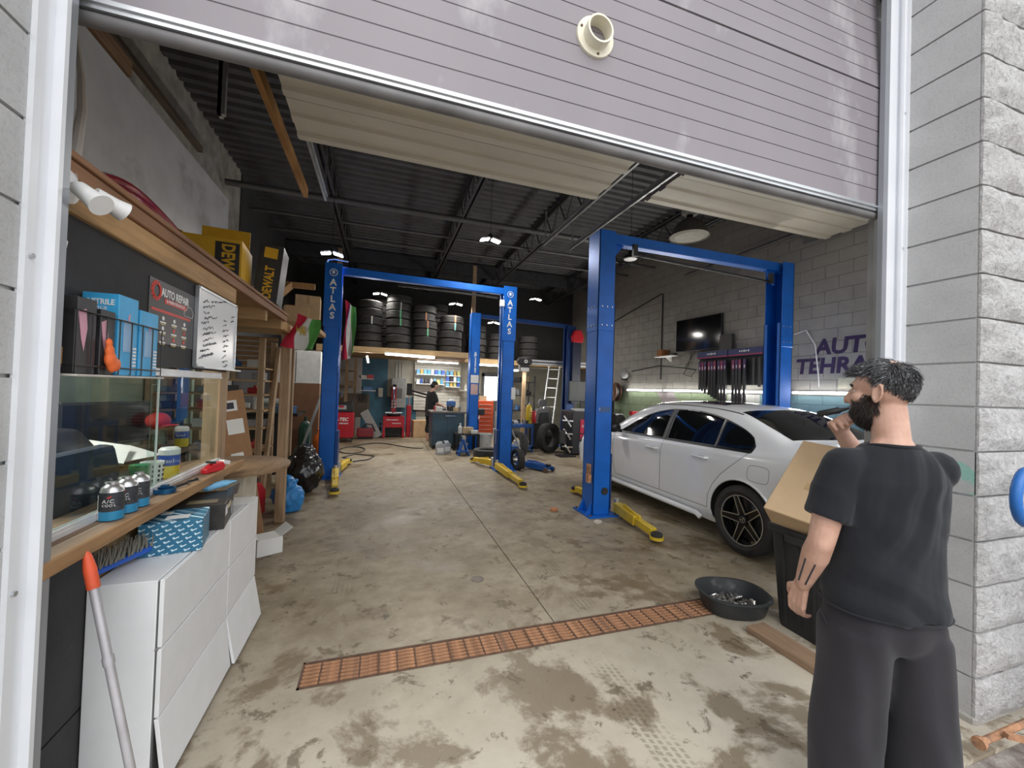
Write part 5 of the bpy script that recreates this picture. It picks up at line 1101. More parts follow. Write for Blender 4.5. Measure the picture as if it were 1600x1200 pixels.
# small black table, jugs, buckets, stand
t=thing('side_table','low black square side table beside the workbench','table',(1.95,9.35,0)); mb=MB(); mb.box(-.27,.27,-.27,.27,.40,.45); mb.build('top',BLACKM,t,bev=.004)
for x in (-.24,.24):
    for y in (-.24,.24): mb=MB(); mb.box(x-.03,x+.03,y-.03,y+.03,0,.40); mb.build('leg',BLACKM,t)
clutter((1.98,9.3,.451),'box',2,1.5,'tan carton on the low black table',.3,'things on the low black table'); clutter((1.78,9.25,.451),'bottle',3,1.4,'white bottle on the low black table',0,'things on the low black table'); clutter((2.1,9.22,.451),'tray',3,.9,'white tray on the low black table',.2,'things on the low black table')
def jug(loc,lab,rz=0):
    t=thing('oil_jug',lab,'jug',loc,rz); g=M('grey_jug',(.40,.42,.45),.35); mb=MB(); mb.prism([(-.10,0),(.10,0),(.10,.2),(.03,.27),(-.10,.24)],-.06,.06,'y'); mb.build('body',g,t,bev=.015,seg=2); mb=MB(); mb.tube([(-.09,0,.22),(-.06,0,.28),(.03,0,.28),(.05,0,.24)],.013,6); mb.build('handle',g,t); mb=MB(); mb.lathe([(0,.24),(.022,.24),(.022,.28),(0,.28)],10,c=(.075,0,0)); mb.build('cap',BLACKP,t); mb=MB(); mb.box(-.07,.07,-.0615,-.06,.05,.15); mb.build('label',PAPER,t)
jug((1.30,9.05,0),'grey oil jug left of the low black table, in front'); jug((1.46,9.2,0),'grey oil jug partly behind the front one at the low table',.4)
def bucket(loc,r,h,mat,lab):
    t=thing('bucket',lab,'bucket',loc); mb=MB(); mb.lathe([(0,0),(r*.85,0),(r,h),(r*1.05,h),(r*1.05,h-.03),(r*.98,h-.03),(r*.93,h-.005),(.78*r,.02),(0,.02)],20); mb.build('pail',mat,t,smooth=True); mb=MB(); mb.tube([(r*1.02*math.cos(PI*i/10),-.03-r*.6*math.sin(PI*i/10)*.3,h-.03-r*.5*math.sin(PI*i/10)) for i in range(11)],.004,5); mb.build('bail_handle',SILV,t)
bucket((1.86,9.3,0),.12,.22,M('dirty_white_plastic',(.5,.5,.47),.5,dirt=((.2,.18,.14),9,.55)),'white paint bucket under the low black table')
bucket((2.42,9.45,0),.19,.42,M('dirty_white_plastic',(.5,.5,.47),.5,dirt=((.2,.18,.14),9,.55)),'dirty white pail between the black table and lettered lift post'); 
t=thing('jack_stand','blue steel jack stand on the floor before the low table','jack stand',(1.78,8.84,0)); JB=M('jack_blue',(.015,.09,.33),.4,.2)
for k in range(4):
    a=PI/4+PI/2*k; mb=MB(); mb.bar((.17*math.cos(a),.17*math.sin(a),.01),(.035*math.cos(a),.035*math.sin(a),.30),.05,.02); mb.build('leg',JB,t)
mb=MB(); mb.cyl((0,0,.26),(0,0,.36),.045,n=12); mb.build('collar',JB,t); mb=MB(); mb.cyl((0,0,.3),(0,0,.42),.022,n=10); mb.box(-.05,.05,-.03,.03,.42,.44); mb.build('post',SILV,t)
mb=MB(); mb.box(-.13,.13,-.13,.13,.08,.1); mb.build('brace',JB,t)
# bathroom scale style leaning white pole / crutch + mop in front of tool chest
t=thing('polisher_stand','white pole tool with black head standing by the rear lift post','tool',(2.55,11.0,0)); mb=MB(); mb.cyl((0,0,0),(.12,.05,.78),.016,n=8); mb.build('pole',WPL,t); mb=MB(); mb.box(.05,.25,-.04,.12,.76,.95); mb.build('head',BLACKP,t,bev=.02); mb=MB(); mb.box(-.02,.3,-.02,.02,.0,.02); mb.build('foot',WPL,t)
mb=MB(); mb.box(-.17,.17,-.08,.08,0,.5); a=mb.build('white_crate',M('grey_slatted',(.32,.33,.32),.6),loc=(3.36,11.2,.36),bev=.01); tag(a,'grey slatted case on a bin beside the tool chest','case')
for k in range(6): mb=MB(); mb.box(-.14,.14,-.09,-.08,.05+k*.07,.085+k*.07); mb.build('slat',M('dark_grey',(.1,.1,.1),.5),a)
mb=MB(); mb.box(-.19,.19,-.14,.14,0,.33); mb.box(-.2,.2,-.15,.15,.33,.358); tag(mb.build('lidded_bin',M('dirty_white_plastic',(.5,.5,.47),.5),loc=(3.36,11.2,0),bev=.008),'dirty white lidded bin beside the tool chest','bin')
# tyres on floor
def floor_tyre(loc,rot,lab,s=1,rim=False):
    t=thing('tyre',lab,'tyre',loc,rot=rot); o=obj('tyre_body',TM,t); o.scale=(s,s,s)
    if rim: mb=MB(); mb.lathe([(.03,-.02),(.2,-.08),(.205,-.08),(.205,.06),(.19,.06),(.18,-.03),(.03,.0)],28,closed=True); q=mb.build('rim',CHROME,t,smooth=True); q.scale=(s,s,s)
    return t
floor_tyre((2.25,8.42,.105),(0,0,0),'tyre lying flat on the floor behind the lettered lift post')
floor_tyre((3.96,9.05,.36),(PI/2,0,rad(25)),'large tyre standing upright beside the blue cart',1.12)
floor_tyre((2.72,7.95,.33),(rad(75),0,rad(-65)),'tyre leaning behind the blue floor jack',1.0)
floor_tyre((2.49,7.12,.20),(PI/2,0,rad(-80)),'small silver wheel leaning on the lettered lift post base',.62,True)
# floor jack
t=thing('floor_jack','blue trolley jack with long handle on the floor by lift post','trolley jack',(2.86,7.05,0),rz=rad(-58))
for s in (-.09,.09): mb=MB(); mb.prism([(-.3,.04),(.32,.03),(.32,.09),(-.1,.15),(-.3,.14)],s-.012,s+.012,'y'); mb.build('side_frame',JB,t)
mb=MB(); mb.prism([(-.28,.06),(.28,.05),(.28,.08),(-.28,.12)],-.08,.08,'y'); mb.build('body',JB,t); mb=MB(); mb.bar((-.1,0,.12),(.26,0,.1),.06,.04); mb.build('lift_arm',JB,t); mb=MB(); mb.lathe([(0,.11),(.05,.11),(.06,.14),(.03,.135),(0,.135)],14,c=(.26,0,0)); mb.build('saddle',BLACKM,t)
for x,y in ((-.25,-.12),(-.25,.12),(.28,-.12),(.28,.12)): mb=MB(); mb.cyl((x,y-.02,.045),(x,y+.02,.045),.045,n=12); mb.build('wheel',RUSTD,t)
mb=MB(); mb.cyl((-.28,0,.12),(-.85,.0,1.0),.018,n=10); mb.build('handle',GREYM,t)
# blue cart with scrap and cylinder
t=thing('tool_cart','blue two-tier steel cart loaded with scrap parts','cart',(3.25,9.35,0)); mb=MB(); mb.box(-.36,.32,-.25,.25,.60,.68); mb.build('top_tray',JB,t); mb=MB(); mb.box(-.36,.32,-.25,.25,.06,.14); mb.build('bottom_tray',JB,t)
for x in (-.34,.30):
    for y in (-.23,.23): mb=MB(); mb.box(x-.02,x+.02,y-.02,y+.02,0,.62); mb.build('leg',JB,t)
for i in range(6): clutter((2.98+i*.1,9.28+.12*(i%2),.681),['pump','tray','pump','can','pump','tray'][i],[0,1,3,0,1,0][i],1.0,f"{['first','second','third','fourth','fifth','sixth'][i]} metal scrap part from the left on the blue cart",i,'scrap on the blue cart')
bpyscrap=clutter((3.3,9.2,.141),'tray',3,1.6,'pale oily tray on the lower shelf of the blue cart',.4,'scrap on the blue cart')
t=thing('gas_cylinder','yellow gas cylinder standing on the blue cart end','gas cylinder',(3.54,9.38,.681)); mb=MB(); mb.lathe([(0,0),(.075,0),(.08,.02),(.08,.36),(.06,.44),(.03,.47),(0,.47)],20); mb.build('body',M('cylinder_yellow',(.62,.42,.02),.4),t,smooth=True); mb=MB(); mb.cyl((0,0,.47),(0,0,.52),.02,n=10); mb.build('valve',CHROME,t)
mb=MB()
for k in range(4): mb.box(.02,.05,-.083,-.079,.08+k*.06,.11+k*.06)
mb.build('lettering',INK,t)
t=thing('fire_extinguisher','small red fire extinguisher beside the yellow cylinder','extinguisher',(3.80,9.70,.67)); mb=MB(); mb.lathe([(0,0),(.06,0),(.065,.02),(.065,.26),(.04,.31),(0,.32)],16); mb.build('body',REDM,t,smooth=True); mb=MB(); mb.box(-.05,.03,-.015,.015,.32,.36); mb.build('valve',BLACKP,t)
mb=MB(); mb.box(-.14,.14,-.12,.12,0,.67); mb.box(-.15,.15,-.13,.13,.63,.668); tag(mb.build('scrap_drum',M('mixed_black',(.03,.03,.03),.5),loc=(3.80,9.72,0),bev=.01),'dark square bin holding up the red extinguisher','bin')
# car seat
t=thing('car_seat','grey and black removed car seat standing on the floor','car seat',(4.25,9.9,0),rz=rad(10)); SG=M('seat_grey',(.16,.16,.165),.8); SB=M('seat_black',(.025,.025,.027),.7)
mb=MB(); mb.box(-.26,.26,-.3,.2,.3,.46); mb.build('cushion',SB,t,bev=.05,seg=2,smooth=True); mb=MB(); mb.prism([(-.25,.45),(.25,.45),(.27,.75),(.2,1.02),(-.2,1.02),(-.27,.75)],.14,.30,'y'); mb.build('backrest',SG,t,bev=.04,seg=2,smooth=True)
mb=MB(); mb.prism([(-.15,.55),(.15,.55),(.17,.72),(.12,.92),(-.12,.92),(-.17,.72)],.10,.15,'y'); mb.build('centre_panel',SB,t,bev=.02); mb=MB(); mb.prism([(-.12,1.08),(.12,1.08),(.13,1.2),(.08,1.28),(-.08,1.28),(-.13,1.2)],.18,.28,'y'); mb.build('headrest',SG,t,bev=.03,seg=2,smooth=True)
for x in (-.06,.06): mb=MB(); mb.cyl((x,.22,1.0),(x,.22,1.1),.008,n=6); mb.build('headrest_post',CHROME,t)
mb=MB(); mb.box(-.24,.24,-.26,.2,0,.30); mb.build('base_frame',BLACKM,t)
# steel shelving at back right
t=thing('steel_rack','dark steel rack of car parts against the back wall','rack',(4.35,12.6,0))
for z in (.3,.85,1.35,1.8): mb=MB(); mb.box(-.6,.5,-.3,.3,z-.03,z); mb.build('shelf',BLACKM,t)
for x in (-.58,.48):
    for y in (-.28,.28): mb=MB(); mb.box(x-.02,x+.02,y-.02,y+.02,0,2.0); mb.build('upright',BLACKM,t)
ki=0
for z,nn in ((.3,'lowest'),(.85,'second'),(1.35,'third'),(1.8,'top')):
    for k in range(3):
        kd=['pump','box','tray','can'][ki%4]; mi=[0,2,1,0,4][ki%5]; clutter((3.95+k*.35,12.5,z+.001),kd,mi,1.9,f"{nmz[mi]} part, {['left','middle','right'][k]} on the {nn} shelf of the dark steel rack",k,'parts on the dark steel rack'); ki+=1
# wheel aligner: beam with camera heads, cabinet, monitor
t=thing('wheel_aligner','wheel aligner with silver camera beam, monitor and red-black cabinet','machine',(4.6,8.7,0))
AL2=M('brushed_beam',(.55,.56,.57),.35,.6); mb=MB(); mb.box(-.95,1.5,1.45,1.6,2.22,2.36); mb.build('camera_beam',AL2,t,bev=.006); mb=MB(); mb.box(-.9,1.5,1.44,1.45,2.27,2.31); mb.build('beam_groove',M('dark_grey',(.1,.1,.1),.5),t)
mb=MB(); mb.prism([(-1.12,2.2),(-1.18,2.29),(-1.12,2.38),(-.9,2.4),(-.78,2.36),(-.74,2.28),(-.8,2.2)],1.32,1.5,'y'); mb.build('camera_head',BLACKP,t,bev=.02); mb=MB(); mb.lathe([(.02,0),(.05,0),(.05,.01),(.02,.01)],18,closed=True); mb.build('camera_lens',WPL,t,loc=(-.95,1.318,2.29),rot=(PI/2,0,0))
mb=MB(); mb.box(-1.1,-.82,1.36,1.5,2.02,2.2); mb.build('camera_mount',BLACKP,t); mb=MB(); mb.box(-1.08,-.84,1.35,1.36,2.02,2.12); mb.build('label',PAPER,t)
mb=MB(); mb.box(.45,.65,1.4,1.6,0,2.25); mb.build('tower',M('tower_black',(.02,.02,.025),.4),t)
mb=MB(); mb.box(-.28,.44,-.2,.42,.04,1.05); mb.build('cabinet',M('aligner_black',(.015,.016,.022),.4),t,bev=.01)
for z0,z1 in ((.08,.5),(.53,.86)): mb=MB(); mb.box(-.08,.43,-.215,-.2,z0,z1); mb.build('red_door',M('aligner_red',(.45,.015,.07),.4),t,bev=.004)
text('LEN-MT',.085,WLET,t,(.12,-.217,.70),RYN,off=.002); mb=MB(); mb.box(.05,.16,-.22,-.215,.8,.825); mb.build('keyhole_plate',DARK,t)
mb=MB(); mb.box(-.24,.54,.1,.14,1.28,1.78); mb.build('monitor',M('grey_green_screen',(.035,.042,.04),.35),t,bev=.01); mb=MB(); mb.box(.1,.2,.14,.2,1.0,1.5); mb.build('monitor_post',BLACKM,t); mb=MB(); mb.cbox((.05,-.05,1.08),(.5,.25,.02),(.15,0,0)); mb.build('keyboard_tray',M('pale_keys',(.4,.4,.4),.5),t)
# wheel clamps on stand left of the cabinet
t=thing('wheel_clamp_stand','silver wheel clamps hanging on a stand beside the aligner cabinet','stand',(4.12,8.42,0)); mb=MB(); mb.cyl((0,0,0),(0,0,1.0),.02,n=8); mb.box(-.2,.2,-.15,.15,0,.03); mb.build('stand',BLACKM,t)
for k in range(3):
    z=.95-.3*k; mb=MB(); mb.bar((-.1,-.06,z),(.08,-.08,z-.25),.05,.03); mb.bar((-.14,-.08,z-.1),(.12,-.1,z-.12),.03,.03); mb.cyl((-.02,-.1,z-.12),(-.02,-.18,z-.12),.03,n=10); mb.build('wheel_clamp',CHROME,t)
mb=MB(); mb.box(-.22,-.06,-.12,-.06,.3,.62); mb.build('target_plate',BLACKP,t,bev=.02)
# ladder
t=thing('aluminium_ladder','aluminium ladder leaning on the right wall behind the aligner','ladder',(5.0,11.2,0)); 
for dx in (-.18,.18): mb=MB(); mb.bar((-.4+dx,-.4,0),(.15+dx,.25,2.42),.03,.07); mb.build('rail',AL2,t)
for k in range(8): f=(k+.6)/8.4; mb=MB(); mb.bar((-.58+.55*f,-.4+.65*f,2.42*f),(-.22+.55*f,-.4+.65*f,2.42*f),.035,.025); mb.build('rung',AL2,t)
# orange tank and green cylinder behind timber post (left)
mb=MB(); mb.lathe([(0,0),(.085,0),(.09,.02),(.09,.52),(.07,.6),(.03,.66),(.03,.72),(0,.72)],18); tag(mb.build('gas_bottle',M('bottle_orange',(.62,.12,.015),.4),loc=(-1.0,7.55,0),smooth=True),'orange gas bottle behind the left lift post','gas bottle')
mb=MB(); mb.lathe([(0,0),(.1,0),(.1,.75),(.07,.85),(.025,.88),(.025,.95),(0,.95)],18); tag(mb.build('gas_bottle',M('bottle_green',(.01,.05,.035),.4),loc=(-1.18,7.3,0),smooth=True),'dark green gas bottle left of the orange one','gas bottle')
t=thing('grinder_bench','dark cluttered bench with bench grinder along the left wall','bench',(-1.75,7.6,0)); mb=MB(); mb.box(-.6,.45,-.3,.4,.95,1.0); mb.build('top',BLACKM,t); mb=MB(); mb.box(-.55,.2,-.25,.35,0,.95); mb.build('frame',M('mixed_black',(.03,.03,.03),.5),t); mb=MB(); mb.cyl((-.2,0,1.15),(.25,0,1.15),.08,n=14); mb.cyl((-.25,0,1.15),(-.2,0,1.15),.11,n=16); mb.cyl((.25,0,1.15),(.3,0,1.15),.11,n=16); mb.box(-.1,.15,-.08,.08,1.0,1.1); mb.build('grinder',GREYM,t,smooth=True)
clutter((-1.5,7.45,1.001),'tray',4,1.4,'blue tray on the grinder bench',.4,'things on the grinder bench'); clutter((-2.15,7.5,1.001),'box',3,1.6,'white carton on the grinder bench',.1,'things on the grinder bench')
t=thing('wall_cabinet','white wall cupboard above grinder bench beside the flag','cabinet',(-1.6,8.3,1.5)); mb=MB(); mb.box(-.3,.5,-.2,.3,0,.6); mb.build('cupboard',M('offwhite_steel',(.5,.5,.48),.5),t,bev=.005); mb=MB(); mb.box(.09,.10,-.205,-.2,.02,.58); mb.build('door_gap',DARK,t)
mb=MB(); mb.box(-.3,.5,-.2,.3,-1.5,-.0); mb.build('tall_locker',M('brown_board_dark',(.14,.065,.03),.6),t)
mb=MB(); mb.bar((0,0,0),(.5,.6,1.95),.03,.03); tag(mb.build('steel_rod',GREYM,loc=(-1.3,6.95,0)),'thin steel rod leaning behind the left lift post','rod')
# ================================================================ RIGHT WALL
t=thing('wall_television','flat black television on the right wall','television',(6.6,7.05,2.88),rz=rad(6))
mb=MB(); mb.box(-.03,.02,-.6,.6,-.37,.37); mb.build('panel',BLACKP,t,bev=.005); mb=MB(); mb.box(-.0315,-.03,-.585,.585,-.35,.355); mb.build('screen',M('tv_glass',(.008,.008,.01),.08,spec=.7),t); mb=MB(); mb.box(.02,.1,-.1,.1,-.1,.1); mb.build('bracket',BLACKM,t)
t=thing('wall_bracket_shelf','small white bracket shelf on the right wall beside the television','shelf',(6.58,8.0,2.44)); mb=MB(); mb.box(-.12,.11,-.25,.35,0,.02); mb.build('board',PAPER,t); mb=MB(); mb.prism([(.11,0),(-.08,0),(.11,-.12)],-.02,.02,'y'); mb.build('bracket',PAPER,t)
clutter((6.57,8.15,2.461),'box',2,1.7,'orange-brown carton on the small wall shelf beside the television',0,'things on wall'); bpy.data.objects[[o.name for o in bpy.data.objects if o.get('label','').startswith('orange-brown carton')][0]].data.materials[0]=M('orange_card',(.36,.14,.05),.7)
mb=MB(); mb.box(-.05,.05,-.1,.1,0,.05); tag(mb.build('media_box',BLACKP,loc=(6.57,7.82,2.461),bev=.006),'small black media box on the wall shelf','media box')
mb=MB(); mb.tube([(6.68,11.5,3.55),(6.68,8.4,4.08),(6.68,8.36,4.05),(6.68,8.36,1.9)],.014,8); tag(mb.build('wall_conduit',BLACKM,smooth=True),'dark conduit running along and down the right wall','conduit')
mb=MB(); mb.tube([(6.68,9.6+.0,2.15),(6.68,9.0,2.2),(6.68,8.4,2.25),(6.68,7.6,2.16),(6.68,7.2,2.1)],.012,6); tag(mb.build('wall_cable',BLACKP,smooth=True),'black cable sagging along the right wall under the television','cable')
mb=MB(); mb.tube([(6.66,7.3,2.5),(6.66,7.4,2.2),(6.66,7.55,2.0),(6.66,7.3,1.95),(6.66,7.15,2.1),(6.66,7.5,2.15),(6.66,7.2,2.5)],.008,5); tag(mb.build('tv_lead',BLACKP,smooth=True),'tangled television lead hanging below the screen','cable')
# wiper blade display
t=thing('wiper_display','wall rack of wiper blades with a blue and red header','display rack',(6.685,6.25,0))
HB=M('header_blue',(.02,.03,.14),.4); HR=M('header_red',(.4,.02,.06),.4)
for y0,y1,dz in ((-.02,.78,0),(-.8,-.04,.0)):
    mb=MB(); mb.box(-.12,-.02,y0,y1,2.32,2.46); a=mb.build('header_board',HB,t); mb=MB(); mb.box(-.122,-.12,y0,y1,2.32,2.345); mb.build('red_stripe',HR,a); marks(.24,.04,WLET,a,(-.1222,(y0+y1)/2,2.405),RXN,5,3)
mb=MB(); mb.box(-.03,-.0,-.8,.8,1.75,2.32); mb.build('back_panel',M('rack_black',(.02,.02,.022),.6),t)
PKB=M('wiper_sleeve',(.018,.018,.02),.3); PKR=M('sleeve_header',(.33,.05,.14),.5); PKP=M('sleeve_purple',(.1,.04,.16),.5)
for k in range(13):
    y=.70-k*.085-(.0 if k<9 else .06); L=.62+.035*k if k<9 else .85
    if k>=9: y=.70-k*.085-.1
    mb=MB(); mb.box(-.12-.01*(k%3),-.09,y-.03,y+.03,2.26-L,2.26); a=mb.build('blade_pack',PKB,t,bev=.004); mb=MB(); mb.box(-.125-.01*(k%3),-.12,y-.028,y+.028,2.06,2.24); mb.build('pack_header',PKR if k%2 else PKP,a); mb=MB(); mb.box(-.128-.01*(k%3),-.125,y-.02,y+.0,2.08,2.14); mb.build('pack_label',PAPER,a)
for y,L in ((-.62,.5),(-.74,.55)): mb=MB(); mb.box(-.12,-.09,y-.025,y+.025,2.26-L,2.26); mb.build('blade_pack',PKB,t)
mb=MB(); mb.box(-.1,-.03,-.1,.2,2.46,2.78); mb.build('side_poster',M('dark_poster',(.06,.055,.055),.5),t)
# wall tube lights in a row
for k,(a,b,l) in enumerate(((9.75,8.25,'far'),(8.2,6.72,'middle'),(6.4,5.2,'nearer'),(4.95,3.95,'nearest'))):
    tube_lamp((6.645,a,1.62),(6.645,b,1.62),f'{l} fluorescent tube in the row along the right wall',30,nrm=(-1,0,0))
# AUTO TEHRAN sign lettering painted on wall
PUR=M('purple_paint',(.045,.025,.085),.7); sg=thing('painted_sign','purple wall lettering reading AUTO TEHRAN on the right wall','sign',(6.696,4.15,2.2))
text('AUTO',.34,PUR,sg,(0,-.02,.15),RXN,off=.012,sx=1.02,shear=.1); text('TEHRAN',.34,PUR,sg,(0,.12,-.155),RXN,off=.012,sx=1.0,shear=.1)
mb=MB(); mb.tube([(6.68,4.95,2.62),(6.67,4.75,2.66),(6.67,4.6,2.4),(6.67,4.55,2.0),(6.68,4.53,1.72)],.01,6); tag(mb.build('white_lead',WPL,smooth=True),'thin white lead hanging on the wall beside the purple lettering','cable')
mb=MB(); mb.box(-.02,.0,-.3,.3,-.08,.08); mb.box(-.05,-.02,-.28,-.2,-.05,.05); tag(mb.build('wall_panel_box',M('cream_panel',(.5,.49,.38),.6),loc=(6.698,3.95,1.78)),'cream wall panel above the nearest wall tube','panel')
t=thing('hose_reel','brown hose reel on the right wall beyond the lift','hose reel',(6.5,10.2,1.55)); 
for s in (-.08,.08): mb=MB(); mb.lathe([(.03,-.008),(.28,-.008),(.28,.008),(.03,.008)],24,axis='x',c=(s,0,0),closed=True); mb.build('reel_disc',M('reel_rust',(.16,.08,.05),.6),t)
mb=MB(); mb.lathe([(.05,-.075),(.2,-.075),(.2,.075),(.05,.075)],20,axis='x',closed=True); mb.build('hose_coil',RUB,t,smooth=True); mb=MB(); mb.bar((.15,0,0),(.2,0,.0),.1,.1); mb.cyl((-.1,0,0),(.2,0,0),.03,n=8); mb.build('axle',BLACKM,t)
for k in range(5): mb=MB(); mb.tube([(-.02,.1-.05*k,-.15),(-.05,.05-.04*k,-.6),(0,.1-.06*k,-.95-.05*k),(.05,-.08*k,-.5)],.012,6); mb.build('hanging_hose',RUB,t,smooth=True)
mb=MB(); mb.ball((0,0,0),(.1,.2,.13),16,10); tag(mb.build('lamp_unit',M('headlamp_clear',(.35,.36,.36),.15),loc=(6.6,9.85,2.06),smooth=True),'old car headlamp unit hung on the right wall','headlamp')
mb=MB(); mb.box(-.06,.1,-.03,.03,-.16,-.13); tag(mb.build('bracket',BLACKM,loc=(6.6,9.85,2.06)),'black bracket under the old headlamp unit','bracket')
t=thing('red_jack_stand','red floor stand against the right wall ahead of the car','stand',(6.35,8.9,0)); mb=MB(); mb.bar((-.2,0,0),(-.05,0,.95),.04,.04); mb.bar((.2,0,0),(.05,0,.95),.04,.04); mb.build('legs',PAPER,t); mb=MB(); mb.box(-.15,.15,-.06,.06,.95,1.05); mb.build('head',REDM,t); mb=MB(); mb.box(-.15,.15,-.02,.02,.4,.44); mb.build('crossbar',PAPER,t)
t=thing('black_machine','black compressor machine against the right wall ahead of car','machine',(6.2,9.6,0)); mb=MB(); mb.cyl((0,-.35,.35),(0,.35,.35),.22,n=20); mb.build('tank',BLACKM,t,smooth=True); mb=MB(); mb.box(-.15,.15,-.2,.2,.56,.95); mb.build('motor',BLACKP,t,bev=.03); mb=MB(); mb.lathe([(0,-.02),(.16,-.02),(.16,.02),(0,.02)],18,axis='y',c=(0,-.23,.78)); mb.build('flywheel',BLACKM,t)
for y in (-.28,.28): mb=MB(); mb.box(-.16,.16,y-.02,y+.02,0,.2); mb.build('foot',BLACKM,t)
# ================================================================ WHITE SEDAN
CARW=M('car_white_paint',(.88,.90,.93),.22,var=.01,coat=.7); CARB=M('car_black_trim',(.012,.012,.013),.35); TINT=M('tinted_glass',(.006,.007,.008),.04,spec=.6,var=.1); WELL=M('wheel_well',(.01,.01,.01),.9)
KY=[-.93,-.90,-.80,-.55,-.36,-.1,.3,.7,1.1,1.5,1.75,2.1,2.45,2.8,3.15,3.45,3.6,3.64]
#          W and Z per row: bottom edge, sill, lower, mid, shoulder, belt, rail, roof side, centre
ROW={
 'wb':[.55,.66,.74,.78,.80,.80,.80,.80,.80,.80,.80,.80,.80,.80,.78,.70,.58,.48],
 'zb':[.36,.28,.24,.22,.20,.19,.18,.18,.18,.18,.18,.18,.18,.19,.20,.22,.25,.32],
 'w1':[.62,.74,.83,.87,.88,.88,.875,.87,.87,.87,.87,.875,.88,.88,.87,.78,.64,.52],
 'z1':[.42,.36,.33,.32,.31,.30,.30,.30,.30,.30,.30,.30,.30,.31,.32,.34,.36,.40],
 'w2':[.66,.78,.865,.893,.90,.90,.892,.888,.888,.888,.89,.893,.897,.897,.885,.80,.67,.55],
 'z2':[.56,.55,.55,.55,.55,.55,.54,.53,.53,.53,.53,.54,.55,.55,.55,.52,.50,.48],
 'w3':[.66,.775,.855,.885,.893,.895,.892,.89,.89,.89,.89,.893,.893,.89,.87,.78,.65,.53],
 'z3':[.76,.77,.78,.78,.78,.77,.76,.755,.75,.75,.75,.75,.75,.74,.70,.65,.58,.53],
 'w4':[.62,.72,.80,.845,.855,.86,.865,.868,.868,.868,.868,.868,.862,.85,.81,.72,.6,.49],
 'z4':[.90,.93,.95,.955,.95,.94,.925,.915,.905,.90,.895,.89,.885,.86,.80,.72,.62,.56],
 'w5':[.58,.67,.74,.775,.785,.79,.815,.83,.835,.835,.83,.82,.80,.78,.73,.64,.53,.43],
 'z5':[.96,1.0,1.035,1.045,1.04,1.02,.99,.975,.965,.955,.95,.945,.935,.91,.845,.76,.655,.585],
 'w6':[.54,.62,.68,.70,.685,.645,.61,.61,.615,.615,.61,.635,.70,.70,.66,.57,.47,.38],
 'z6':[.985,1.03,1.065,1.085,1.10,1.19,1.325,1.365,1.375,1.365,1.335,1.20,1.0,.935,.875,.785,.675,.60],
 'w7':[.30,.34,.37,.38,.375,.37,.36,.36,.36,.36,.36,.37,.38,.38,.36,.31,.26,.2],
 'z7':[1.0,1.045,1.075,1.10,1.125,1.23,1.375,1.42,1.43,1.42,1.39,1.25,1.025,.96,.90,.81,.695,.615],
 'z8':[1.0,1.05,1.08,1.105,1.13,1.24,1.39,1.435,1.446,1.435,1.405,1.262,1.035,.97,.91,.82,.70,.62]}
def spl(xs,ys,x):
    """monotone-ish cubic (Catmull-Rom on uneven knots)"""
    n=len(xs)
    if x<=xs[0]: return ys[0]
    if x>=xs[-1]: return ys[-1]
    i=max(k for k in range(n-1) if xs[k]<=x); h=xs[i+1]-xs[i]; t=(x-xs[i])/h
    def sl(k):
        if k==0: return (ys[1]-ys[0])/(xs[1]-xs[0])
        if k==n-1: return (ys[-1]-ys[-2])/(xs[-1]-xs[-2])
        a=(ys[k]-ys[k-1])/(xs[k]-xs[k-1]); b=(ys[k+1]-ys[k])/(xs[k+1]-xs[k]); 
        if a*b<=0: return 0
        return 2*a*b/(a+b)
    m0,m1=sl(i)*h,sl(i+1)*h
    return (2*t**3-3*t*t+1)*ys[i]+(t**3-2*t*t+t)*m0+(-2*t**3+3*t*t)*ys[i+1]+(t**3-t*t)*m1
def ctrl(y):
    g=lambda k: spl(KY,ROW[k],y)
    return [(0,g('zb')),(g('wb'),g('zb')),(g('w1'),g('z1')),(g('w2'),g('z2')),(g('w3'),g('z3')),(g('w4'),g('z4')),(g('w5'),g('z5')),(g('w6'),g('z6')),(g('w7'),g('z7')),(0,g('z8'))]
CC={}
def sect(y):
    """dense half profile [(w,z)] bottom centre to top centre"""
    k=round(y,4)
    if k in CC: return CC[k]
    c=ctrl(y); sub=6; out=[]
    xs=[i for i in range(len(c))]; W=[p[0] for p in c]; Z=[p[1] for p in c]
    for i in range(len(c)-1):
        for s in range(sub):
            u=i+s/sub
            if i in (1,): w_=W[i]+(W[i+1]-W[i])*s/sub; z_=Z[i]+(Z[i+1]-Z[i])*s/sub
            else: w_=spl(xs,W,u); z_=spl(xs,Z,u)
            out.append((w_,z_))
    out.append((W[-1],Z[-1])); CC[k]=out; return out
def side_w(y,z):
    s=sect(y)
    for i in range(10,len(s)-1):
        if s[i][1]<=z<=s[i+1][1]:
            d=s[i+1][1]-s[i][1]; t=0 if d<1e-6 else (z-s[i][1])/d; return s[i][0]+(s[i+1][0]-s[i][0])*t
    return s[-1][0] if z>s[-1][1] else s[10][0]
def top_z(x,y):
    s=sect(y); x=abs(x)
    for i in range(len(s)-1,24,-1):
        if s[i][0]<=x<=s[i-1][0]:
            d=s[i-1][0]-s[i][0]; t=0 if d<1e-6 else (x-s[i][0])/d; return s[i][1]+(s[i-1][1]-s[i][1])*t
    return s[24][1]
CAR=thing('white_sedan','white four-door sedan with tinted windows parked under the lift','car',(4.19,2.94,0))
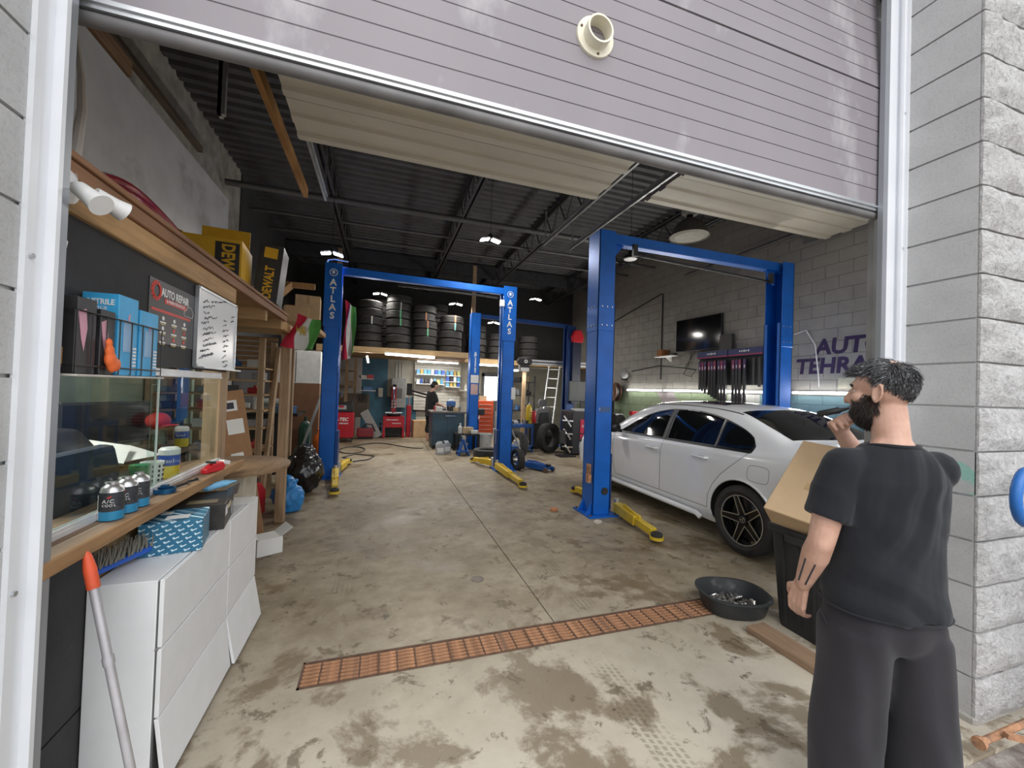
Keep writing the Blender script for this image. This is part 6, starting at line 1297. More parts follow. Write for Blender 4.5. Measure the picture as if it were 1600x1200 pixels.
def car_body():
    ny=130; ys=[KY[0]+(KY[-1]-KY[0])*(.5-.5*math.cos(PI*(.08+.84*i/ny)) - (.5-.5*math.cos(PI*.08)))/((.5-.5*math.cos(PI*.92))-(.5-.5*math.cos(PI*.08))) for i in range(ny+1)]
    rings=[]
    for y in ys:
        s=sect(y); left=[(-w_,y,z_) for w_,z_ in s]; right=[(w_,y,z_) for w_,z_ in reversed(s[1:-1])]
        rings.append(left+right)
    mb=MB(); mb.loft(rings); me=mb.mesh('bodyshell',[CARW,WELL],smooth=45)
    o=bpy.data.objects.new('tmp',me); COL.objects.link(o); cs=[]
    for yy in (0,2.73):
        for s in (-1,1):
            c=MB(); c.cyl((s*.58,yy,.335),(s*1.1,yy,.335),.37,n=48); co=c.build('cut',WELL); cs.append(co)
            md=o.modifiers.new('b','BOOLEAN'); md.operation='DIFFERENCE'; md.object=co; md.solver='EXACT'; md.material_mode='TRANSFER'
    bpy.context.view_layer.update()
    m2=bpy.data.meshes.new_from_object(o.evaluated_get(bpy.context.evaluated_depsgraph_get())); m2.name='bodyshell'
    for q in cs+[o]: bpy.data.objects.remove(q)
    return obj('bodyshell',m2,CAR)
BODY=car_body()
def skin_patch(name,mat,grid,off,parent=CAR,thick=.006,nrm=None,smooth=60):
    """grid[j][i] of points on the body; a thin shell set proud of it"""
    nj=len(grid); ni=len(grid[0]); P=[[Vector(p) for p in r] for r in grid]; vs=[]; inner=[]
    for j in range(nj):
        for i in range(ni):
            a=P[j][min(i+1,ni-1)]-P[j][max(i-1,0)]; b=P[min(j+1,nj-1)][i]-P[max(j-1,0)][i]; n=a.cross(b)
            if n.length<1e-9: n=Vector(nrm)
            n.normalize()
            if n.dot(Vector(nrm))<0: n=-n
            vs.append(P[j][i]+n*off); inner.append(P[j][i]-n*thick)
    N0=len(vs); fs=[]
    for j in range(nj-1):
        for i in range(ni-1): a=j*ni+i; fs.append((a,a+1,a+ni+1,a+ni))
    rim=[i for i in range(ni)]+[(j+1)*ni-1 for j in range(1,nj)]+[(nj-1)*ni+i for i in range(ni-2,-1,-1)]+[j*ni for j in range(nj-2,0,-1)]
    vs+=[inner[k] for k in rim]; L=len(rim); fs+=[(rim[k],N0+k,N0+(k+1)%L,rim[(k+1)%L]) for k in range(L)]
    return MB().add(vs,fs).build(name,mat,parent,smooth=smooth)
UP=[(2.16,.965),(2.0,1.05),(1.8,1.16),(1.6,1.245),(1.4,1.30),(1.15,1.335),(.9,1.34),(.65,1.322),(.4,1.275),(.2,1.215),(.05,1.15),(-.04,1.085),(-.06,1.04)]
def up(y): return spl([p[0] for p in reversed(UP)],[p[1] for p in reversed(UP)],y)
def lo(y): return .955+.028*(2.1-y)/2.0+ (.0 if y>.3 else .0)
def side_window(s,y0,y1,nm='side_window',n=16):
    g=[]
    for j in range(9):
        r=[]
        for i in range(n+1):
            y=y0+(y1-y0)*i/n; z0=lo(y)+.012; z1=max(up(y)-.014,z0+.004); z=z0+(z1-z0)*j/8; r.append((s*side_w(y,z),y,z))
        g.append(r)
    return skin_patch(nm,TINT,g,.004,nrm=(s,0,.2))
for s in (-1,1):
    # black surround
    g=[]
    for j in range(9):
        r=[]
        for i in range(41):
            y=-.06+2.22*i/40; z0=lo(y)-.008; z1=max(up(y),z0+.004); z=z0+(z1-z0)*j/8; r.append((s*side_w(y,z),y,z))
        g.append(r)
    skin_patch('window_surround',CARB,g,.0015,nrm=(s,0,.2))
    side_window(s,1.20,2.11,'front_window'); side_window(s,.40,1.10,'rear_window'); side_window(s,-.035,.355,'quarter_window')
    for y in (1.15,.378):
        mb=MB(); mb.tube([(s*(side_w(y,z)+.004),y,z) for z in [lo(y)+(up(y)-lo(y))*k/6 for k in range(7)]],.006,6); mb.build('pillar_trim',M('grey_trim',(.12,.12,.12),.3),CAR,smooth=True)
    mb=MB(); mb.tube([(s*(side_w(y,lo(y)-.01)+.004),y,lo(y)-.01) for y in [-.05+2.2*k/30 for k in range(31)]],.004,6); mb.build('belt_trim',CARB,CAR,smooth=True)
    GAP=M('panel_gap',(.06,.065,.07),.8)
    def seam(pts,r=.0028):
        pp=[]
        for a,b in zip(pts[:-1],pts[1:]):
            for k in range(6): t=k/6; pp.append((a[0]+(b[0]-a[0])*t,a[1]+(b[1]-a[1])*t))
        pp.append(pts[-1]); mb=MB(); mb.tube([(s*(side_w(y,z)-.0005),y,z) for y,z in pp],r,6); mb.build('panel_seam',GAP,CAR,smooth=True)
    seam([(1.16,.945),(1.165,.7),(1.17,.45),(1.18,.335)]); seam([(-.06,1.03),(-.02,.95),(.1,.84),(.24,.72),(.34,.6),(.40,.48),(.42,.335)]); seam([(2.2,.93),(2.22,.75),(2.2,.5),(2.15,.335)]); seam([(.42,.335),(1.2,.33),(2.15,.335)])
    fc=[(-.18-.0+.11*math.copysign(abs(math.cos(a))**.5,math.cos(a)),.80+.075*math.copysign(abs(math.sin(a))**.5,math.sin(a))) for a in [2*PI*k/28 for k in range(28)]]
    if s<0: mb=MB(); mb.tube([(s*(side_w(y,z)-.0005),y,z) for y,z in fc],.0022,6,True); mb.build('fuel_flap_seam',GAP,CAR,smooth=True)
    seam([(-.42,.52),(-.6,.53),(-.8,.53)],.002)
    for yc,zc in ((1.33,.835),(.52,.85)):
        w_=side_w(yc,zc); mb=MB(); mb.tube([(s*(w_+.004),yc-.11,zc),(s*(w_+.03),yc-.09,zc),(s*(w_+.034),yc,zc+.002),(s*(w_+.03),yc+.09,zc),(s*(w_+.004),yc+.11,zc)],.013,8); mb.build('door_handle',CARW,CAR,smooth=True)
        mb=MB(); mb.ball((s*(w_+.001),yc-.01,zc-.004),(.006,.08,.018)); mb.build('handle_cup',M('cup_grey',(.25,.26,.27),.4),CAR,smooth=True)
    # mirror
    mb=MB(); mb.ball((s*1.0,2.02,1.02),(.1,.06,.075),14,10); mb.build('door_mirror',CARB,CAR,smooth=True); mb=MB(); mb.bar((s*.86,2.06,.965),(s*.96,2.03,.98),.03,.05); mb.build('mirror_arm',CARB,CAR)
    # tail lamp
    g=[]
    for j in range(5):
        r=[]
        for i in range(11):
            y=-.925+.30*i/10; k=i/10; z=(.80+.075*k)+(.135-.085*k)*j/4; r.append((s*side_w(y,z),y,z))
        g.append(r)
    skin_patch('tail_lamp',M('tail_lamp_red',(.14,.008,.018),.12,coat=.5),g,.004,nrm=(s,-.3,0))
    # headlamp
    g=[]
    for j in range(4):
        r=[]
        for i in range(9): y=3.25+.33*i/8; z=.60+.05*(1-i/8)+.09*j/3*(1-.3*i/8); r.append((s*side_w(y,z),y,z))
        g.append(r)
    skin_patch('headlamp',M('headlamp_dark',(.05,.055,.06),.1),g,.003,nrm=(s,.3,0))
    # bumper slot
    g=[]
    for j in range(3): g.append([(s*side_w(3.36+.05*i/3,.34+.2*j/2),3.36+.05*i/3,.34+.2*j/2) for i in range(4)])
    skin_patch('bumper_vent',CARB,g,.002,nrm=(s,.2,0))
    mb=MB(); mb.tube([(s*.872,.5,.2),(s*.885,.55,.235),(s*.885,2.2,.235),(s*.872,2.28,.2)],.03,8); mb.build('side_skirt',CARW,CAR,smooth=True)
    for yy in (0,2.73):
        mb=MB(); pts=[]
        for k in range(25):
            a=rad(-18+216*k/24); y=yy+.378*math.cos(a); z=.335+.378*math.sin(a)
            if z<.25: continue
            pts.append((s*(side_w(y,z)+.002),y,z))
        mb.tube(pts,.011,8); mb.build('arch_lip',CARW,CAR,smooth=True)
    mb=MB(); mb.box(min(s*.70,s*.90),max(s*.70,s*.90),-.405,-.395,.14,.34); mb.build('mud_flap',CARW,CAR,bev=.003)
# rear window, windscreen, sunroof
def top_patch(nm,mat,y0,y1,w0,w1,off=.003,n=14,bow=0):
    g=[]
    for j in range(n+1):
        t=j/n; y=y0+(y1-y0)*t; hw_=w0+(w1-w0)*t; g.append([((-1+2*i/16)*hw_, y+bow*(1-(-1+2*i/16)**2), top_z((-1+2*i/16)*hw_, y+bow*(1-(-1+2*i/16)**2))) for i in range(17)])
    return skin_patch(nm,mat,g,off,nrm=(0,0,1))
top_patch('rear_screen',TINT,-.30,.30,.615,.545,bow=-.05); top_patch('windscreen',TINT,1.74,2.40,.56,.66,bow=.05); top_patch('sunroof',TINT,.62,1.45,.44,.44,.002)
for s in (-1,1):
    mb=MB(); mb.tube([(s*.585,y,top_z(.585,y)+.002) for y in [.25+1.4*k/20 for k in range(21)]],.007,6); mb.build('roof_gutter',CARB,CAR,smooth=True)
mb=MB(); mb.tube([(x,-.62,top_z(x,-.62)+.006) for x in [-.62+1.24*k/16 for k in range(17)]],.012,6); mb.build('boot_lip',CARW,CAR,smooth=True)
mb=MB(); mb.tube([(x,-.34+.0*x,top_z(x,-.36)+.0005) for x in [-.68+1.36*k/16 for k in range(17)]],.0025,5); mb.build('boot_seam',GAP,CAR)
mb=MB(); mb.box(-.55,.55,-.955,-.93,.30,.40); mb.build('rear_diffuser',CARB,CAR,bev=.01); mb=MB(); mb.box(-.26,.26,-.94,-.925,.78,.89); mb.build('number_plate',PAPER,CAR)
# wheels
RIMB=M('rim_black',(.012,.012,.013),.25,.3); RIMS=M('rim_machined',(.62,.63,.64),.25,.85,.03)
WT=tyre_mesh(.328,.215,.232,48)
def wheel(s,y):
    e=bpy.data.objects.new('wheel',WT.copy()); COL.objects.link(e); e.parent=CAR; e.location=(s*.785,y,.328); e.rotation_euler=(0,s*PI/2,0)
    e['label']='black alloy wheel with silver five-spoke star'
    mb=MB(); mb.lathe([(.225,-.09),(.236,-.09),(.236,.085),(.228,.085),(.215,.05),(.21,-.06)],44,closed=True); mb.build('rim_barrel',RIMB,e,smooth=True)
    mb=MB(); mb.lathe([(.224,.082),(.236,.084),(.236,.09),(.226,.091)],44,closed=True); mb.build('rim_lip',RIMS,e,smooth=True)
    mb=MB(); mb.lathe([(0,.0),(.20,-.02),(.2,-.03),(0,-.02)],30); mb.build('brake_disc',M('brake_disc',(.12,.12,.12),.35,.8),e)
    for k in range(5):
        a=2*PI*k/5+PI/2; c,sn=math.cos(a),math.sin(a)
        def pt(r,t,z): return Vector((r*c-t*sn,r*sn+t*c,z))
        mb=MB(); mb.add([pt(.05,-.028,.055),pt(.226,-.02,.078),pt(.226,.02,.078),pt(.05,.028,.055),pt(.05,-.03,.02),pt(.226,-.026,.04),pt(.226,.026,.04),pt(.05,.03,.02)],[(0,1,2,3),(7,6,5,4),(0,4,5,1),(1,5,6,2),(2,6,7,3),(3,7,4,0)]); sp=mb.build('spoke',RIMB,e)
        for q in (-1,1): mb=MB(); mb.bar(pt(.048,q*.034,.058),pt(.226,q*.0225,.081),.0075,.012); mb.build('machined_edge',RIMS,sp)
    for k in range(5):
        a=2*PI*(k+.5)/5+PI/2; mb=MB(); mb.bar((.05*math.cos(a),.05*math.sin(a),.045),(.09*math.cos(a),.09*math.sin(a),.05),.05,.02); mb.build('spoke_web',RIMB,e)
    mb=MB(); mb.lathe([(0,.04),(.052,.04),(.05,.066),(.034,.07),(0,.07)],24); h=mb.build('hub_cap',RIMB,e,smooth=True)
    mb=MB(); mb.tube([(.027*math.cos(2*PI*i/20),.027*math.sin(2*PI*i/20),.0715) for i in range(20)],.0022,5,True)
    for k in range(3): a=PI/2+2*PI*k/3; mb.bar((0,0,.0715),(.026*math.cos(a),.026*math.sin(a),.0715),.005,.002)
    mb.build('star_emblem',RIMS,h)
for y in (0,2.73):
    for s in (-1,1): wheel(s,y)
# ================================================================ PEOPLE
def skin_mat():
    m,nt,b=nodes('skin'); v=mapped(nt); n=noise_t(nt,v,16,5); r=ramp(nt,n.outputs[0],((.3,(.46,.255,.18)),(.7,(.60,.37,.28)))); nt.links.new(r.outputs[0],b.inputs[0]); b.inputs['Roughness'].default_value=.5
    b.inputs['Subsurface Weight'].default_value=.12; b.inputs['Subsurface Radius'].default_value=(.02,.008,.004); f=noise_t(nt,v,220,3); bump(nt,b,f.outputs[0],.12,.002); return m
SKIN=skin_mat()
def cloth_mat(name,col,stretch=(1,1,1)):
    m,nt,b=nodes(name); v=mapped(nt,stretch); n=noise_t(nt,v,3.5,5); r=ramp(nt,n.outputs[0],((.3,sc3(col,.85)),(.7,sc3(col,1.15)))); nt.links.new(r.outputs[0],b.inputs[0]); b.inputs['Roughness'].default_value=.92; b.inputs['Specular IOR Level'].default_value=.25
    b.inputs['Sheen Weight'].default_value=.12; w_=noise_t(nt,v,350,2); bump(nt,b,w_.outputs[0],.15,.001); return m
def cap(mb,a,b,ra,rb,n=14): 
    a,b=Vector(a),Vector(b); mb.cyl(a,b,ra,rb,n); mb.ball(a,ra,n,8); mb.ball(b,rb,n,8)
def chain(mb,pts,rs,n=14):
    for i in range(len(pts)-1): cap(mb,pts[i],pts[i+1],rs[i],rs[i+1],n)
def hand(mb,W,d,back,thumb,curl,L=1.0,spread=.05,tcurl=.5):
    """palm and five fingers: W wrist, d direction, back = outward normal of the hand's back, thumb = side of the thumb"""
    W=Vector(W); d=Vector(d).normalized(); b=Vector(back); b=(b-d*b.dot(d)).normalized(); t=Vector(thumb); t=(t-d*t.dot(d)-b*t.dot(b)).normalized()
    for q in (-.026,-.009,.009,.026): cap(mb,W+t*q*.7,W+d*.082*L+t*q*1.15,.0135,.0115,10)
    lens=[(.026,.042,.026,.019),(.009,.047,.03,.02),(-.009,.043,.028,.02),(-.026,.034,.021,.017)]
    for k,(q,l1,l2,l3) in enumerate(lens):
        p=W+d*.085*L+t*q*1.15; a=curl[k]*.55; pts=[p]; rs=[.0098,.0090,.0080,.0068]
        for j,l in enumerate((l1,l2,l3)):
            v=(d*math.cos(a)-b*math.sin(a)+t*q*spread*8).normalized(); p=p+v*l*L; pts.append(p); a+=curl[k]*(.75 if j==0 else .5)
        chain(mb,pts,rs,10)
    p=W+d*.022+t*.026; v=(d*.62+t*.75-b*.25).normalized(); p1=p+v*.036; v2=(d*.9+t*.25-b*.5*tcurl-b*.2).normalized(); p2=p1+v2*.032; p3=p2+(v2-t*.2*tcurl).normalized()*.026
    chain(mb,[p,p1,p2,p3],[.014,.0115,.0098,.008],10)
def rings(mb,zs,n=28,p=2.4):
    R=[]
    for (z,cx,cy,rx,ry) in zs:
        r=[]
        for i in range(n):
            a=2*PI*i/n; c,s=math.cos(a),math.sin(a); r.append((cx+rx*math.copysign(abs(c)**(2/p),c),cy+ry*math.copysign(abs(s)**(2/p),s),z))
        R.append(r)
    mb.loft(R)
# ---- bearded person in the foreground, seen from behind, head turned left
PX=thing('person','person in black t-shirt and dark trousers seen from behind, one hand at mouth','person',(1.70,.925,0),rz=rad(-20))
PX.scale=(.9,.9,1.0); HA=rad(30); HC=Vector((0,.005,0)); 
def hp(p):
    """head-local point (facing +y) to body-local, head turned to the left and slightly bowed"""
    p=Vector(p)-Vector((0,-.01,1.44)); p=Matrix.Rotation(rad(-3),3,'X')@p; p=Matrix.Rotation(HA,3,'Z')@p; return p+Vector((0,.0,1.44))
def hball(mb,c,r,n=18,m=12,rz=0):
    R=Matrix.Rotation(HA,3,'Z').to_euler(); mb.ball(hp(c),r,n,m,rot=(0,0,HA+rz))
mb=MB()
hball(mb,(0,-.012,1.562),(.076,.096,.088),24,16); hball(mb,(0,.03,1.515),(.062,.062,.075),20,14); hball(mb,(0,.045,1.465),(.045,.042,.04)); hball(mb,(0,.068,1.448),(.024,.02,.02))
hball(mb,(0,.07,1.565),(.05,.022,.02)); hball(mb,(0,.088,1.49),(.024,.012,.014))
chain(mb,[hp((0,.088,1.552)),hp((0,.104,1.53)),hp((0,.113,1.512))],[.009,.012,.014],10); hball(mb,(.013,.098,1.508),(.01,.012,.009),10,8); hball(mb,(-.013,.098,1.508),(.01,.012,.009),10,8)
for s in (-1,1):
    hball(mb,(s*.05,.055,1.52),(.022,.025,.022))
    mb.tube([hp((s*(.080+.006*max(0,-math.cos(2*PI*k/14))),-.016+.016*math.cos(2*PI*k/14)-.004*math.sin(2*PI*k/14),1.533+.029*math.sin(2*PI*k/14))) for k in range(14)],.0048,8,True); hball(mb,(s*.077,-.012,1.533),(.005,.014,.026),12,8); hball(mb,(s*.079,-.008,1.505),(.006,.009,.010),10,8)
chain(mb,[(0,-.03,1.30),(0,-.024,1.375),hp((0,-.02,1.475))],[.080,.058,.055],20)
for s in (-1,1): chain(mb,[(s*.03,-.035,1.365),(s*.075,-.03,1.305),(s*.12,-.02,1.275)],[.03,.036,.034],12)
rings(mb,[(.9,0,0,.15,.10),(1.1,0,0,.16,.105),(1.2,0,0,.17,.105),(1.28,0,-.01,.15,.09),(1.33,0,-.02,.09,.07)])
SL,EL,WL=Vector((-.185,-.015,1.268)),Vector((-.250,-.015,1.005)),Vector((-.238,.095,.815))
SR,ER,WR=Vector((.185,-.015,1.268)),Vector((.165,.215,1.15)),Vector((.0,.215,1.375))
def arm_skin(S,E,W):
    m1=S.lerp(E,.5); f1=E.lerp(W,.3); f2=E.lerp(W,.75); chain(mb,[S,m1,E.lerp(S,.12),E,f1,f2,W],[.050,.051,.046,.044,.047,.036,.029],16)
arm_skin(SL,EL,WL); arm_skin(SR,ER,WR)
hand(mb,WL+Vector((0,.01,-.012)),(-.02,.30,-.95),(-.95,-.25,-.1),(.1,.9,.3),(.55,.65,.75,.85),1.0,.04)
hd_=(hp((0,.135,1.47))-WR).normalized(); hand(mb,WR+hd_*.01,hd_+Vector((-.3,.0,.1)),(.35,.9,.1),(-.3,-.1,1),(1.0,1.05,1.1,1.15),.95,.02,.6)
me=remesh(mb,.0046,4,SKIN,'body'); body=obj('body',me,PX)
# eyes and brows
for s in (-1,1):
    mb=MB(); mb.ball(hp((s*.029,.067,1.543)),.0112,12,8); mb.build('eye',M('eye_white',(.75,.72,.68),.2),PX,smooth=True); mb=MB(); mb.ball(hp((s*.029,.0735,1.543)),.0055,10,6); mb.build('iris',M('iris_dark',(.03,.015,.01),.2),PX,smooth=True)
    mb=MB(); mb.tube([hp((s*(.014+.034*k/5),.0885-.016*(k/5)**2,1.562+.006*math.sin(PI*k/5))) for k in range(6)],.005,6); mb.build('eyebrow',M('brow_dark',(.02,.016,.014),.8),PX)
# hair: combed strands over a dark cap
def hair_mat():
    m,nt,b=nodes('greying_hair'); v=mapped(nt); n=noise_t(nt,v,120,3); r=ramp(nt,n.outputs[0],((.40,(.016,.015,.015)),(.56,(.045,.045,.048)),(.70,(.30,.31,.33)))); nt.links.new(r.outputs[0],b.inputs[0]); b.inputs['Roughness'].default_value=.42; return m
HAIR=hair_mat(); rnd=random.Random(3); C0=Vector((0,-.012,1.562)); AX=Vector((.078,.098,.091))
def hair_ok(u):
    zt=.05+(.62 if u.y>0 else .84)*u.y
    if u.y>.1 and abs(u.x)>.62 and u.z<.45: return False
    return u.z>zt
def bald(u): return (u-Vector((.05,-.42,.90)).normalized()).length
mb=MB(); vs=[]; 
def strand(mb,root,d0,grav,L,r,seg=4):
    pts=[root]; d=d0.normalized(); p=root.copy()
    for k in range(seg): p=p+d*L/seg; d=(d+grav/seg).normalized(); pts.append(p.copy())
    o=len(mb.v); vs=[]; side=d0.cross(Vector((.3,.5,.8))).normalized(); up_=d0.cross(side).normalized()
    for k,q in enumerate(pts):
        rr=r*(1-.8*k/seg); vs+=[q+side*rr,q-side*rr*.5+up_*rr*.86,q-side*rr*.5-up_*rr*.86]
    fs=[]
    for k in range(seg):
        a=3*k; fs+=[(a,a+1,a+4,a+3),(a+1,a+2,a+5,a+4),(a+2,a,a+3,a+5)]
    mb.add(vs,fs)
N_=0
while N_<5200:
    u=Vector((rnd.gauss(0,1),rnd.gauss(0,1),rnd.gauss(0,1))).normalized()
    if not hair_ok(u): continue
    bd=bald(u)
    if bd<.50 and rnd.random()>.06+(.6*max(0,bd-.3)/.2): N_+=.3; continue
    p=C0+Vector((u.x*AX.x,u.y*AX.y,u.z*AX.z))*.985; nrm=Vector((u.x/AX.x,u.y/AX.y,u.z/AX.z)).normalized()
    side=max(0,min(1,(u.z+.3)/.9)); comb=Vector((u.x*.35,.55*side+.15,-.55+.25*side)) if u.y>-.35 else Vector((u.x*.35,-.1,-.85)); comb=comb-nrm*comb.dot(nrm)
    L=(.012+.022*side)*(1.0+rnd.uniform(-.25,.4)); 
    if u.y>.45: L*=1.25; comb=comb+Vector((0,.5,.25))
    d=(nrm*(.30 if u.y>.3 else .12)+comb*1.0+Vector((rnd.uniform(-.35,.35),rnd.uniform(-.35,.35),rnd.uniform(-.25,.25))))
    a=hp(p); Rz=Matrix.Rotation(HA,3,'Z'); strand(mb,a,Rz@d,Rz@(comb*.8-nrm*.5),L,.0012 if side<.4 else .0015); N_+=1
h=mb.build('hair',HAIR,PX,fixn=False); h['kind']='stuff'
mb=MB(); nU,nV=40,24; idx={}; vs=[]; fs=[]
for j in range(nV+1):
    for i in range(nU):
        t=PI*j/nV; a=2*PI*i/nU; u=Vector((math.sin(t)*math.cos(a),math.sin(t)*math.sin(a),math.cos(t))); idx[(i,j)]=(len(vs),hair_ok(u) and bald(u)>.42); vs.append(hp(C0+Vector((u.x*AX.x,u.y*AX.y,u.z*AX.z))*1.012))
for j in range(nV):
    for i in range(nU):
        q=[idx[(i,j)],idx[((i+1)%nU,j)],idx[((i+1)%nU,j+1)],idx[(i,j+1)]]
        if all(k[1] for k in q): fs.append(tuple(k[0] for k in q))
mb.add(vs,fs); mb.build('hair_undercoat',M('hair_dark',(.022,.02,.02),.7),PX,smooth=True)
# beard
mb=MB(); N_=0
while N_<3200:
    u=Vector((rnd.gauss(0,1),rnd.gauss(0,1),rnd.gauss(0,1))).normalized()
    top=.42 if abs(u.x)>.72 else (-.05 if u.y<.8 else -.25)
    if u.y<(-.55 if u.z>-.45 else -.2) or u.z>top: continue
    c=Vector((0,.028,1.50)); p=c+Vector((u.x*.0635,u.y*.066,u.z*.078)); d=(u*.9+Vector((0,.1,-.9))+Vector((rnd.uniform(-.4,.4),rnd.uniform(-.4,.4),rnd.uniform(-.3,.3))))
    Rz=Matrix.Rotation(HA,3,'Z'); strand(mb,hp(p),Rz@d,Rz@Vector((rnd.uniform(-.5,.5),rnd.uniform(-.5,.5),-.2)),.013+.01*rnd.random()+.010*max(0,-u.z),.0012,3); N_+=1
for k in range(260):
    x=rnd.uniform(-.03,.03); strand(mb,hp((x,.092-abs(x)*.6,1.502)),Matrix.Rotation(HA,3,'Z')@Vector((x*8,.5,-.9)),Vector((0,0,-.4)),.011,.0011,3)
b_=mb.build('beard',M('dark_beard',(.025,.018,.014),.6,var=.5,scale=90),PX,fixn=False); b_['kind']='stuff'
# t-shirt
TEE=cloth_mat('black_tee',(.014,.015,.019))
mb=MB(); rings(mb,[(.785,0,.0,.205,.142),(.80,0,0,.208,.146),(.88,0,0,.194,.138),(.97,0,.0,.182,.130),(1.07,0,0,.190,.132),(1.16,0,0,.200,.134),(1.23,0,-.01,.195,.127),(1.28,0,-.014,.172,.108),(1.32,0,-.02,.128,.094),(1.352,0,-.022,.088,.080)],32,2.3)
for S,E in ((SL,EL),(SR,ER)):
    s=-1 if S.x<0 else 1; e=S.lerp(E,.68); chain(mb,[Vector((s*.09,-.018,1.285)),S+Vector((-s*.014,0,-.002)),S.lerp(E,.4)],[.055,.070,.070],18); mb.cyl(S.lerp(E,.3),e,.071,.078,18)
me=remesh(mb,.007,5,TEE,'tshirt')
def folds(p,n):
    low=max(0,min(1,(1.2-p.z)/.35)); a=.5+.5*noise.noise(Vector((p.x*2,p.y*2,p.z*2)))
    c1=math.sin(p.z*38+p.x*26+5*noise.noise(p*4)); c2=math.sin(p.x*44-p.z*17+5*noise.noise(p*3.5+Vector((4,0,0)))); f=(abs(c1)**1.5*math.copysign(1,c1))*.009*low*a+(abs(c2)**1.5*math.copysign(1,c2))*.007*(1-.3*low)*a
    return f+.006*noise.noise(p*9)
displace(me,folds); obj('tshirt',me,PX)
mb=MB(); mb.tube([(.084*math.cos(2*PI*i/28),-.022+.078*math.sin(2*PI*i/28),1.346-.016*math.sin(2*PI*i/28)+.006*math.cos(4*PI*i/28)-.002) for i in range(28)],.006,8,True); mb.build('collar',TEE,PX,smooth=True)
mb=MB()
mb.tube([((.208)*math.copysign(abs(math.cos(a))**(2/2.3),math.cos(a)),(.148)*math.copysign(abs(math.sin(a))**(2/2.3),math.sin(a)),.79) for a in [2*PI*i/40 for i in range(40)]],.004,6,True); mb.build('hem',TEE,PX,smooth=True)
# trousers
TRO=cloth_mat('charcoal_trousers',(.027,.025,.029)); mb=MB()
for s in (-1,1): mb.ball((s*.085,-.03,.74),(.10,.095,.10),18,12)
rings(mb,[(.66,0,0,.150,.10),(.70,0,0,.185,.128),(.74,0,0,.195,.136),(.80,0,0,.186,.128),(.93,0,0,.150,.10)],28,2.4)
for s,dy in ((-1,.02),(1,-.03)):
    zs=[(.06,s*.125,dy,.105,.125),(.12,s*.123,dy,.106,.12),(.3,s*.118,dy,.108,.112),(.46,s*.112,dy*.7,.106,.11),(.6,s*.104,dy*.4,.106,.118),(.72,s*.098,0,.104,.128)]
    rings(mb,zs,24,2.3)
me=remesh(mb,.009,12,TRO,'trousers')
displace(me,lambda p,n:.006*noise.noise(Vector((p.x*9,p.y*9,p.z*4)))+.005*math.sin(p.z*30+6*noise.noise(p*4))*max(0,min(1,(.35-p.z)/.3))+.003*math.sin(p.x*60+p.z*8+4*noise.noise(p*3)))
obj('trousers',me,PX)
mb=MB(); mb.tube([(-.195,.06,.80),(-.208,.03,.74),(-.205,.0,.70)],.004,6); mb.build('pocket_seam',TRO,PX)
for s,dy in ((-1,.02),(1,-.03)):
    mb=MB(); mb.ball((s*.125,dy+.03,.04),(.045,.12,.045),16,10); mb.ball((s*.125,dy-.03,.065),(.042,.06,.06),14,10); me=remesh(mb,.01,3,M('black_shoe',(.02,.02,.02),.5),'shoe')
    for v_ in me.vertices: v_.co.z=max(0,v_.co.z)
    obj('shoe',me,PX)
# tattoo lines along the left forearm
for k,q in enumerate((-.012,.012)):
    mb=MB(); pts=[]
    ax=(WL-EL).normalized(); out=Vector((-.75,-.6,-.15)); out=(out-ax*out.dot(ax)).normalized(); sd=ax.cross(out)
    for j in range(9):
        t=.32+.55*j/8; c=EL.lerp(WL,t); r=.0465+(.0335-.0465)*max(0,(t-.3)/.6); dd=(out+sd*(q/.03)).normalized(); pts.append(c+dd*(r-.0005))
    mb.tube(pts,.0032,5); mb.build('tattoo_line',M('tattoo_ink',(.035,.04,.05),.7),PX)
# black device at the mouth
R38=Matrix.Rotation(rad(-20),3,'Z'); m_=hp((0,.118,1.478)); f_=hp((-.012,.225,1.452)); dv=thing('vape_device','black hand-held device held to the mouth of the bearded person','device',PX.location+R38@Vector((m_.x*.9,m_.y*.9,m_.z)))
dirv=R38@(f_-m_); mb=MB(); mb.tube([Vector((0,0,0)),dirv*.15,dirv*.2,dirv*.8,dirv*.83],.012,10,rs=[.006,.008,.0125,.0125,.010]); mb.build('body',BLACKP,dv,smooth=True); mb=MB(); mb.tube([dirv*-.1,dirv*.02],.005,8); mb.build('mouthpiece',BLACKP,dv)
# ---- second person at the back
P2=thing('person','distant person in black clothes stooping over the workbench','person',(1.30,11.25,0),rz=rad(-75))
mb=MB(); mb.ball((0,.13,1.55),(.075,.095,.11),16,12,rot=(-.5,0,0)); mb.ball((0,.22,1.52),(.016,.02,.02)); mb.ball((-.075,.12,1.55),(.012,.025,.03)); mb.ball((.075,.12,1.55),(.012,.025,.03))
chain(mb,[(0,.02,1.36),(0,.09,1.48)],[.06,.055]); rings(mb,[(.85,0,0,.13,.09),(1.1,0,0,.14,.09),(1.3,0,.02,.13,.08)])
for s in (-1,1):
    chain(mb,[(s*.19,.02,1.33),(s*.24,.08,1.08),(s*.14,.30,1.0)],[.040,.040,.032]); hand(mb,(s*.14,.31,1.0),(-s*.2,.9,-.2),(s*.3,.2,.9),(-s,.2,.2),(.6,.7,.7,.8))
    chain(mb,[(s*.1,0,.8),(s*.11,.03,.47),(s*.11,-.02,.08)],[.08,.055,.035]); mb.ball((s*.11,.05,.035),(.04,.11,.035))
obj('body',remesh(mb,.009,3,SKIN,'body'),P2)
mb=MB(); rings(mb,[(.82,0,0,.19,.135),(1.0,0,0,.18,.125),(1.2,0,.01,.195,.125),(1.3,0,.02,.185,.115),(1.38,0,.03,.1,.08)])
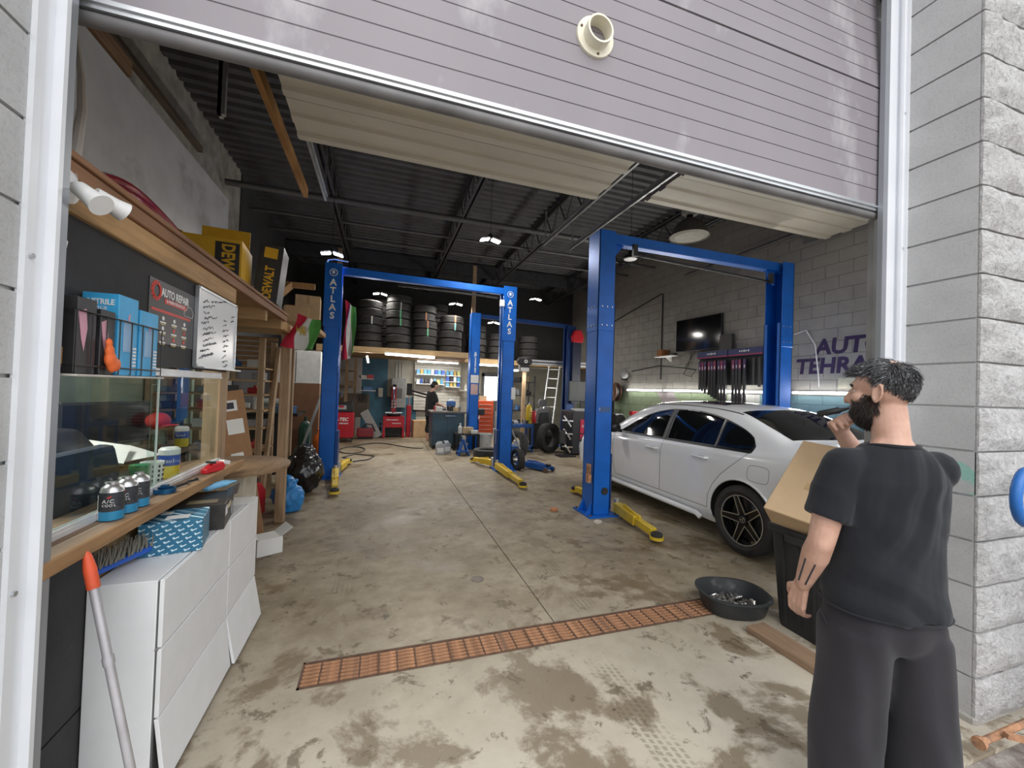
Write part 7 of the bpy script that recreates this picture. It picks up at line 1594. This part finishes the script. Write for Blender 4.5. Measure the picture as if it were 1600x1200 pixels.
for s in (-1,1): chain(mb,[(s*.15,.02,1.33),(s*.2,.04,1.25),(s*.228,.067,1.14)],[.075,.082,.078])
obj('tshirt',remesh(mb,.014,4,cloth_mat('black_tee_far',(.012,.012,.013)),'tshirt'),P2)
mb=MB(); rings(mb,[(.7,0,0,.18,.13),(.9,0,0,.175,.125)])
for s in (-1,1): chain(mb,[(s*.09,0,.8),(s*.11,.03,.5),(s*.115,.0,.30)],[.1,.09,.09])
obj('trousers',remesh(mb,.014,4,cloth_mat('dark_shorts_far',(.015,.015,.017)),'trousers'),P2)
mb=MB(); mb.ball((0,.11,1.60),(.084,.10,.085),16,12,rot=(-.5,0,0)); mb.ball((0,.06,1.55),(.08,.07,.08)); me=remesh(mb,.012,2,M('black_hair',(.012,.01,.01),.5),'hair'); displace(me,lambda p,n:.008*noise.noise(p*40)); obj('hair',me,P2)
# ================================================================ BIN, BOX, PAN, PLANK, HAND TRUCK
t=thing('rubbish_bin','tall black plastic bin standing behind the foreground person','bin',(2.74,1.83,0)); BB=M('bin_black',(.022,.023,.024),.55,var=.3,scale=4)
def rr(hx,hy,z,c=.05,n=6):
    out=[]
    for (sx,sy,a0) in ((1,1,0),(-1,1,90),(-1,-1,180),(1,-1,270)):
        for k in range(n+1): a=rad(a0+90*k/n); out.append((sx*(hx-c)+c*math.cos(a),sy*(hy-c)+c*math.sin(a),z))
    return out
mb=MB(); mb.loft([rr(.16,.16,0),rr(.165,.165,.03),rr(.20,.20,.62),rr(.218,.218,.62),rr(.22,.22,.66),rr(.205,.205,.66),rr(.195,.195,.6),rr(.15,.15,.02)]); mb.build('shell',BB,t,smooth=True)
for k in range(3): mb=MB(); mb.bar((-.165-.0,-.09+.09*k,.04),(-.2,-.1+.1*k,.6),.02,.012); mb.build('rib',BB,t)
mb=MB(); mb.box(-.235,-.205,-.07,.07,.58,.63); mb.build('side_handle',BB,t,bev=.006)
t=thing('cardboard_box','long brown cardboard box poking out of the black bin','box',(2.70,1.86,.93),rot=(rad(8),rad(-46),rad(6)))
mb=MB(); mb.box(-.30,.30,-.15,.15,-.085,.085); mb.build('carton',M('kraft_cardboard',(.52,.37,.22),.8,var=.08,scale=4),t,bev=.005)
mb=MB(); mb.box(-.302,.302,-.1515,-.15,-.02,.02); mb.box(-.08,-.03,-.15,.0,.085,.0862); mb.build('tape',M('brown_tape',(.44,.30,.16),.35),t)
mb=MB(); mb.prism([(-.2,-.12),(-.1,-.06),(-.02,-.10),(-.05,-.13),(-.15,-.14)],.085,.0865,'z'); mb.build('torn_label',PAPER,t)
t=thing('drain_pan','black oval plastic pan holding metal wheel weights, at the drain end','pan',(2.42,2.2,0),rz=rad(-20)); PB=M('pan_black',(.028,.03,.033),.5,dirt=((.12,.12,.12),5,.6))
def ov(a,b,z,n=32): return [(a*math.copysign(abs(math.cos(2*PI*i/n))**.8,math.cos(2*PI*i/n)),b*math.copysign(abs(math.sin(2*PI*i/n))**.8,math.sin(2*PI*i/n)),z) for i in range(n)]
mb=MB(); mb.loft([ov(.18,.15,0),ov(.20,.17,.02),ov(.225,.195,.12),ov(.24,.21,.122),ov(.24,.21,.13),ov(.218,.188,.13),ov(.19,.16,.02)]); mb.build('pan',PB,t,smooth=True)
mb=MB(); r2=random.Random(5)
for k in range(150):
    a=r2.uniform(0,2*PI); q=math.sqrt(r2.random()); c=(.16*q*math.cos(a),.13*q*math.sin(a),.03+r2.random()*.03); mb.cbox(c,(r2.uniform(.02,.035),r2.uniform(.012,.02),.009),(r2.uniform(-.6,.6),r2.uniform(-.6,.6),r2.uniform(0,3)))
o=mb.build('wheel_weights',M('lead_weights',(.32,.31,.30),.3,.85,.5,60),None,loc=(2.42,2.2,0)); o['kind']='stuff'; o['label']='heap of small metal wheel weights in the black pan'; o['category']='wheel weights'
mb=MB(); mb.box(-.075,.075,-.43,.43,0,.04); tag(mb.build('timber_plank',wood('plank_y',(.33,.22,.14)),loc=(2.37,1.535,0),rot=(0,0,rad(2)),bev=.004),'weathered timber plank on the floor below the black bin','plank')
t=thing('hand_truck','blue hand truck with rusty base standing against the block pier','hand truck',(2.78,.86,0)); HBL=M('truck_blue',(.02,.14,.45),.4)
mb=MB(); mb.tube([(.18,0,.05),(.18,0,.9),(.12,0,1.0),(-.10,0,1.02),*[(-.33-.09*math.sin(PI*k/10),0,1.145-.105*math.cos(PI*k/10)) for k in range(11)],(-.1,0,1.245),(.3,0,1.20),(.42,0,1.1),(.42,0,.05)],.018,10); mb.build('frame',HBL,t,smooth=True)
for z in (.3,.6): mb=MB(); mb.bar((.18,0,z),(.42,0,z),.03,.02); mb.build('crossbar',HBL,t)
mb=MB(); mb.box(.12,.48,-.26,.0,0.0,.012); mb.build('toe_plate',RUST,t); mb=MB(); mb.cyl((-.31,.13,.07),(.7,.1,.13),.014,n=8); mb.cyl((-.325,.13,.07),(-.305,.13,.07),.024,n=12); mb.build('axle',RUST,t); mb=MB(); mb.bar((-.2,.1,.1),(.2,-.05,.02),.02,.02); mb.build('brace',RUST,t)
for x in (.36,.7): mb=MB(); mb.lathe([(.03,-.02),(.1,-.025),(.11,0),(.1,.025),(.03,.02)],20,axis='x',c=(x,.1,.11),closed=True); mb.build('wheel',RUB,t,smooth=True)
# bricks and scraps on the floor
for (x,y,l) in ((2.12,4.6,'broken orange brick piece on the floor left of nearest lift post'),(2.42,4.05,'small pale stone chip at the foot of nearest lift post')):
    mb=MB(); mb.prism([(-.05,0),(.05,0),(.045,.03),(-.02,.04),(-.05,.025)],-.025,.025,'y'); tag(mb.build('brick_piece',M('brick_orange' if y>4.3 else 'pale_stone',(.48,.2,.09) if y>4.3 else (.55,.5,.45),.9),loc=(x,y,0),rot=(0,0,.4),bev=.004),l,'brick')
mb=MB(); mb.box(-.1,.1,-.06,.06,0,.004); tag(mb.build('cardboard_scrap',M('scrap_tan',(.5,.38,.27),.9),loc=(-.72,6.5,0.0),rot=(0,0,.7)),'torn tan cardboard scrap on floor by the left lift post','scrap')
